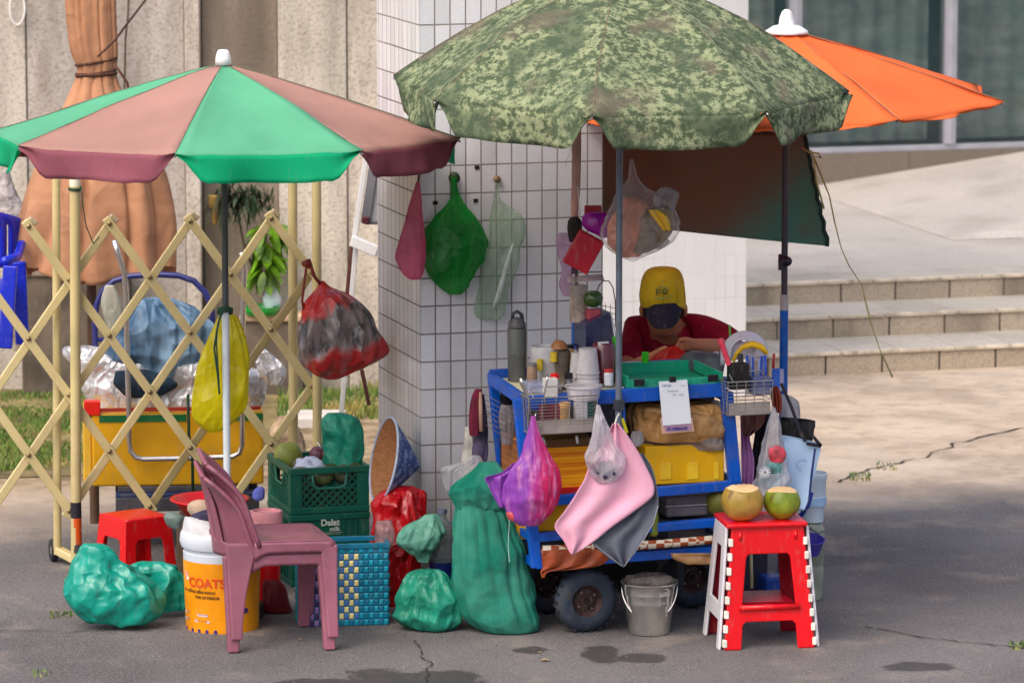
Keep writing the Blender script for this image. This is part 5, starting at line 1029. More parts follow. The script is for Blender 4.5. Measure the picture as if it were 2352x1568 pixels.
cbeam('pole_bracket', zr(1423, 905), V((W(1422, 905, -.2).x, -.2, zr(1423, 905).z)), .02, .03); cbeam('pole_clamp', V((W(1422, 905, -.2).x, -.2, zr(1423, 905).z - .02)), V((W(1422, 905, -.2).x, -.2, zr(1423, 905).z + .02)), .034, .034, m_shl, up=VY)
# ---- checked tarp roll on the deck
t = NT('tarp_check'); ck = t.n('ShaderNodeTexChecker'); mp = t.n('ShaderNodeMapping'); mp.inputs['Scale'].default_value = (1, 1, 1.3); t.l(t.tc.outputs['Object'], mp.inputs[0]); t.l(mp.outputs[0], ck.inputs[0]); ck.inputs['Scale'].default_value = 34
c1 = t.mix(ck.outputs['Fac'], lin((168, 84, 48)), lin((232, 220, 196))); m_tc = t.done(t.principled(c1, .5, 0, .3, t.bump(t.noise(30, 3), .4, .006)))
m_to = pm('tarp_orange', (166, 76, 40), .45, .25, 6, .5, 26, bdist=.012, dirt=.2)
P0 = zr(1246, 1262, -.025); P1 = zr(1655, 1237, -.02); pts = [P0.lerp(P1, k / 12) + V((0, 0, -.006 * sin(pi * k / 12))) for k in range(13)]
trp = thing('rolled_tarp', P0.lerp(P1, .5), 'rolled orange and white checked tarp tied along the lowest blue rail', 'tarp')
MB().tube(pts, [.016 + .003 * noise.noise(V((k, 0, 0))) for k in range(13)], 14).build('checked_roll', m_tc, trp, smooth=True)
MB().join(rsheet([(1262, 1242, 1420), (1280, 1244, 1402), (1297, 1246, 1380), (1306, 1245, 1330), (1312, 1242, 1262), (1326, 1244, 1250)], -.075, 24, 3, .01, 3, 1)).build('hanging_flap', m_to, trp, smooth=True, solid=.002)
MB().join(rsheet([(1270, 1540, 1642), (1284, 1548, 1642), (1296, 1580, 1640)], -.0, 12, 3, .008, 2, 2)).build('hanging_flap', pm('tarp_tan', (164, 124, 82), .5, .2, 8, .3), trp, smooth=True, solid=.002)
# ---- right bay contents
def ctop(nm, x0, y0, x1, y1, b0, b1, m_, label, cat, group=None, bev=.003):
    P0 = c_(x0, y0, b0); P1 = c_(x1, y1, b0); z1 = c_(x0, y1 + (x1 - x0) * .045, b0).z; mb = MB(); mb.fbox(CF, a_(P0)[0], a_(P1)[0], b0, b1, z1, P0.z); return tag(mb.build(nm, m_, bev=bev), label, cat, group)
def cloft(nm, rows, b, m_, label, cat, dr=.5, group=None, par=None, **k):
    x = (rows[len(rows) // 2][1] + rows[len(rows) // 2][2]) / 2; Y = c_(x, rows[len(rows) // 2][0], b).y
    o = loft(rows, Y, dr, k.pop('n', 44), k.pop('sub', 6), **k).build(nm, m_, par, smooth=True); return tag(o, label, cat, group) if label else o
m_kr = pm('paper_brown', (192, 144, 86), .35, .1, 7, .3, 18, bdist=.01, crum=1, cs=14)
cloft('paper_sack', [(922, 1448, 1650), (932, 1440, 1660), (955, 1438, 1662), (985, 1440, 1661), (1004, 1450, 1655)], .12, m_kr, 'creased brown paper sack filling the upper right bay of the cart', 'sack', dr=.65, fold=.06, crease=.22, lump=.006, n=120, sub=14, seed=3)
cloft('clear_wrap', [(992, 1470, 1655), (1002, 1452, 1662), (1016, 1450, 1662), (1028, 1475, 1655)], .09, film('wrap_grey', (168, 160, 156), .75), 'crumpled grey clear plastic wrap under the brown paper sack', 'wrap', dr=.4, fold=.12, crease=.3, lump=.006, n=110, sub=12, seed=5)
yb = thing('yellow_box', c_(1570, 1110, .1), 'yellow box with paler upright bars in the right bay of the cart', 'box')
boxat('box_body', 1482, 1026, 1663, 1106, .022, .34, m_yp, par=yb)
for x in (1520, 1582, 1643): boxat('pale_bar', x - 3, 1062, x + 22 if x < 1640 else x + 8, 1100, .018, .021, pm('bar_paleyellow', (250, 196, 42), .4), par=yb, bev=.001)
m_tub = pm('tub_smoky', (104, 98, 104), .3, .15, 8, .2, alpha=.9)
for i, (y0, y1, x0, x1) in enumerate(((1136, 1160, 1528, 1634), (1162, 1186, 1530, 1632), (1212, 1246, 1532, 1626))):
    P0 = c_(x0, y0, .03); P1 = c_(x1, y1, .03); z0 = c_(x0, y1 + 4, .03).z; f = CF; a0, a1 = a_(P0)[0], a_(P1)[0]; th = thing('food_tub', CF.p((a0 + a1) / 2, .12, z0), ('smoky plastic tub, top of the two stacked under the yellow box', 'smoky plastic tub, under the top one of the stack', 'shallow smoky plastic tub on the lowest shelf of the cart')[i], 'tub', 'smoky food tubs on the cart')
    mb = MB(); mb.fbox(CF, a0 + .006, a1 - .006, .04, .24, z0, P0.z - .007); mb.build('tub_body', m_tub, th, bev=.008); mb = MB(); mb.fbox(CF, a0, a1, .034, .246, P0.z - .0065, P0.z); mb.build('lid', pm('lid_smoky', (150, 144, 148), .3, .1, 8, .1), th, bev=.003)
cloft('green_bottle', [(1150, 1496, 1504), (1170, 1492, 1510), (1195, 1490, 1513), (1222, 1490, 1513), (1230, 1494, 1509)], .0, pm('bottle_olive', (128, 140, 44), .25, .15, 8, .1, alpha=.85), 'slim olive green bottle hanging by the grey cloth', 'bottle', dr=1)
for i, (x, y, r, s_) in enumerate(((1655, 1152, .058, 4),)):
    ball('coconut', c_(x, y, .04), r, pm('coconut_olive', (106, 104, 34), .6, .2, 6, .3), 'whole olive green coconut behind the two cut ones, inside the cart frame', 'coconut', sq=(.95, 1, 1), seed=s_)
# ---- teal tray on the top with clips
tt = thing('teal_tray', c_(1552, 880, .15), 'sea-green plastic tray sunk into the cart top in front of the vendor', 'tray')
m_tt = pm('tray_teal', (16, 160, 122), .35, .1, 5, .1, spec=.5)
L0, L1 = a_(c_(1442, 880, .0))[0], a_(c_(1662, 868, .0))[0]; zf_ = c_(1442, 884, -.0).z; zb3 = c_(1450, 832, .33).z
mb = MB(); mb.fbox(CF, L0, L1, -.002, .004, zf_ - .012, zf_ + .018); mb.fbox(CF, L0, L1, .33, .338, zf_ - .02, zb3); mb.fbox(CF, L0, L0 + .006, .005, .329, zf_ - .012, zf_ + .03); mb.fbox(CF, L1 - .006, L1, .005, .329, zf_ - .012, zf_ + .03); mb.fbox(CF, L0 + .007, L1 - .007, .005, .329, zf_ - .022, zf_ - .014); mb.build('tray_body', m_tt, tt, bev=.002)
mb = MB(); mb.grid(lambda u, v: CF.p(L0 + .01 + (L1 - L0 - .02) * u, -.006, zf_ + .016 - .03 * v) - VY * (.006 + .004 * noise.noise(V((u * 14, v * 3, 0)))), 40, 5); mb.build('film_edge', film('film_aqua', (70, 206, 176), .55), tt, smooth=True)
for px, py in ((1468, 879), (1638, 868)):
    p = c_(px, py, -.014); mb = MB(); mb.fbox(Fr(p), -.020, .020, -.004, .006, -.012, .012); tag(mb.build('binder_clip', pm('clip_black', (26, 26, 28), .4), bev=.003), 'black binder clip at the teal tray %s' % ('end beside the pens' if px > 1600 else 'end beside the umbrella pole'), 'clip')
for i, (px, py, h) in enumerate(((1482, 820, 30), (1412, 785, 20))):
    p = c_(px, py, .24 if i == 0 else .1); mb = MB(); w_ = .013 if i == 0 else .008; mb.fbox(Fr(p), -w_, w_, -.004, .004, -.02, .02); mb.fbox(Fr(p), -w_ * .6, w_ * .6, -.010, -.005, -.022, .014); tag(mb.build('peg', pm('peg_green', (50, 176, 22), .35), bev=.004), ('bright green clothes peg on the back edge of the teal tray', 'small green peg clipped to the clear box by the pole')[i], 'peg')
# ---- payment card (the square code is left out)
cd_ = thing('payment_card', c_(1550, 990, -.05), 'white laminated payment card clipped to the blue rail', 'sign')
def cardp(x, y, b): return c_(x, y, b)
mb = MB(); q4 = [cardp(1513, 876, -.028), cardp(1578, 871, -.028), cardp(1588, 972, -.045), cardp(1522, 977, -.045)]; mb.add(q4, [(0, 1, 2, 3)]); mb.build('card', pm('card_white', (240, 242, 246), .3, .01, 3, 0, spec=.5), cd_, solid=.002)
mb = MB(); mb.add([cardp(1516, 960, -.038), cardp(1590, 958, -.038), cardp(1594, 990, -.040), cardp(1520, 996, -.040)], [(0, 1, 2, 3)]); mb.build('backing_card', pm('card_peach', (222, 180, 150), .5, .05, 4, 0), cd_, solid=.002)
mb = MB(); mb.add([cardp(1526, 977, -.043), cardp(1588, 974, -.043), cardp(1590, 988, -.043), cardp(1528, 992, -.043)], [(0, 1, 2, 3)]); mb.build('purple_strip', pm('strip_lilac', (186, 150, 176), .5, .05, 4, 0), cd_)
def flat(px, py, b, dv=0): o_ = cardp(px, py, b); du = (cardp(px + 20, py - .9, b) - o_).normalized(); return lambda x, y: o_ + du * x + V((0, 0, y))
text('SX MBBANK', 'print_letters', pm('print_purple', (92, 72, 150), .5), .0145, flat(1532, 988, -.0455), cd_, bold=.0008)
m_pg = pm('print_grey', (150, 156, 172), .5)
text('VIETQR', 'print_letters', pm('print_bluegrey', (150, 164, 192), .5), .0105, flat(1520, 888, -.0335), cd_, bold=.0003); text('napas', 'print_letters', m_pg, .008, flat(1564, 887, -.0335), cd_)
mb = MB()
for x, y, w_ in ((1533, 899, .042), (1545, 907, .014), (1560, 907, .018), (1541, 956, .016)): fl = flat(x, y, -.0415); mb.add([fl(0, 0), fl(w_, 0), fl(w_, .0026), fl(0, .0026)], [(0, 1, 2, 3)])
mb.build('print_lines', m_pg, cd_)
p = c_(1545, 871, -.03); mb = MB(); mb.fbox(Fr(p), -.013, .013, -.004, .005, -.010, .010); mb.build('black_clip', pm('clip_black', (26, 26, 28), .4), cd_, bev=.003)
# ---- wire baskets
m_wire = pm('wire_steel', (190, 186, 180), .3, .05, 6, 0, metal=.8)
def wbasket(x0, x1, yt, yb, b0, label, dy=0.0, rows=12):
    P0 = c_(x0, yt, b0); P1 = c_(x1, yt - (x1 - x0) * .05, b0); a0, a1 = a_(P0)[0], a_(P1)[0]; z1 = P0.z; z0 = c_(x0, yb, b0).z; th = thing('wire_basket', CF.p((a0 + a1) / 2, b0 / 2, z0), label, 'basket'); be = -.004
    mb = MB(); R = lambda z, s_=0: [CF.p(a0 + s_, b0 + s_, z), CF.p(a1 - s_, b0 + s_, z), CF.p(a1 - s_, be, z), CF.p(a0 + s_, be, z), CF.p(a0 + s_, b0 + s_, z)]
    for k in range(rows + 1):
        z = z0 + (z1 - z0) * k / rows; r = R(z, .010 * (1 - k / rows)); [mb.tube([p, q], .0026 if k == rows else .00115, 6) for p, q in zip(r, r[1:])]
    mb.build('wires', m_wire, th)
    mb = MB(); n = 5
    for k in range(n + 1):
        a = a0 + (a1 - a0) * k / n; mb.tube([CF.p(a, b0 - .001, z1), CF.p(a, b0 + .009, z0)], .0014, 6)
    for b in (b0 * .66, b0 * .33): mb.tube([CF.p(a0, b, z1), CF.p(a0 + .01, b, z0)], .0014, 6)
    mb.tube([CF.p(a0 + .02, b0, z1), CF.p(a0 + .02, b0 * .6, z1 + .022), CF.p(a0 + .03, b0 * .5, z1 + .03), CF.p(a1 - .03, b0 * .5, z1 + .03), CF.p(a1 - .02, b0, z1)], .0024, 7)
    mb.build('uprights', m_wire, th)
    mb = MB(); mb.fbox(CF, a0 + .011, a1 - .011, b0 + .011, be - .001, z0, z0 + .002); mb.fbox(CF, a0 + .006, a1 - .006, b0 + .007, b0 + .008, z0 + .002, z0 + (z1 - z0) * .38); mb.build('base_sheet', pm('tray_grey', (160, 150, 144), .4, .1, 5, .1, alpha=.75), th)
    return a0, a1, z0, z1
LA0, LA1, LZ0, LZ1 = wbasket(1214, 1372, 915, 1000, -.11, 'wide chrome wire basket of small jars at the front of the cart, under the bottles')
RA0, RA1, RZ0, RZ1 = wbasket(1672, 1775, 878, 956, -.10, 'narrower chrome wire basket with black holder and blue pens at the end of the cart', rows=9)
# things in and over the left basket
def turned(nm, px, py, b, prof, m_, label, cat, group=None, par=None, n=28, lean=None):
    o_ = c_(px, py, b); mb = MB().lathe(prof, o_, lean or UZ, n); o = mb.build(nm, m_, par, smooth=True, sharp=35); return tag(o, label, cat, group) if label else o
PX = M(.0, 950)
def px_(n): return n * PX
turned('glass', 1297, 985, -.055, [(0, 0), (px_(11), 0), (px_(13.5), px_(62)), (px_(12), px_(62)), (0, px_(50))], pm('cup_tan', (206, 160, 104), .4, .25, 20, .3), 'tan paper cup standing in the wide wire basket', 'cup')
mb = MB(); p = c_(1345, 985, -.06); mb.fbox(Fr(p), -.040, .002, -.015, .02, 0, .115); mb.build('box_white', pm('pack_white', (206, 206, 210), .5, .06, 6, .05)); tag(bpy.data.objects['box_white'], 'upright white carton in the wide wire basket', 'carton'); bpy.data.objects['box_white'].name = 'carton'
mb = MB(); mb.fbox(Fr(p), .004, .040, -.012, .025, 0, .10); tag(mb.build('carton', pm('pack_teal', (34, 84, 76), .5, .1, 6, .05)), 'dark teal carton at the end of the wide wire basket', 'carton')
mb = MB(); p = c_(1240, 988, -.05); mb.fbox(Fr(p), .005, .075, -.01, .03, 0, .09); tag(mb.build('carton', pm('pack_maroon', (110, 34, 50), .6, .2, 12, .3)), 'long maroon packet lying in the wide wire basket', 'packet')
for i, (x0, y0, x1, y1, r0, r1) in enumerate(((1196, 868, 1215, 920, .010, .004), (1258, 862, 1250, 910, .005, .003))):
    b = -.06; P = [c_(x0, y0, b), c_(x0 + (x1 - x0) * .2, y0 + (y1 - y0) * .2, b), c_(x0 + (x1 - x0) * .6, y0 + (y1 - y0) * .6, b), c_(x1, y1, b), c_(x1 + 4, y1 + 35, b)]
    tag(MB().tube(P, [r0 * .6, r0, r0 * .7, r1, r1], 10).build('spoon', m_chr, smooth=True), ('shiny spoon handle sticking up at the near corner of the wide wire basket', 'small thin steel spoon in the clear box behind the basket')[i], 'spoon')
bt = thing('sauce_bottle', c_(1274, 915, .03), 'small clear bottle of dark red sauce with a bright red cap', 'bottle')
turned('glass_body', 1274, 915, .03, [(0, 0), (px_(18), 0), (px_(19), px_(20)), (px_(18), px_(30)), (px_(10), px_(40)), (px_(9), px_(44)), (0, px_(44))], pm('sauce_glass', (180, 174, 184), .12, .1, 6, 0, spec=.8, alpha=.55), None, None, par=bt)
turned('sauce', 1274, 914, .03, [(0, 0), (px_(16), 0), (px_(17), px_(20)), (0, px_(21))], pm('sauce_red', (66, 8, 30), .25), None, None, par=bt)
turned('cap', 1274, 871, .03, [(0, 0), (px_(10), 0), (px_(10), px_(12)), (px_(8), px_(14)), (0, px_(14))], m_rd, None, None, par=bt)
bt = thing('dark_bottle', c_(1306, 915, .05), 'small dark soy sauce bottle with a black cap next to the red-capped one', 'bottle')
turned('glass_body', 1306, 915, .05, [(0, 0), (px_(17), 0), (px_(18), px_(22)), (px_(9), px_(42)), (px_(8), px_(48)), (0, px_(48))], pm('soy_glass', (96, 92, 100), .15, .2, 6, 0, spec=.8, alpha=.8), None, None, par=bt)
turned('sauce', 1306, 914, .05, [(0, 0), (px_(15.5), 0), (px_(16), px_(20)), (0, px_(21))], pm('soy_black', (20, 20, 34), .25), None, None, par=bt)
turned('cap', 1306, 868, .05, [(0, 0), (px_(10), 0), (px_(10), px_(12)), (0, px_(13))], pm('cap_black', (24, 24, 32), .35), None, None, par=bt)
mb = MB(); p = c_(1205, 905, .06); mb.fbox(Fr(p), .005, .115, -.04, .05, .0, .045); tag(mb.build('clear_box', pm('box_lilac', (156, 164, 202), .2, .1, 8, .2, alpha=.6, spec=.7), bev=.006), 'clear bluish plastic box on the cream tray behind the spoon', 'box')
# tumbler
tm = thing('grey_tumbler', c_(1187, 872, .30), 'tall grey metal drinking flask with a loop lid on the cart corner', 'flask')
turned('flask_body', 1187, 874, .30, [(0, 0), (px_(20), 0), (px_(21), .006), (px_(21.5), px_(62)), (px_(22), px_(64)), (px_(21.5), px_(66)), (px_(22.5), px_(120)), (px_(21), px_(124)), (0, px_(124))], pm('flask_grey', (92, 94, 92), .5, .1, 6, .1, metal=.2), None, None, par=tm)
turned('lid', 1187, 751, .30, [(0, 0), (px_(21), 0), (px_(21), px_(8)), (px_(17), px_(16)), (px_(12), px_(22)), (0, px_(22))], pm('flask_lid', (84, 84, 84), .45), None, None, par=tm)
MB().tube([c_(1176, 734, .30), c_(1178, 720, .30), c_(1188, 715, .30), c_(1198, 722, .30), c_(1200, 736, .30)], .007, 8).build('loop', pm('flask_loop', (60, 60, 62), .5), tm, smooth=True)
# big clear jar with sauce, cups, jug
mc = pm('cup_clear', (206, 204, 206), .12, .08, 6, .1, spec=.8, alpha=.5); mc2 = pm('cup_milky', (216, 210, 214), .2, .1, 6, .2, spec=.7, alpha=.72)
jr = thing('condiment_jar', c_(1250, 872, .24), 'wide clear jar half full of brown sauce behind the red-capped bottle', 'jar')
turned('jar_glass', 1252, 876, .24, [(0, 0), (px_(34), 0), (px_(35), px_(80)), (px_(33), px_(84)), (px_(32), px_(80)), (px_(32), .004), (0, .004)], mc, None, None, par=jr)
turned('brown_sauce', 1252, 875, .24, [(0, .005), (px_(31), .005), (px_(31), px_(28)), (px_(16), px_(44)), (0, px_(40))], pm('sauce_brown', (92, 52, 28), .4, .25, 12, .4), None, None, par=jr)
turned('yellow_label', 1240, 850, .18, [(0, 0), (px_(7), 0), (px_(7), px_(26)), (0, px_(26))], pm('tag_yellow', (206, 176, 40), .5), None, None, par=jr)
turned('yellow_tag', 1272, 830, .18, [(0, 0), (px_(8), 0), (px_(8), px_(22)), (0, px_(22))], pm('tag_yellow', (206, 176, 40), .5), None, None, par=jr)
tw = thing('drink_cup', c_(1292, 880, .20), 'grey drinking glass with a brown lid and black straw behind the dark bottle', 'glass')
turned('cup_body', 1290, 884, .2, [(0, 0), (px_(15), 0), (px_(20), px_(82)), (px_(18), px_(82)), (0, px_(10))], pm('cup_greybrown', (116, 104, 92), .25, .3, 10, .2, alpha=.85), None, None, par=tw)
turned('lid', 1284, 800, .2, [(0, 0), (px_(20), 0), (px_(18), px_(10)), (px_(10), px_(18)), (0, px_(20))], pm('lid_brown', (158, 104, 58), .5, .2, 8, .3), None, None, par=tw)
MB().tube([c_(1288, 790, .2), c_(1306, 840, .19), c_(1314, 880, .19)], .002, 6).build('straw', pm('straw_dark', (40, 36, 36), .5), tw)
for i, (px, py, h, r, lb) in enumerate(((1350, 905, 118, 28, 'tall stack of clear plastic cups at the front of the cream tray'), (1330, 895, 95, 24, 'shorter stack of clear cups behind the tall stack'))):
    th = thing('cup_stack', c_(px, py, .05 + .09 * i), lb, 'cups', 'stacks of clear cups'); z = 0
    for k in range(6):
        turned('cup', px, py - k * (h - 60) / 6, .05 + .09 * i, [(px_(r), 0), (px_(r + 1.5), px_(2)), (px_(r - 1), px_(3)), (px_(r * .74), px_(58)), (0, px_(59))], mc2 if k % 2 else mc, None, None, par=th)
turned('clear_lidded_tub', 1340, 915, -.03, [(0, 0), (px_(36), 0), (px_(40), px_(26)), (px_(44), px_(28)), (px_(44), px_(32)), (0, px_(34))], mc2, 'flat clear lidded tub at the foot of the cup stacks', 'tub'); 
bpy.data.objects['clear_lidded_tub'].name = 'clear_tub'
# navy acrylic box with red jar
ab = thing('navy_box', c_(1395, 870, .2), 'tall navy smoked acrylic box behind the umbrella pole of the cart', 'box')
mb = MB(); Pq = [c_(1346, 745, .17), c_(1402, 716, .2), c_(1430, 880, .2), c_(1346, 880, .17)]; Pr = [p + VY * .15 for p in Pq]; mb.add(Pq + Pr, [(0, 1, 2, 3), (7, 6, 5, 4), (0, 4, 5, 1), (1, 5, 6, 2), (2, 6, 7, 3), (3, 7, 4, 0)]); mb.build('box_shell', pm('acrylic_navy', (34, 40, 84), .15, .2, 5, .05, spec=.8, alpha=.85), ab, bev=.003)
MB().tube([c_(1402, 716, .18), c_(1412, 760, .18), c_(1430, 880, .18)], .0025, 6).build('box_edge', pm('edge_clear', (170, 180, 196), .2), ab)
turned('red_jar', 1386, 876, .10, [(0, 0), (px_(26), 0), (px_(26), px_(86)), (px_(22), px_(92)), (0, px_(92))], pm('jar_wine', (96, 12, 34), .2, .1, 5, 0, spec=.7), 'wine-red jar with a white lid in front of the navy box', 'jar')
mb = MB(); p = c_(1384, 792, .08); mb.fbox(Fr(p), -.018, .022, -.01, .004, -.006, .012); tag(mb.build('white_tag', pm('pack_white', (206, 206, 210)), bev=.002), 'small white tag on top of the wine-red jar', 'tag')
# ---- standing rack at the back of the cart with lime
mb = MB(); p = c_(1319, 760, DP); mb.fbox(Fr(p), -.008, .012, -.01, .01, -.16, .04); mb.build('back_upright', m_blue, cart, bev=.003)
mb = MB(); p = c_(1335, 800, .34); mb.fbox(Fr(p), -.006, .015, -.005, .005, -.06, .075); tag(mb.build('white_strip', pm('pack_white', (206, 206, 210)), bev=.003), 'narrow upright white strip beside the blue rear upright', 'strip')
rk = thing('hanging_rack', c_(1372, 745, .26), 'small wire rack with an arched wire handle over the navy box', 'rack')
mb = MB(); pts = [c_(1370, 672, .26), c_(1376, 655, .26), (c_(1386, 645, .26)), c_(1398, 645, .26), c_(1408, 660, .26), c_(1413, 690, .26), c_(1415, 740, .26)]; mb.tube(pts, .0022, 6)
for k in range(4): mb.tube([c_(1376, 700 + k * 13, .27), c_(1414, 708 + k * 13, .27)], .0013, 5)
for k in range(4): mb.tube([c_(1380 + k * 11, 698, .27), c_(1380 + k * 11, 752, .27)], .0013, 5)
mb.build('wires', pm('wire_dark', (86, 80, 84), .4, metal=.6), rk)
m_lime = pm('lime_green', (44, 76, 22), .35, .2, 8, .15, 60, spec=.6)
ball('lime', c_(1363, 686, .24), px_(23), m_lime, 'dark green lime perched on the pink packet above the glasses', 'lime', sq=(1, 1, .88), seed=2)
mb = MB(); p = c_(1362, 722, .25); mb.fbox(Fr(p), -.026, .026, -.02, .02, -.025, .02); tag(mb.build('pink_packet', pm('pack_pink', (176, 70, 82), .5, .15, 8, .4), bev=.006), 'dusty pink packet under the dark green lime', 'packet')
jr = thing('snack_jar', c_(1325, 740, .28), 'cloudy jar of tan snacks beside the dark green lime', 'jar')
turned('jar_body', 1328, 738, .28, [(0, 0), (px_(20), 0), (px_(21), px_(80)), (px_(18), px_(86)), (0, px_(86))], pm('jar_cloudy', (176, 160, 150), .3, .3, 12, .2, alpha=.7), None, None, par=jr)
turned('snacks', 1328, 736, .28, [(0, .01), (px_(17), .01), (px_(17), px_(62)), (0, px_(64))], pm('snack_tan', (190, 146, 90), .7, .4, 22, .6, 60), None, None, par=jr)
mb = MB(); mb.grid(lambda u, v: c_(1298 + 82 * u, 646 - 6 * u - 12 * v, .26) + VY * (-.04 + .02 * v), 12, 4); tag(mb.build('plastic_sheet', film('film_rosy', (206, 184, 186), .7), smooth=True, solid=.002), 'pale rosy plastic lid sheet over the snack jar', 'lid')
# ---- front hanging bags
def hang(nm, rows, Y, m_, label, cat, **k):
    o = loft(rows, Y, k.pop('dr', .55), k.pop('n', 60), k.pop('sub', 8), floor=False, **k).build(nm, m_, k.pop('par', None), smooth=True); return tag(o, label, cat)
t = NT('bag_magenta'); s3 = t.n('ShaderNodeSeparateXYZ'); t.l(t.tc.outputs['Object'], s3.inputs[0]); gx = t.math('ADD', s3.outputs[0], t.math('MULTIPLY', t.math('SUBTRACT', t.noise(9, 3, stretch=(2, 2, .4)), .5), .12))
c1 = t.mix(t.step(gx, -.03, .09), lin((168, 84, 206)), lin((232, 44, 110))); c1 = t.mix(t.step(t.noise(26, 3, stretch=(2, 2, .3)), .45, .75), c1, lin((226, 150, 210))); p_ = t.principled(c1, .3, 0, .6, t.bump(t.noise(24, 4, stretch=(2, 2, .3)), .7, .012)); tr = t.n('ShaderNodeBsdfTranslucent'); t.l(c1, tr.inputs[0]); mx = t.n('ShaderNodeMixShader'); mx.inputs[0].default_value = .4; t.l(p_, mx.inputs[1]); t.l(tr.outputs[0], mx.inputs[2]); tp = t.n('ShaderNodeBsdfTransparent'); m2 = t.n('ShaderNodeMixShader'); m2.inputs[0].default_value = .88; t.l(tp.outputs[0], m2.inputs[1]); t.l(mx.outputs[0], m2.inputs[2]); m_mg = t.done(m2.outputs[0])
YB2 = -.19
mg = thing('magenta_bag', W(1215, 1207, YB2), 'translucent magenta and violet plastic bag of onions hanging from the wire basket', 'bag')
loft([(955, 1220, 1229), (975, 1217, 1233), (1010, 1209, 1245), (1045, 1198, 1262), (1075, 1178, 1276), (1105, 1160, 1286), (1140, 1150, 1288), (1170, 1158, 1272), (1192, 1172, 1254), (1206, 1190, 1236)], YB2, .55, 110, 12, fold=.08, seed=3, crease=.2, floor=False, pleat=.07, pk=15).build('bag_body', m_mg, mg, smooth=True)
mb = MB(); mb.join(rsheet([(1062, 1180, 1190), (1085, 1150, 1186), (1096, 1114, 1182), (1112, 1120, 1178), (1140, 1134, 1170), (1166, 1148, 1166)], YB2 + .02, 10, 4, .012, 2, 4)); mb.build('loose_handle', m_mg, mg, smooth=True, solid=.001)
for i, (x, y, r) in enumerate(((1180, 1180, .026), (1212, 1176, .030), (1244, 1172, .026), (1225, 1140, .026))): ball('onion', W(x, y, YB2), r, pm('onion_pink', (206, 84, 90), .4, .2, 9, .2), 'pink onion inside the magenta bag', 'onion', seed=i, group='onions in the magenta bag', n=16)
MB().tube([W(1226, 962, -.15), W(1229, 955, -.17), W(1231, 950, -.16), W(1231, 944, -.13)], .003, 7).build('hook', m_chr, mg, smooth=True)
YW2 = -.255
wb = thing('white_bag', W(1393, 1110, YW2), 'milky white plastic bag of dark fruit hung at the end of the wide wire basket', 'bag')
loft([(930, 1370, 1378), (950, 1368, 1384), (985, 1364, 1398), (1020, 1356, 1415), (1050, 1350, 1436), (1075, 1352, 1432), (1095, 1362, 1422), (1108, 1374, 1408)], YW2, .5, 100, 12, fold=.12, seed=7, crease=.24, floor=False, pleat=.08, pk=11).build('bag_body', film('film_white', (232, 226, 240), .5), wb, smooth=True)
for i, (x, y, r) in enumerate(((1376, 1082, .017), (1392, 1090, .018), (1409, 1083, .017), (1384, 1068, .016), (1400, 1069, .017), (1392, 1078, .017))): ball('plum', W(x, y, YW2 - .006 - .004 * (i % 3)), r, pm('plum_dark', (58, 48, 78), .4, .2, 9, .2), 'dark plum inside the milky white bag', 'plum', seed=i, group='plums in the white bag', n=16)
# cloths
m_pk = pm('cloth_pink', (238, 176, 200), .85, .06, 4, .25, 60, trans=.15); m_gy = pm('cloth_grey', (92, 98, 110), .85, .12, 6, .3, 60, spec=.2)
cl = rsheet([(1040, 1462, 1476), (1075, 1462, 1498), (1115, 1448, 1508), (1160, 1428, 1512), (1200, 1395, 1500), (1240, 1358, 1475), (1272, 1388, 1454), (1300, 1428, 1436)], -.232, 26, 6, .014, 2, 3).build('grey_cloth', m_gy, smooth=True, solid=.002); tag(cl, 'dark grey cloth with a pale hem hanging behind the pink cloth', 'cloth')
def hem(pts, Y): return MB().tube([W(x, y, Y) for x, y in pts], .0016, 5)
hem([(1356, 1242), (1390, 1270), (1432, 1301), (1455, 1272), (1480, 1236), (1501, 1200), (1512, 1160)], -.244).build('hem', pm('hem_pale', (150, 152, 164), .8), cl)
tag(rsheet([(972, 1408, 1420), (1000, 1394, 1442), (1040, 1372, 1468), (1075, 1352, 1486), (1105, 1340, 1500), (1128, 1326, 1503), (1145, 1316, 1494), (1175, 1296, 1455), (1208, 1274, 1408), (1240, 1294, 1368), (1262, 1306, 1334), (1272, 1312, 1318)], -.250, 30, 6, .016, 2, 5).build('pink_cloth', m_pk, smooth=True, solid=.002), 'pale pink square cloth hung by its corner on the cart front', 'cloth')
mb = MB(); mb.tube([W(1412, 975, -.25), W(1416, 960, -.235), W(1422, 950, -.22)], .003, 6); tag(mb.build('white_string', pm('string_white', (226, 220, 206), .8)), 'short white string holding the pink cloth to the cart', 'string')
cloft('clear_knot', [(990, 1455, 1470), (1000, 1450, 1474), (1015, 1452, 1475), (1025, 1456, 1468)], -.03, film('film_clear', (214, 214, 220), .4), 'knotted clear bag end beside the pink cloth', 'bag', fold=.3, crease=.3, dr=.6)
mb = MB(); mb.beam(c_(1429, 960, -.02), c_(1440, 994, -.02), .006, .012, up=V((1, 0, 0))); tag(mb.build('yellow_ribbon', pm('ribbon_yellow', (222, 212, 40), .5), bev=.002), 'short yellow strip by the pole on the cart front', 'ribbon')
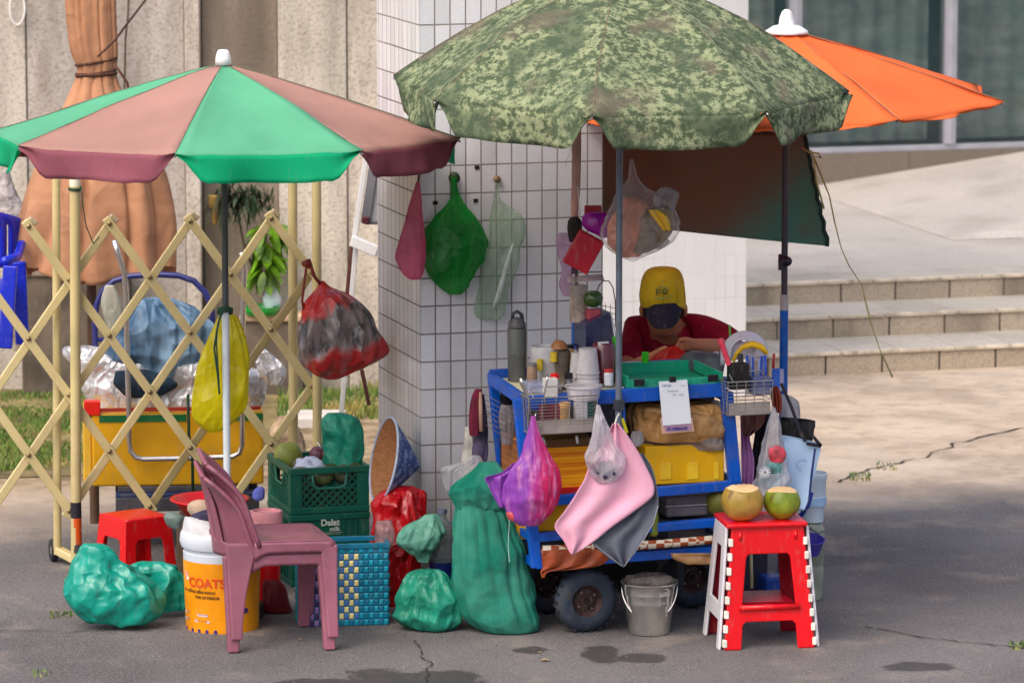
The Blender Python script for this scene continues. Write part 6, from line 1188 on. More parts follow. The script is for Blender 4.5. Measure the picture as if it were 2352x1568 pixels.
# ---- left end: cloth loops
for i, (rows, col, lb) in enumerate((([(893, 1092, 1106), (915, 1082, 1110), (950, 1078, 1108), (985, 1078, 1102), (1000, 1080, 1098)], (118, 26, 54), 'maroon cloth loop hanging at the left end of the cart'), ([(905, 1098, 1112), (960, 1092, 1118), (1030, 1086, 1120), (1075, 1088, 1112)], (88, 80, 108), 'dusty violet cloth hanging behind the maroon loop'), ([(980, 1068, 1082), (1020, 1064, 1092), (1070, 1062, 1096), (1095, 1070, 1090)], (206, 200, 190), 'cream rag hanging below the maroon loop'))):
    tag(loft(rows, .36 + .04 * i, .5, 30, 7, fold=.25, ff=2.5, seed=i + 70, crease=.15, floor=False).build('hanging_cloth', pm('hcloth%d' % i, col, .85, .25, 12, .5, 40), smooth=True), lb, 'cloth')
tag(MB().tube([W(1102, 900, .36), W(1104, 940, .35), W(1106, 990, .35)], .008, 8).build('beige_strap', pm('strap_beige', (196, 156, 130), .8), smooth=True), 'beige strap between the maroon and violet cloths', 'strap')
cloft('grey_net_bag', [(930, 1150, 1178), (960, 1146, 1184), (1000, 1148, 1180), (1020, 1152, 1176)], .22, film('film_grey', (170, 164, 170), .7), 'grey plastic bag inside the left end of the cart frame', 'bag', fold=.2, crease=.15)

# ---- more clutter on the cart top and at its front
def can(px, py, b, r, h, col, nm, label, cat, lidc=None, tr=1.0):
    th = thing(nm, c_(px, py, b), label, cat); m_ = pm('m_' + label[:18].replace(' ', '_'), col, .3, .12, 10, .1, alpha=tr, spec=.6)
    turned('body', px, py, b, [(0, 0), (px_(r * .96), 0), (px_(r), px_(3)), (px_(r), px_(h - 3)), (px_(r * .9), px_(h)), (0, px_(h))], m_, None, None, par=th)
    if lidc: turned('lid', px, py - h, b, [(0, 0), (px_(r * .95), 0), (px_(r * .95), px_(7)), (0, px_(8))], pm('lid_' + str(lidc[0]) + str(lidc[1]), lidc, .4), None, None, par=th)
can(1222, 884, .15, 12, 44, (150, 120, 96), 'spice_jar', 'little brown spice jar with a grey lid beside the flask', 'jar', (120, 118, 116))
can(1330, 866, .30, 13, 66, (196, 196, 200), 'milk_bottle', 'white milk bottle with a blue lid at the back behind the cup stacks', 'bottle', (40, 70, 160), .85)
can(1312, 850, .33, 11, 52, (176, 128, 40), 'syrup_bottle', 'amber syrup bottle with a black lid at the back of the cart top', 'bottle', (30, 28, 28), .85)
can(1232, 868, .33, 10, 46, (206, 60, 50), 'chilli_bottle', 'slim red chilli bottle with a green lid at the back left of the cart top', 'bottle', (30, 110, 50))
can(1398, 884, .02, 11, 30, (206, 208, 212), 'salt_tin', 'small white tin on the cart rim just beside the umbrella pole', 'tin', (196, 60, 60))
mb = MB(); p = c_(1262, 900, -.005); mb.fbox(Fr(p), -.02, .03, -.01, .025, -.02, .05); tag(mb.build('tissue_pack', pm('tissue_white', (214, 212, 206), .6, .08, 9, .4), bev=.004), 'small white tissue pack between the clear box and the sauce bottle', 'packet')
for i, (x0, y0, x1, y1, lb) in enumerate(((1246, 1004, 1252, 1022, 'first short white hook under the wide wire basket'), (1324, 1000, 1327, 1018, 'second short white hook under the wide wire basket, nearer the white bag'))):
    tag(MB().tube([c_(x0, y0, -.06), c_(x1, y1, -.06)], .005, 8).build('hook', pm('pack_white', (206, 206, 210)), smooth=True), lb, 'hook')
tag(loft([(1040, 1208, 1232), (1062, 1200, 1240), (1100, 1196, 1244), (1125, 1204, 1238)], -.02, .4, 60, 8, fold=.2, crease=.3, seed=88, floor=False).build('grey_bag', film('film_grey3', (176, 172, 180), .7), smooth=True), 'grey plastic bag bunched behind the magenta bag at the cart corner', 'bag')
tag(loft([(948, 1560, 1600), (960, 1552, 1640), (985, 1556, 1660), (1000, 1575, 1650)], c_(1600, 975, -.015).y, .16, 80, 10, fold=.15, crease=.4, seed=91, floor=False).build('film_cover', film('film_cover', (206, 170, 120), .3), smooth=True), 'clear crinkled film over the right half of the brown paper sack', 'film')
# ================================================================ right end, bags on hooks, tarp, vendor
# ---- dark shade cloth under the umbrellas
YS = 1.32
t = NT('shade_cloth'); s3 = t.n('ShaderNodeSeparateXYZ'); t.l(t.tc.outputs['Object'], s3.inputs[0]); g_ = t.math('ADD', s3.outputs[0], t.math('MULTIPLY', s3.outputs[2], -.9))
c1 = t.mix(t.step(g_, .10, .42), lin((146, 128, 112)), lin((110, 170, 158))); c1 = t.mix(t.math('MULTIPLY', t.step(t.noise(3, 4), .45, .75), .5), c1, lin((150, 116, 92)))
wv = t.n('ShaderNodeTexWave'); wv.inputs['Scale'].default_value = 60; wv.bands_direction = 'Z'; t.l(t.tc.outputs['Object'], wv.inputs[0])
p_ = t.principled(c1, .85, 0, .2, t.bump(wv.outputs['Fac'], .3, .004)); tr = t.n('ShaderNodeBsdfTranslucent'); t.l(c1, tr.inputs[0]); mx = t.n('ShaderNodeMixShader'); mx.inputs[0].default_value = .55; t.l(p_, mx.inputs[1]); t.l(tr.outputs[0], mx.inputs[2]); m_shc = t.done(mx.outputs[0])
tp_ = thing('shade_net', W(1620, 440, YS), 'dark brown to green shade net strung up behind the cart under the umbrellas', 'net')
def tarp(u, v):
    px = 1336 + (1848 - 1336) * u + (54 * v * u ** 3); top = 296 + 14 * u; bot = 520 + 44 * u + 10 * sin(pi * u); bot = 505 + 60 * u - 16 * max(0, u - .85) * 0
    py = top + (bot - top) * v; fold = .03 * sin(u * 9 + v * 2) * (1 - v * .4) + .05 * noise.noise(V((u * 3, v * 1.5, 2)))
    return W(px, py, YS + fold - .12 * v + (.12 * (u - .8) if u > .8 else 0))
mb = MB(); mb.grid(tarp, 70, 24); mb.build('net', m_shc, tp_, smooth=True, solid=.002)
mb = MB(); mb.tube([tarp(1, v / 14) + V((.004 * sin(v * 3), -.004, 0)) for v in range(15)], .008, 8); mb.build('edge_rope', pm('rope_green', (30, 66, 58), .8, .2, 30, .4), tp_, smooth=True)
mb = MB(); mb.tube([W(1334, 296, YS - .01), W(1600, 296, YS - .01), W(1850, 310, YS - .0)], .006, 8); mb.build('top_rope', pm('rope_brown', (84, 52, 38)), tp_, smooth=True)
m_tan = pm('twine_straw', (186, 182, 120), .7, .15, 20, .3)
tw = [W(1862, 345, YS - .12), W(1885, 400, YS - .14), W(1905, 450, YS - .15), W(1917, 510, YS - .16), W(1932, 570, YS - .16), W(1950, 610, YS - .16), W(1980, 655, YS - .15), W(1990, 700, YS - .15), W(2005, 755, YS - .15), W(2020, 800, YS - .15), W(2050, 866, YS - .15)]
tag(MB().tube(tw, [.003, .004, .003, .003, .002, .0025, .002, .004, .0025, .002, .004], 6).build('long_twine', m_tan, smooth=True), 'long straw-coloured twine dangling from the shade net in front of the steps', 'twine')
tag(MB().tube([W(1842, 340, YS - .13), W(1858, 350, YS - .16), W(1880, 352, YS - .15), W(1886, 362, YS - .15), W(1868, 360, YS - .16), W(1876, 420, YS - .16), W(1893, 480, YS - .15)], .0035, 6).build('twine_knot', m_tan, smooth=True), 'knotted straw twine tied at the top corner of the shade net', 'twine')
# ---- wrapped side pole
sp = thing('wrapped_pole', W(1326, 1380, .20), 'pole wrapped in faded rosy-beige cloth hanging from the camouflage umbrella rim', 'pole')
loft([(262, 1320, 1330), (275, 1315, 1334), (330, 1314, 1335), (420, 1313, 1333), (470, 1311, 1330), (505, 1312, 1326)], .30, .7, 30, 8, fold=.12, ff=3, zf=1, seed=3, floor=False).build('cloth_wrap', pm('wrap_rosy', (188, 144, 132), .8, .15, 8, .5, 30), sp, smooth=True)
MB().tube([W(1324, 290, .32), W(1324, 760, .36)], .007, 10).build('pole', pm('pole_dull', (96, 88, 86), .6), sp, smooth=True)
tag(MB().tube([W(1318, 320, .26), W(1308, 352, .25), W(1298, 384, .25)], .0012, 5).build('loose_thread', pm('thread_white', (214, 210, 200), .8)), 'fine white thread hanging off the wrapped pole', 'thread')
tag(MB().tube([W(1327, 430, .25), W(1330, 470, .25), W(1332, 500, .25)], .0022, 5).build('pale_string', pm('thread_white', (214, 210, 200), .8)), 'pale mint string beside the red box on the wrapped pole', 'string')
# ---- red box group
rbx = thing('red_box', W(1340, 625, .22), 'tilted deep red box hanging on the wrapped pole', 'box')
c = W(1340, 578, .22); du = V((cos(-.50), 0, sin(-.50))); dz_ = V((sin(.50), 0, cos(.50))); mb = MB(); mb.box(c, du * px_(32), V((0, .03, 0)), dz_ * px_(42)); mb.build('box_body', pm('box_crimson', (172, 8, 38), .45, .1, 6, .2), rbx, bev=.004)
mb = MB(); p = W(1318, 615, .25); mb.box(p, V((.008, 0, 0)), V((0, .01, 0)), V((0, 0, .022))); tag(mb.build('purple_tab', pm('tab_purple', (62, 26, 56), .5), bev=.002), 'dark purple tab under the tilted red box', 'tab')
mb = MB(); c = W(1362, 485, .26); mb.box(c, V((px_(20), 0, 0)), V((0, .02, 0)), V((0, 0, px_(13)))); tag(mb.build('small_red_box', pm('box_crimson2', (156, 14, 34), .5, .15, 8, .3), bev=.005), 'small red packet above the purple bag', 'packet')
lumpy('dark_bundle', [(498, 1310, 1326), (508, 1306, 1336), (530, 1306, 1338), (555, 1308, 1334)], .27, pm('bundle_black', (38, 30, 30), .8, .3, 12, .6), 'dark bundle on the wrapped pole above the red box', 'bundle', seed=2, floor=False)
lumpy('purple_bag', [(488, 1352, 1392), (500, 1342, 1404), (520, 1344, 1410), (538, 1370, 1402), (545, 1382, 1398)], .20, pm('bag_purple', (168, 22, 160), .3, .15, 8, .5, 24, trans=.3), 'vivid purple plastic bag squeezed between the red box and the snack bag', 'bag', dr=.5, seed=4, crease=.12, floor=False)
tag(loft([(535, 1284, 1312), (555, 1276, 1318), (590, 1282, 1316), (620, 1290, 1314), (655, 1284, 1316), (680, 1294, 1310)], .42, .4, 40, 7, fold=.2, seed=6, floor=False).build('lilac_bag', film('film_lilac', (206, 160, 196), .55), smooth=True), 'limp pale lilac plastic bag hanging against the pillar edge', 'bag')
# ---- snack bag on the umbrella pole
YSN = -.08; sb = thing('snack_bag', W(1465, 600, YSN), 'clear plastic bag of snacks hanging high beside the umbrella pole', 'bag')
loft([(366, 1447, 1455), (385, 1446, 1458), (410, 1443, 1466), (435, 1428, 1488), (460, 1412, 1535), (485, 1400, 1555), (515, 1388, 1553), (545, 1382, 1540), (570, 1398, 1515), (588, 1425, 1480), (600, 1446, 1460)], YSN, .42, 120, 14, fold=.10, seed=3, crease=.26, floor=False, pleat=.08, pk=13).build('bag_film', film('film_snack2', (216, 208, 210), .14), sb, smooth=True)
mb = MB(); mb.join(rsheet([(430, 1520, 1540), (444, 1505, 1560), (462, 1500, 1556), (490, 1510, 1546)], YSN, 8, 4, .015, 2, 7)); mb.build('torn_edge', film('film_snack', (190, 180, 184), .55), sb, smooth=True, solid=.001); mb = MB(); mb.join(rsheet([(545, 1500, 1530), (556, 1480, 1538), (572, 1470, 1516)], YSN, 8, 4, .012, 2, 9)); mb.build('torn_edge', film('film_snack', (190, 180, 184), .55), sb, smooth=True, solid=.001)
lumpy('snack_packet', [(455, 1430, 1470), (480, 1415, 1490), (520, 1396, 1500), (560, 1398, 1490), (592, 1430, 1470)], YSN, pm('snack_salmon', (214, 138, 112), .35, .2, 9, .4, 30, crum=1, cs=22), 'salmon-coloured snack packet inside the clear bag', 'packet', dr=.4, seed=5, floor=False)
lumpy('olive_packet', [(475, 1500, 1535), (495, 1478, 1548), (530, 1462, 1542), (560, 1452, 1520), (580, 1455, 1490)], YSN - .02, pm('snack_olive', (128, 110, 84), .25, .3, 9, .4, 30, crum=1, cs=20), 'shiny olive snack packet inside the clear bag', 'packet', dr=.35, seed=6, floor=False)
mb = MB(); mb.join(rsheet([(482, 1490, 1512), (495, 1495, 1530), (512, 1510, 1540), (530, 1524, 1540)], YSN - .05, 8, 4, .008, 2, 7)); tag(mb.build('yellow_wrapper', pm('wrapper_yellow', (236, 184, 40), .35, .1, 5, .2), smooth=True, solid=.002), 'bright yellow wrapper near the top of the snack bag', 'wrapper')
# ---- bags on pillar hooks
def pil(px, py): return PF.pp(px, py, -.05).y
m_hook = pm('hook_green', (44, 70, 30), .5, .2, 10, .2)
gb = thing('green_bag', PF.pp(1050, 680, -.05), 'translucent green plastic bag hanging from a hook on the tiled pillar', 'bag')
loft([(408, 1038, 1048), (425, 1036, 1050), (450, 1036, 1056), (475, 1020, 1070), (500, 1000, 1090), (530, 985, 1112), (565, 975, 1126), (600, 976, 1122), (630, 985, 1100), (658, 1005, 1080), (676, 1030, 1062)], pil(1050, 560) , .36, 120, 14, fold=.08, seed=3, crease=.2, floor=False, pleat=.08, pk=15).build('bag_body', pm('bag_green', (24, 158, 54), .35, .2, 7, .5, 24, trans=.35, alpha=.76, stretch=(1, 1, .4), bdist=.008, crum=.7, cs=12), gb, smooth=True)
p = PF.pp(1043, 408, -.015); MB().lathe([(0, -.02), (.018, -.02), (.022, 0), (.018, .012), (0, .012)], p, VY, 16).build('hook', m_hook, gb, smooth=True)
pb = thing('pink_bag', PF.pp(945, 640, -.05), 'translucent pink plastic bag hanging at the corner of the tiled pillar', 'bag')
loft([(418, 956, 963), (440, 950, 966), (480, 938, 968), (520, 928, 972), (560, 916, 976), (590, 908, 976), (615, 915, 972), (632, 928, 968), (642, 942, 962)], PF.pp(950, 560, -.07).y, .5, 90, 12, fold=.08, seed=8, crease=.2, floor=False, pleat=.07, pk=11).build('bag_body', pm('bag_pink', (222, 96, 136), .35, .18, 7, .4, 24, trans=.4, alpha=.72, stretch=(1, 1, .4), crum=.7, cs=12), pb, smooth=True)
MB().tube([PF.pp(962, 395, -.01), PF.pp(962, 405, -.03), PF.pp(960, 422, -.05)], .004, 7).build('hook', m_ezb, pb, smooth=True)
pg = thing('pale_bag', PF.pp(1150, 725, -.05), 'pale see-through greenish bag hanging in front of the pillar tiles beside the green bag', 'bag')
loft([(420, 1138, 1146), (460, 1134, 1150), (490, 1128, 1185), (520, 1124, 1200), (560, 1120, 1196), (610, 1112, 1188), (660, 1102, 1172), (700, 1094, 1162), (725, 1098, 1155), (735, 1115, 1140)], pil(1150, 600), .2, 100, 12, fold=.08, seed=12, crease=.25, floor=False, pleat=.08, pk=11).build('bag_body', film('film_palegreen', (168, 200, 168), .34), pg, smooth=True)
MB().tube([PF.pp(1178, 560, -.09), PF.pp(1160, 620, -.09), PF.pp(1144, 680, -.09), PF.pp(1134, 706, -.09)], [.004, .009, .009, .005], 8).build('bright_straw', film('film_straw', (226, 240, 230), .8), pg, smooth=True)
p = PF.pp(1142, 412, -.008); MB().lathe([(0, -.01), (.012, -.01), (.014, .004), (0, .006)], p, VY, 14).build('hook', pm('hook_brown', (122, 96, 66), .6), pg, smooth=True)
# ---- right-hand basket contents
tag(MB().tube([c_(1654, 778, -.03), c_(1675, 838, -.05)], [.011, .010], 14).build('pink_stick', pm('stick_pink', (236, 66, 92), .3), smooth=True, sharp=40), 'thick coral pink tube sticking up out of the black holder', 'tube')
bh = thing('black_holder', c_(1700, 900, -.05), 'black plastic utensil holder in the narrow wire basket', 'holder')
mb = MB(); p = c_(1698, 880, -.05); mb.fbox(Fr(p), -.040, .030, -.03, .03, -.02, .075); mb.build('holder_body', pm('holder_black', (30, 26, 26), .5, .2, 6, .1), bh, bev=.006)
mb = MB(); mb.beam(c_(1702, 838, -.04), c_(1700, 812, -.03), .02, .02, up=V((1, 0, 0))); mb.build('handle', pm('holder_black', (30, 26, 26)), bh, bev=.004)
rnd = random.Random(4)
for i in range(7):
    x = 1718 + i * 7; tag(MB().tube([c_(x, 886, -.05 + .01 * (i % 2)), c_(x + rnd.uniform(-4, 6), 818 + rnd.uniform(-4, 10), -.05 + .01 * (i % 3))], .0042, 8).build('pen', pm('pen_blue', (28, 76, 190), .3, .05, 4, 0) if i % 2 == 0 else pm('pen_pale', (150, 160, 206), .2, .05, 4, 0, alpha=.85), smooth=True), 'blue pen standing with others in the narrow wire basket' if i % 2 == 0 else 'clear pale pen standing among the blue pens', 'pen', 'pens in the narrow basket')
tag(MB().tube([c_(1778, 812, -.02), c_(1776, 845, -.02)], .005, 8).build('red_pen', pm('pen_red', (170, 22, 30), .4), smooth=True), 'single red pen at the end of the pen row', 'pen')
mb = MB(); mb.fbox(Fr(c_(1742, 880, -.05)), -.03, .038, -.03, .03, -.04, .03); tag(mb.build('pen_cup', pm('cup_blueclear', (110, 120, 170), .15, .15, 8, .2, alpha=.6, spec=.7), bev=.008), 'clear bluish cup holding the pens', 'cup')
# white round cover with yellow rim
YH2 = W(1715, 800, .42).y
hb = thing('white_cover', W(1712, 825, YH2), 'white rounded cover with a yellow rim beside the blue pole', 'cover')
mb = MB(); 
def cover(u, v):
    f = pi * (1.02 - 1.04 * u); rx = 52 * (1 - .55 * v); px = 1712 + rx * cos(f) - 6 * v; py = 820 - (60 * (1 - .42 * v)) * max(0, sin(f)) ** .8; return W(px, py, YH2 - .06 * v)
mb.grid(lambda u, v: cover(u, v * .8), 30, 10); mb.build('shell', pm('cover_white', (226, 220, 230), .5, .04, 5, .2, trans=.15), hb, smooth=True, solid=.004)
mb = MB(); mb.tube([W(1684, 830, YH2 - .07), W(1692, 812, YH2 - .07), W(1706, 797, YH2 - .07), W(1728, 790, YH2 - .07), W(1748, 796, YH2 - .07), W(1762, 812, YH2 - .07)], [.006, .008, .010, .013, .013, .008], 10); mb.build('yellow_rim', pm('rim_yellow', (240, 184, 24), .35), hb, smooth=True)
mb = MB(); mb.grid(lambda u, v: W(1655 + 100 * u, 800 + 40 * v - 16 * sin(pi * u), YH2 - .02), 10, 3); mb.build('white_lining', pm('cover_white', (226, 220, 230)), hb, smooth=True, solid=.003)
tag(MB().tube([W(1676, 746, .6), W(1677, 785, .6)], .004, 6).build('green_straw', pm('straw_green', (126, 196, 84), .4)), 'thin light green straw upright before the vendor sleeve', 'straw')
# ---- bracket to the blue pole
cbeam('pole_bracket', W(1782, 872, .50), W(1792, 872, 1.09), .03, .085)
cbeam('bracket_arm', R0 + sh_ + V((0, 0, -.02)), W(1782, 880, .52), .02, .04)
# ---- hanging things at the right end
def cur(nm, rows, Y, col, label, cat, k=3, wave=.012, mt=None): tag(rsheet(rows, Y, 20, 6, wave, k, len(nm)).build(nm, mt or pm('c_' + nm, col, .85, .15, 8, .35, 50), smooth=True, solid=.002), label, cat)
cur('lilac_cloth', [(955, 1700, 1735), (1000, 1702, 1722), (1060, 1703, 1732), (1125, 1704, 1728)], .30, (196, 136, 196), 'lilac cloth strip hanging just past the blue corner post', 'cloth')
cur('brown_cloth', [(945, 1702, 1760), (975, 1704, 1752), (1000, 1708, 1724)], .24, (112, 74, 66), 'brown cloth bunched under the narrow wire basket', 'cloth', wave=.02)
cur('black_cloth', [(945, 1740, 1772), (1010, 1732, 1762), (1080, 1722, 1748), (1150, 1712, 1742)], .36, (28, 24, 38), 'black cloth hanging between the lilac cloth and the clear gift bag', 'cloth')
t_ = thing('clear_gift_bag', W(1765, 1120, .10), 'clear plastic bag with red and teal wrapping hanging over the cut coconuts', 'bag')
loft([(935, 1774, 1780), (960, 1768, 1788), (1000, 1757, 1798), (1040, 1745, 1808), (1080, 1735, 1812), (1115, 1724, 1812), (1135, 1726, 1800), (1142, 1740, 1786)], .08, .4, 100, 12, fold=.10, seed=8, crease=.24, floor=False, pleat=.08, pk=11).build('bag_film', film('film_gift', (196, 198, 210), .55), t_, smooth=True)
lumpy('red_parcel', [(1022, 1772, 1785), (1032, 1762, 1800), (1048, 1764, 1806), (1062, 1770, 1800)], .075, pm('parcel_redwhite', (206, 70, 84), .5, .5, 16, .3), 'red and white patterned parcel in the clear gift bag', 'parcel', dr=.4, floor=False)
lumpy('teal_parcel', [(1060, 1760, 1798), (1080, 1748, 1802), (1105, 1742, 1800), (1122, 1750, 1790)], .08, pm('parcel_teal', (96, 150, 148), .5, .4, 20, .3), 'teal and silver patterned parcel low in the clear gift bag', 'parcel', dr=.4, floor=False)
mb = MB(); c = W(1757, 1084, .03)
for k in range(14): f = k * 2 * pi / 14; mb.tube([c + V((cos(f) * .006, 0, sin(f) * .006)), c + V((cos(f) * .022, 0, sin(f) * .022))], .002, 5)
mb.build('white_rosette', pm('rosette_white', (226, 226, 230), .5), t_)
# tote bag
tb = thing('tote_bag', W(1840, 1150, .16), 'pale blue tote bag with black lining and straps hanging from the cart end', 'bag')
m_tote = pm('tote_blue', (176, 206, 236), .75, .06, 4, .15, 40)
rsheet([(1000, 1792, 1800), (1008, 1795, 1840), (1022, 1800, 1884), (1060, 1800, 1878), (1110, 1796, 1866), (1160, 1800, 1854), (1172, 1822, 1852)], .13, 20, 6, .012, 1, 3).build('front', m_tote, tb, smooth=True, solid=.003)
rsheet([(958, 1796, 1800), (966, 1790, 1872), (985, 1792, 1870), (1010, 1794, 1866), (1030, 1800, 1862)], .17, 18, 5, .02, 2, 5).build('black_lining', pm('tote_black', (36, 34, 38), .8, .15, 6, .2), tb, smooth=True, solid=.003)
m_strap = pm('tote_strap', (34, 28, 44), .7)
mb = MB(); 
def strap(pts): 
    for (x0, y0), (x1, y1) in zip(pts, pts[1:]): mb.beam(W(x0, y0, .115), W(x1, y1, .115), .004, .012, up=V((1, 0, 0)))
strap([(1794, 880), (1816, 930), (1836, 985), (1850, 1014)]); mb.build('strap', m_strap, tb)
mb = MB(); strap([(1866, 1000), (1886, 1024), (1852, 1018)]); mb.build('strap', m_strap, tb)
mb = MB(); mb.tube([W(1872, 1030, .115), W(1864, 1090, .115), W(1858, 1150, .115), W(1846, 1178, .115)], .004, 6); mb.build('side_piping', pm('piping_navy', (34, 44, 110), .6), tb, smooth=True)
mb = MB(); m_ln = pm('print_softblue', (138, 166, 214), .6)
c = W(1842, 1068, .10); 
for r, a0, a1 in ((.022, .6, 4.6), (.015, .9, 4.4)): mb.tube([c + V((r * cos(f), -.004, r * sin(f))) for f in [a0 + (a1 - a0) * k / 16 for k in range(17)]], .0016, 5)
mb.build('moon_print', m_ln, tb)
cloft('grey_bag_behind', [(905, 1790, 1806), (920, 1788, 1832), (950, 1790, 1838), (975, 1796, 1838)], .32, film('film_grey2', (196, 196, 206), .75), 'pale grey plastic bag behind the tote bag straps', 'bag', fold=.15, crease=.1)
cur('red_rag', [(886, 1776, 1784), (905, 1770, 1794), (935, 1776, 1796), (948, 1782, 1792)], .22, (150, 62, 44), 'rusty red rag at the foot of the blue bracket', 'rag')
# white bucket on top of carboy
YQ = .62; bq = thing('white_bucket', W(1868, 1185, YQ), 'stack of white and pale blue buckets topping the big clear water container', 'bucket')
pq = lambda n: n * M(YQ, 1150); o_ = W(1866, 1196, YQ); z_ = lambda py: W(1866, py, YQ).z - o_.z
MB().lathe([(0, 0), (pq(25), 0), (pq(28), z_(1160)), (pq(31), z_(1156)), (pq(31), z_(1140)), (pq(29), z_(1138)), (pq(31), z_(1100)), (pq(33), z_(1096)), (pq(33), z_(1086)), (pq(30), z_(1084)), (pq(28), z_(1100)), (0, z_(1105))], o_, n=36).build('bucket_body', pm('bucket_paleblue', (196, 212, 226), .35, .06, 5, .1), bq, smooth=True, sharp=40)
MB().lathe([(pq(31.5), z_(1158)), (pq(31.8), z_(1139))], o_, n=36).build('blue_band', pm('band_paleblue', (160, 196, 232), .35), bq, smooth=True)
cb_ = W(1866, 1340, YQ); zc = lambda py: W(1866, py, YQ).z
jb = thing('carboy', V((cb_.x, YQ, 0)), 'big clear water container standing on the ground behind the step stool', 'container')
MB().lathe([(0, .002), (pq(22), .003), (pq(25), .02), (pq(26), zc(1300)), (pq(24), zc(1296)), (pq(27), zc(1288)), (pq(27), zc(1215)), (pq(20), zc(1200)), (0, zc(1198))], V((cb_.x, YQ, 0)), n=36).build('container_body', pm('carboy_clear', (150, 158, 140), .15, .25, 7, .15, spec=.7, alpha=.8), jb, smooth=True, sharp=50)
MB().lathe([(pq(16), zc(1316)), (pq(20), zc(1260)), (pq(10), zc(1236)), (0, zc(1230))], V((cb_.x, YQ, 0)), n=24).build('inner_net', pm('carboy_inner', (150, 126, 96), .7, .4, 12, .5), jb, smooth=True)
# blue colander, strap
YCo = .38; cn = thing('blue_colander', W(1866, 1268, YCo), 'violet-blue plastic sieve with a grey handle behind the step stool', 'sieve')
o_ = W(1858, 1268, YCo); pc = lambda n: n * M(YCo, 1240)
MB().lathe([(0, 0), (pc(24), 0), (pc(31), pc(34)), (pc(33), pc(36)), (pc(30), pc(36)), (pc(22), pc(4)), (0, pc(3))], o_, V((.12, -.25, 1)).normalized(), 30).build('bowl', pm('sieve_violet', (66, 58, 164), .4, .1, 7, .2), cn, smooth=True, sharp=40)
MB().tube([W(1828, 1196, YCo), W(1850, 1206, YCo - .02), W(1880, 1224, YCo - .04), W(1898, 1216, YCo - .03)], [.004, .005, .006, .004], 8).build('handle', pm('sieve_grey', (104, 110, 116), .5), cn, smooth=True)
tag(MB().tube([W(1864, 1130, .2), W(1856, 1160, .19), W(1842, 1180, .18), W(1832, 1188, .2)], .008, 8).build('blue_strap', pm('strap_blue', (24, 44, 150), .6), smooth=True), 'thick navy blue strap end under the tote bag', 'strap')
# things under the cart seen through the step stool, then two added shade masses
mb = MB(); p = c_(1770, 1350, .35); p.z = .0; mb.fbox(Fr(p), -.02, .06, 0, .1, .001, .09); tag(mb.build('blue_can', pm('can_blue', (18, 62, 150), .4, .15, 5, .1), bev=.01), 'small blue can on the ground behind the step stool opening', 'can')
tag(MB().tube([W(1724, 1240, .30), W(1727, 1350, .28)], .006, 8).build('pale_rod', pm('rod_pale', (196, 190, 150), .5), smooth=True), 'pale upright rod seen through the step stool opening', 'rod')
mb = MB(); p = c_(1700, 1350, .42); p.z = 0; mb.fbox(Fr(p), 0, .13, .05, .22, .001, .26); tag(mb.build('dark_bin', pm('bin_dark', (46, 44, 66), .6, .2, 5, .2), bev=.01), 'dark bluish bin behind the cart seen through the stool', 'bin')
lumpy('shade_mass', [(1285, 1260, 1600), (1310, 1240, 1640), (1360, 1236, 1650), (1388, 1250, 1640)], .80, pm('shade_mass_black', (14, 14, 18), .9, .3, 6, .3), 'added long black mass deepening the shade behind the cart wheels', 'bundle', dr=.16, seed=4)  # not a real bundle: black shape added to darken behind the wheels
lumpy('shade_sack', [(1290, 1520, 1600), (1320, 1500, 1625), (1360, 1500, 1632), (1395, 1515, 1622)], .62, pm('shade_sack_black', (22, 22, 28), .8, .3, 6, .4), 'added black mass deepening the shade under the cart between the wheels', 'sack', dr=.5, seed=2)  # black shape added so the shadow under the cart reads darker
# ---- metal pail
YPl = .02; po = W(1491, 1452, YPl); po.z = 0; pp_ = lambda n: n * M(YPl, 1400); zq = lambda py: W(1491, py, YPl).z
pa = thing('metal_pail', po, 'small galvanised metal pail with a wire handle by the front wheel', 'pail')
m_gal = pm('galvanised', (206, 204, 200), .2, .12, 10, .3, 30, metal=.85)
MB().lathe([(0, .003), (pp_(46), .003), (pp_(47), .008), (pp_(56), zq(1384)), (pp_(57.5), zq(1380)), (pp_(56.5), zq(1376)), (pp_(58), zq(1362)), (pp_(59.5), zq(1358)), (pp_(58), zq(1355)), (pp_(62), zq(1338)), (pp_(66), zq(1336)), (pp_(66), zq(1333)), (pp_(60), zq(1336)), (pp_(55), zq(1390)), (pp_(45), .01), (0, .01)], po, n=48).build('pail_body', m_gal, pa, smooth=True, sharp=50)
tz = zq(1337); hp = []
for k in range(25):
    f = pi * k / 24; x = -pp_(64) * cos(f); hp.append(po + V((x, -pp_(66) * sin(f) * .62 - .004, tz - .008 - pp_(74) * sin(f))))
MB().tube(hp, .0024, 8).build('handle', m_chr, pa, smooth=True)
lumpy('clear_liner', [(1322, 1440, 1540), (1332, 1436, 1545), (1345, 1440, 1540), (1352, 1445, 1535)], .03, film('film_liner', (150, 140, 132), .5), 'crumpled clear liner bag inside the metal pail', 'liner', dr=.8, seed=5, fold=.15)
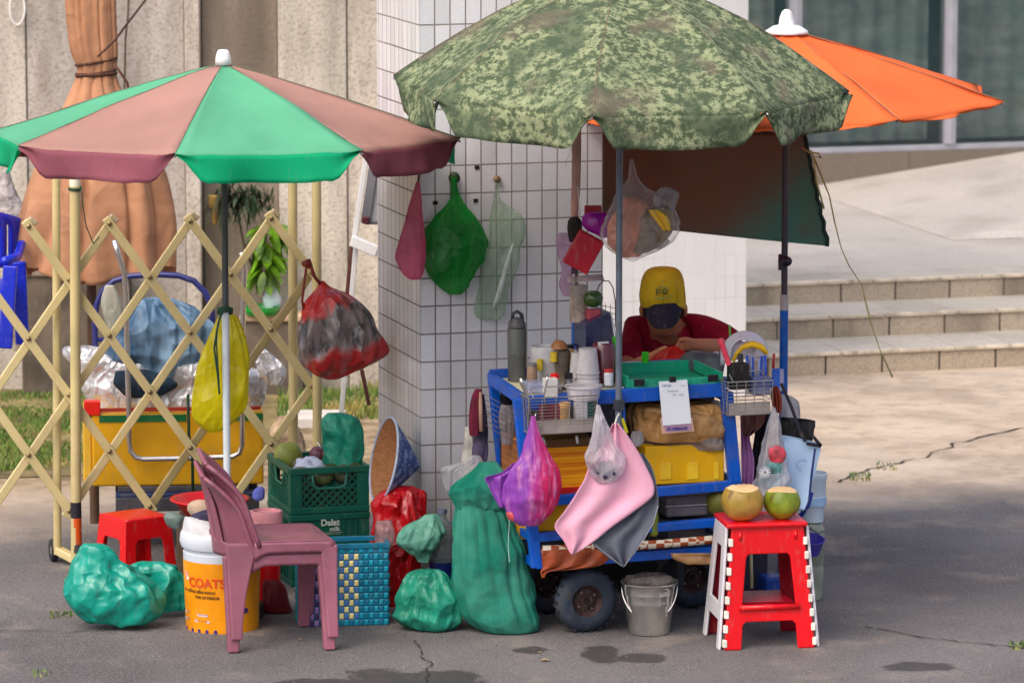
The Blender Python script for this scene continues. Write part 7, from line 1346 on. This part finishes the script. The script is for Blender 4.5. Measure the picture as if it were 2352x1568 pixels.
# ---- big step stool
SOo = G(1664, 1494); ST = Fr(SOo, radians(9)); H = ST.pp(1750, 1214, 0).z; m_red = pm('stool_red', (226, 0, 18), .3, .06, 4, .06, 30, spec=.55); m_rdk = pm('stool_darkred', (150, 4, 30), .35, .08, 4, .06); m_swh = pm('stool_white', (216, 214, 220), .4, .05, 4, .05, dirt=.1)
ss = thing('step_stool', ST.p(.16, .15, 0), 'tall red and white folding step stool with cut coconuts on its top', 'stool')
WB = .330; WT = .262; i0 = (WB - WT) / 2; DB = .30; DTp = .20; lean = (DB - DTp) / 2
def fr_outer():
    L = [(0, 0), (.052, 0), (.060, .105)]; return [(0, 0), (.062, 0), (.068, .085), (.080, .098), (WB - .080, .098), (WB - .068, .085), (WB - .062, 0), (WB, 0), (WB - i0, H), (i0, H)]
fo = fr_outer(); fh = [(.068, .155), (WB - .068, .155), (WB - .085, .325), (WB - .095, .338), (.095, .338), (.085, .325)]
def fm(a, z, off): return ST.p(a, lean * z / H + off, z + .001)
mb = plate(fo, [fh], fm, .012); mb.build('front_frame', m_red, ss, bev=.004)
mb = MB(); mb.tube([fm(.055, .150, -.004), fm(WB - .055, .150, -.004)], .011, 10); mb.build('front_rung', m_red, ss, smooth=True)
mb = plate(fo, [fh], lambda a, z, off: ST.p(a, DB - lean * z / H - off, z + .001), .012); mb.build('back_frame', m_rdk, ss, bev=.004)
mb = MB(); mb.box(ST.p(WB / 2, DB / 2, .16), ST.u * (WB / 2 - .07), ST.v * (DB / 2 - .05), V((0, 0, .003))); mb.build('brace_panel', m_rdk, ss)
so_ = [(.0, 0), (.045, 0), (.055, .10), (DB - .055, .10), (DB - .045, 0), (DB, 0), (DB - lean, H - .005), (lean, H - .005)]; shl = [(.075, .16), (DB - .075, .16), (DB - .10, H - .08), (.10, H - .08)]
for s_ in (0, 1):
    mb = plate(so_, [shl], lambda b, z, off: ST.p((i0 * z / H - .010 - off if s_ == 0 else WB - i0 * z / H + .010 + off), b * .96 + .012, z + .001), .010); mb.build('side_panel', m_swh, ss, bev=.003)
    mb = plate([(.085, .15), (DB - .085, .15), (DB - .105, H - .05), (.105, H - .05)], [], lambda b, z, off: ST.p((i0 * z / H + .004 + off if s_ == 0 else WB - i0 * z / H - .004 - off), b * .96 + .012, z + .001), .004); mb.build('folding_panel', pm('stool_wine', (128, 0, 56), .4), ss)
for s_ in (0, 1):
    for k in range(8):
        z = .012 + k * (H - .05) / 7.6; x = i0 * z / H; mb = MB(); c = fm((x + .001) if s_ == 0 else WB - x - .001, z + .012, .004); mb.box(c, ST.u * .0075, ST.v * .0095, V((0, 0, .0135))); mb.build('white_tooth', pm('tooth_white', (236, 232, 220), .4), ss, bev=.002)
mb = MB(); mb.fbox(ST, i0 - .022, WB - i0 + .012, lean - .016, DB - lean + .016, H - .004, H + .014); mb.build('top', m_red, ss, bev=.007)
mb = MB()
for a in (i0 + .03, WB - i0 - .03): mb.tube([ST.p(a, lean * .96 - .003, H - .048), ST.p(a, lean * .96 - .001, H - .02)], .006, 8)
mb.build('front_stud', m_red, ss, smooth=True)
# coconuts with cut tops
m_cut = pm('coconut_flesh', (248, 206, 150), .7, .08, 12, .3, 40)
def coco(px, py, b, r, col, seed, label):
    c = ST.pp(px, py, b); c.z = H + .014 + r * .93; th = thing('coconut', c - V((0, 0, r * .93)), label, 'coconut', 'cut coconuts on the step stool'); mb = MB(); n = 40; R = 20; vs = []; fs = []; zc_ = .62
    t = NT('coconut_skin%d' % seed); sx3 = t.n('ShaderNodeSeparateXYZ'); t.l(t.tc.outputs['Object'], sx3.inputs[0]); c1 = t.mix(t.step(t.noise(8, 5), .35, .68), lin(col[0]), lin(col[1])); c1 = t.mix(t.math('MULTIPLY', t.step(t.noise(16, 6, stretch=(2, 2, .6)), .58, .7), .8), c1, lin((96, 62, 30))); m_ = t.done(t.principled(c1, .42, 0, .5, t.bump(t.noise(12, 5), .35, .01)))
    for i in range(R + 1):
        g = pi - (pi - math.acos(zc_)) * i / R
        for k in range(n):
            f = 2 * pi * k / n; d = V((sin(g) * cos(f), sin(g) * sin(f), cos(g))); q = 1 + .03 * cos(3 * f + seed) * sin(g) + .04 * noise.noise(d * 2 + V((seed, 0, 0))); p = c + V((d.x, d.y, d.z * .96)) * r * q
            if i == R: p.z += .05 * r * sin(f * 2 + seed) 
            vs.append(p)
    for i in range(R):
        for k in range(n): fs.append((i * n + k, i * n + (k + 1) % n, (i + 1) * n + (k + 1) % n, (i + 1) * n + k))
    mb.add(vs, fs).build('husk', m_, th, smooth=True, weld=True)
    top = vs[-n:]; cc = sum(top, V()) / n + V((0, 0, r * .16)); mb = MB(); ring = [cc + (p - cc) * .62 + V((0, 0, r * .08 + .02 * r * sin(j * 1.7))) for j, p in enumerate(top)]; mb.add(list(top) + ring + [cc], [(k, (k + 1) % n, n + (k + 1) % n, n + k) for k in range(n)] + [(n + k, n + (k + 1) % n, 2 * n) for k in range(n)]); mb.build('cut_flesh', m_cut, th, smooth=True)
coco(1704, 1170, .10, .0755, ((150, 124, 44), (196, 148, 74)), 1, 'tan-skinned young coconut with a pale cut top, on the red stool')
coco(1796, 1166, .11, .0665, ((104, 124, 20), (150, 162, 48)), 5, 'greener young coconut with a pale cut top, on the red stool')
# ================================================================ the vendor
def skin(name, nodes, edges, mat, parent=None, sub=2, origin=None):
    me = bpy.data.meshes.new(name); o0 = ORG[parent.name] if parent else origin
    me.from_pydata([tuple(V(p) - o0) for p, r in nodes], edges, []); o = bpy.data.objects.new(name, me); sc.collection.objects.link(o)
    if parent: o.parent = parent
    else: o.location = o0
    ORG[o.name] = o0; me.materials.append(mat); s = o.modifiers.new('skin', 'SKIN'); s.use_smooth_shade = True; sv = me.skin_vertices[0].data
    for i, (p, r) in enumerate(nodes): sv[i].radius = r if isinstance(r, tuple) else (r, r)
    sv[0].use_root = True; m_ = o.modifiers.new('sub', 'SUBSURF'); m_.levels = sub; m_.render_levels = sub; return o
m_skin = pm('skin_tan', (184, 118, 82), .5, .06, 12, .1, 90, spec=.4)
N = []; E = []
def nd(p, r, par=None):
    N.append((p, r)); 
    if par is not None: E.append((par, len(N) - 1))
    return len(N) - 1
pel = nd(W(1538, 965, 1.42), (.13, .10)); sp1 = nd(W(1536, 900, 1.36), (.115, .09), pel); sp2 = nd(W(1532, 830, 1.26), (.12, .095), sp1); ch = nd(W(1530, 780, 1.18), (.11, .08), sp2); nk = nd(W(1528, 748, 1.09), .05, ch)
hd1 = nd(W(1526, 728, 1.02), .062, nk); hd2 = nd(W(1523, 700, .985), (.078, .085), hd1); hd3 = nd(W(1522, 660, .99), (.080, .088), hd2); hd4 = nd(W(1522, 634, 1.0), .055, hd3)
jaw = nd(W(1527, 762, .955), (.036, .030), hd1); 
rs = nd(W(1606, 768, 1.17), .052, ch); re_ = nd(W(1690, 806, 1.0), .038, rs); rf = nd(W(1655, 798, .92), .036, re_); rwr = nd(W(1606, 792, .84), .027, rf); rp = nd(W(1580, 790, .81), (.030, .018), rwr)
ls = nd(W(1462, 772, 1.17), .052, ch); le = nd(W(1440, 852, 1.02), .038, ls); lw_ = nd(W(1490, 826, .87), .026, le); lp = nd(W(1516, 812, .83), (.028, .018), lw_)
for k, (dx, dy) in enumerate(((-22, -6), (-25, 0), (-25, 6), (-21, 12))):
    x = 1578 + dx * .55; y = 790 + dy; a = nd(W(x, y, .80), .0085, rp); b = nd(W(x + dx * .45, y + 6, .79), .0075, a); nd(W(x + dx * .5 , y + 13, .795), .0065, b)
a = nd(W(1572, 778, .79), .010, rp); nd(W(1558, 782, .775), .0085, a)
for k, (dx, dy) in enumerate(((20, -6), (23, 0), (22, 6), (18, 11))):
    x = 1518 + dx * .5; y = 812 + dy; a = nd(W(x, y, .82), .0085, lp); nd(W(x + dx * .5, y + 3, .81), .007, a)
a = nd(W(1522, 800, .81), .010, lp); nd(W(1534, 798, .80), .0085, a)
for s_ in (-1, 1):
    h = nd(W(1538 + 34 * s_, 985, 1.38), .085, pel); kx = W(1538 + 70 * s_, 985, .98); kx.z = .47; kn = nd(kx, .06, h); an = V((kx.x, 1.02, .09)); ak = nd(an, .038, kn); nd(V((kx.x, .90, .035)), .03, ak)
po_ = W(1538, 1000, 1.35); po_.z = 0
man = skin('person', N, E, m_skin, origin=po_); tag(man, 'seated vendor in maroon shirt and yellow cap, head bowed over a red plastic bag', 'person')
def facep(px, py, Y): return W(px, py, Y)
m_eye = pm('eye_white', (220, 214, 206), .3, .02, 4, 0); m_hair = pm('hair_black', (24, 20, 20), .7, .2, 40, .6, 120); m_lip = pm('lip', (132, 66, 54), .5)
hc_ = W(1524, 716, .90)
for s_ in (-1, 1):
    ball('eye', W(1524 + 17 * s_, 728, .895), .011, m_eye, None, None, wob=0, parent=man, n=12); ball('ear', W(1524 + 50 * s_, 712, 1.0), .020, m_skin, None, None, sq=(.5, .8, 1.2), parent=man, n=12)
ball('nose', W(1526, 750, .885), .013, m_skin, None, None, sq=(.9, 1.2, 1.1), parent=man, n=12); ball('mouth', W(1527, 768, .912), .016, m_lip, None, None, sq=(1.3, .5, .35), parent=man, n=12)
mb = MB(); mb.join(loft([(655, 1482, 1562), (680, 1470, 1574), (705, 1471, 1575), (722, 1476, 1572), (735, 1490, 1560)], 1.035, .95, 36, 4)); mb.build('hair', m_hair, man, smooth=True)
# shirt
SN = []; SE = []
def sn(p, r, par=None):
    SN.append((p, r)); 
    if par is not None: SE.append((par, len(SN) - 1))
    return len(SN) - 1
m_shirt = pm('shirt_maroon', (146, 20, 46), .85, .15, 9, .6, 26, spec=.15, bdist=.012)
s0 = sn(W(1538, 960, 1.42), (.155, .125)); s1 = sn(W(1536, 895, 1.36), (.14, .115), s0); s2 = sn(W(1532, 825, 1.25), (.145, .115), s1); s3 = sn(W(1530, 782, 1.17), (.135, .10), s2); s4 = sn(W(1529, 758, 1.11), (.098, .075), s3); sn(W(1529, 742, 1.09), (.062, .058), s4)
a = sn(W(1612, 758, 1.14), .074, s3); b = sn(W(1660, 776, 1.06), .062, a); sn(W(1698, 792, .99), .050, b)
a = sn(W(1462, 764, 1.15), .076, s3); b = sn(W(1452, 815, 1.10), .058, a); sn(W(1444, 845, 1.04), .052, b)
skin('shirt', SN, SE, m_shirt, man)
SN = []; SE = []; s0 = sn(W(1538, 985, 1.42), (.135, .11))
for s_ in (-1, 1): h = sn(W(1538 + 36 * s_, 990, 1.36), .10, s0); kx = W(1538 + 70 * s_, 985, .98); kx.z = .47; k_ = sn(kx, .075, h); sn(V((kx.x, 1.02, .13)), .055, k_)
skin('trousers', SN, SE, pm('trousers_dark', (36, 38, 48), .85, .15, 8, .3), man)
# cap
m_capy = pm('cap_yellow', (214, 178, 8), .75, .10, 9, .35, 90); 

cp3 = loft([(613, 1508, 1538), (616, 1494, 1553), (624, 1482, 1563), (640, 1474, 1570), (660, 1470, 1573), (680, 1468, 1575), (698, 1471, 1576), (706, 1476, 1574)], .985, 1.06, 48, 6, fold=.01).build('cap', m_capy, man, smooth=True)
mb = MB()
for a_0 in (-.9, -.35, .35, .9, pi): pass
for k in range(5):
    f = -pi / 2 + (k - 2) * .62
    pts = []
    for j in range(9):
        g = j / 8; py = 614 + (700 - 614) * g; row = [(613, 1508, 1538), (640, 1474, 1570), (700, 1469, 1576)]; hw_ = 53 * sin(min(1, .28 + g * 1.0) * pi / 2); m = M(.985); c = W(1522, py, .985); pts.append(c + V((hw_ * m * cos(f) * 1.0, hw_ * m * 1.06 * sin(f), 0)))
    mb.tube(pts, .0012, 5)
mb.build('seams', pm('cap_seam', (156, 124, 10), .8), cp3)
def peak(u, v):
    w_ = (u - .5) * 2; px = 1525 + 47 * w_ * (1 - .16 * v * v); e = sqrt(max(0, 1 - abs(w_) ** 2.6)); py = 703 - 7 * u - 2 + v * (9 + 50 * e) + 8 * (1 - abs(w_)) * 0
    return W(px, py, .885 - .035 * v * e + .07 * w_ * w_)
mb = MB(); mb.grid(peak, 24, 10); mb.build('peak', pm('cap_navy', (28, 24, 44), .8, .12, 8, .25), cp3, smooth=True, solid=.004)
MB().tube([peak(u / 24, 1) for u in range(25)], .0022, 6).build('peak_edge', pm('cap_edge', (150, 110, 50), .7), cp3, smooth=True)
Yc = .985 - .098
mb = MB()
def em(pts): mb.tube([W(x, y, Yc - .002 + ((x - 1522) / 53) ** 2 * .04) for x, y in pts], .0022, 5)
em([(1508, 664), (1508, 678)]); em([(1508, 664), (1516, 666), (1516, 671), (1508, 672)]); em([(1520, 666), (1528, 664), (1534, 668), (1532, 674), (1524, 676)]); em([(1520, 672), (1527, 670), (1531, 676)]); mb.build('emblem', pm('emblem_green', (36, 84, 58), .7), cp3)
mb = MB(); em([(1505, 683), (1512, 685), (1524, 685), (1534, 682), (1545, 677)]); em([(1512, 660), (1524, 659), (1536, 662)]); mb.build('emblem', pm('emblem_pale', (150, 170, 96), .7), cp3)
# held bags, seat
lumpy('red_film_bag', [(796, 1540, 1556), (806, 1520, 1572), (818, 1505, 1580), (832, 1498, 1585)], .74, pm('bag_redfilm', (214, 40, 30), .35, .2, 8, .5, 26, alpha=.88, trans=.3), 'thin red plastic bag held between the hands of the vendor', 'bag', dr=.4, seed=4, crease=.12, floor=False)
lumpy('grey_film_bag', [(808, 1580, 1630), (820, 1565, 1655), (840, 1560, 1665), (862, 1580, 1662)], .50, pm('bag_greyfilm', (92, 102, 108), .4, .25, 8, .5, 26, alpha=.85, trans=.2), 'grey translucent plastic bag heaped at the corner of the teal tray', 'bag', dr=.6, seed=6, crease=.12, floor=False)
mb = MB(); p = W(1645, 815, .6); mb.lathe([(0, -.012), (.010, -.012), (.010, .012), (0, .012)], p, n=16); tag(mb.build('white_cap_bottle', pm('cover_white', (226, 220, 230)), smooth=True), 'tiny white bottle cap behind the coral pink tube', 'cap'); bpy.data.objects['white_cap_bottle'].name = 'bottle_cap'
sn_ = V((po_.x, 1.40, 0)); sto = thing('vendor_stool', sn_, 'low dark plastic stool under the seated vendor, behind the cart', 'stool'); mb = MB(); mb.abox(sn_ + V((-.15, -.15, .36)), sn_ + V((.15, .15, .40))); mb.build('seat', pm('stool_navy', (30, 40, 90), .5), sto, bev=.01)
for sx2, sy2 in ((-1, -1), (1, -1), (-1, 1), (1, 1)): mb = MB(); mb.beam(sn_ + V((sx2 * .13, sy2 * .13, .36)), sn_ + V((sx2 * .16, sy2 * .16, 0)), .03, .03, up=V((0, 1, 0))); mb.build('leg', pm('stool_navy', (30, 40, 90)), sto)
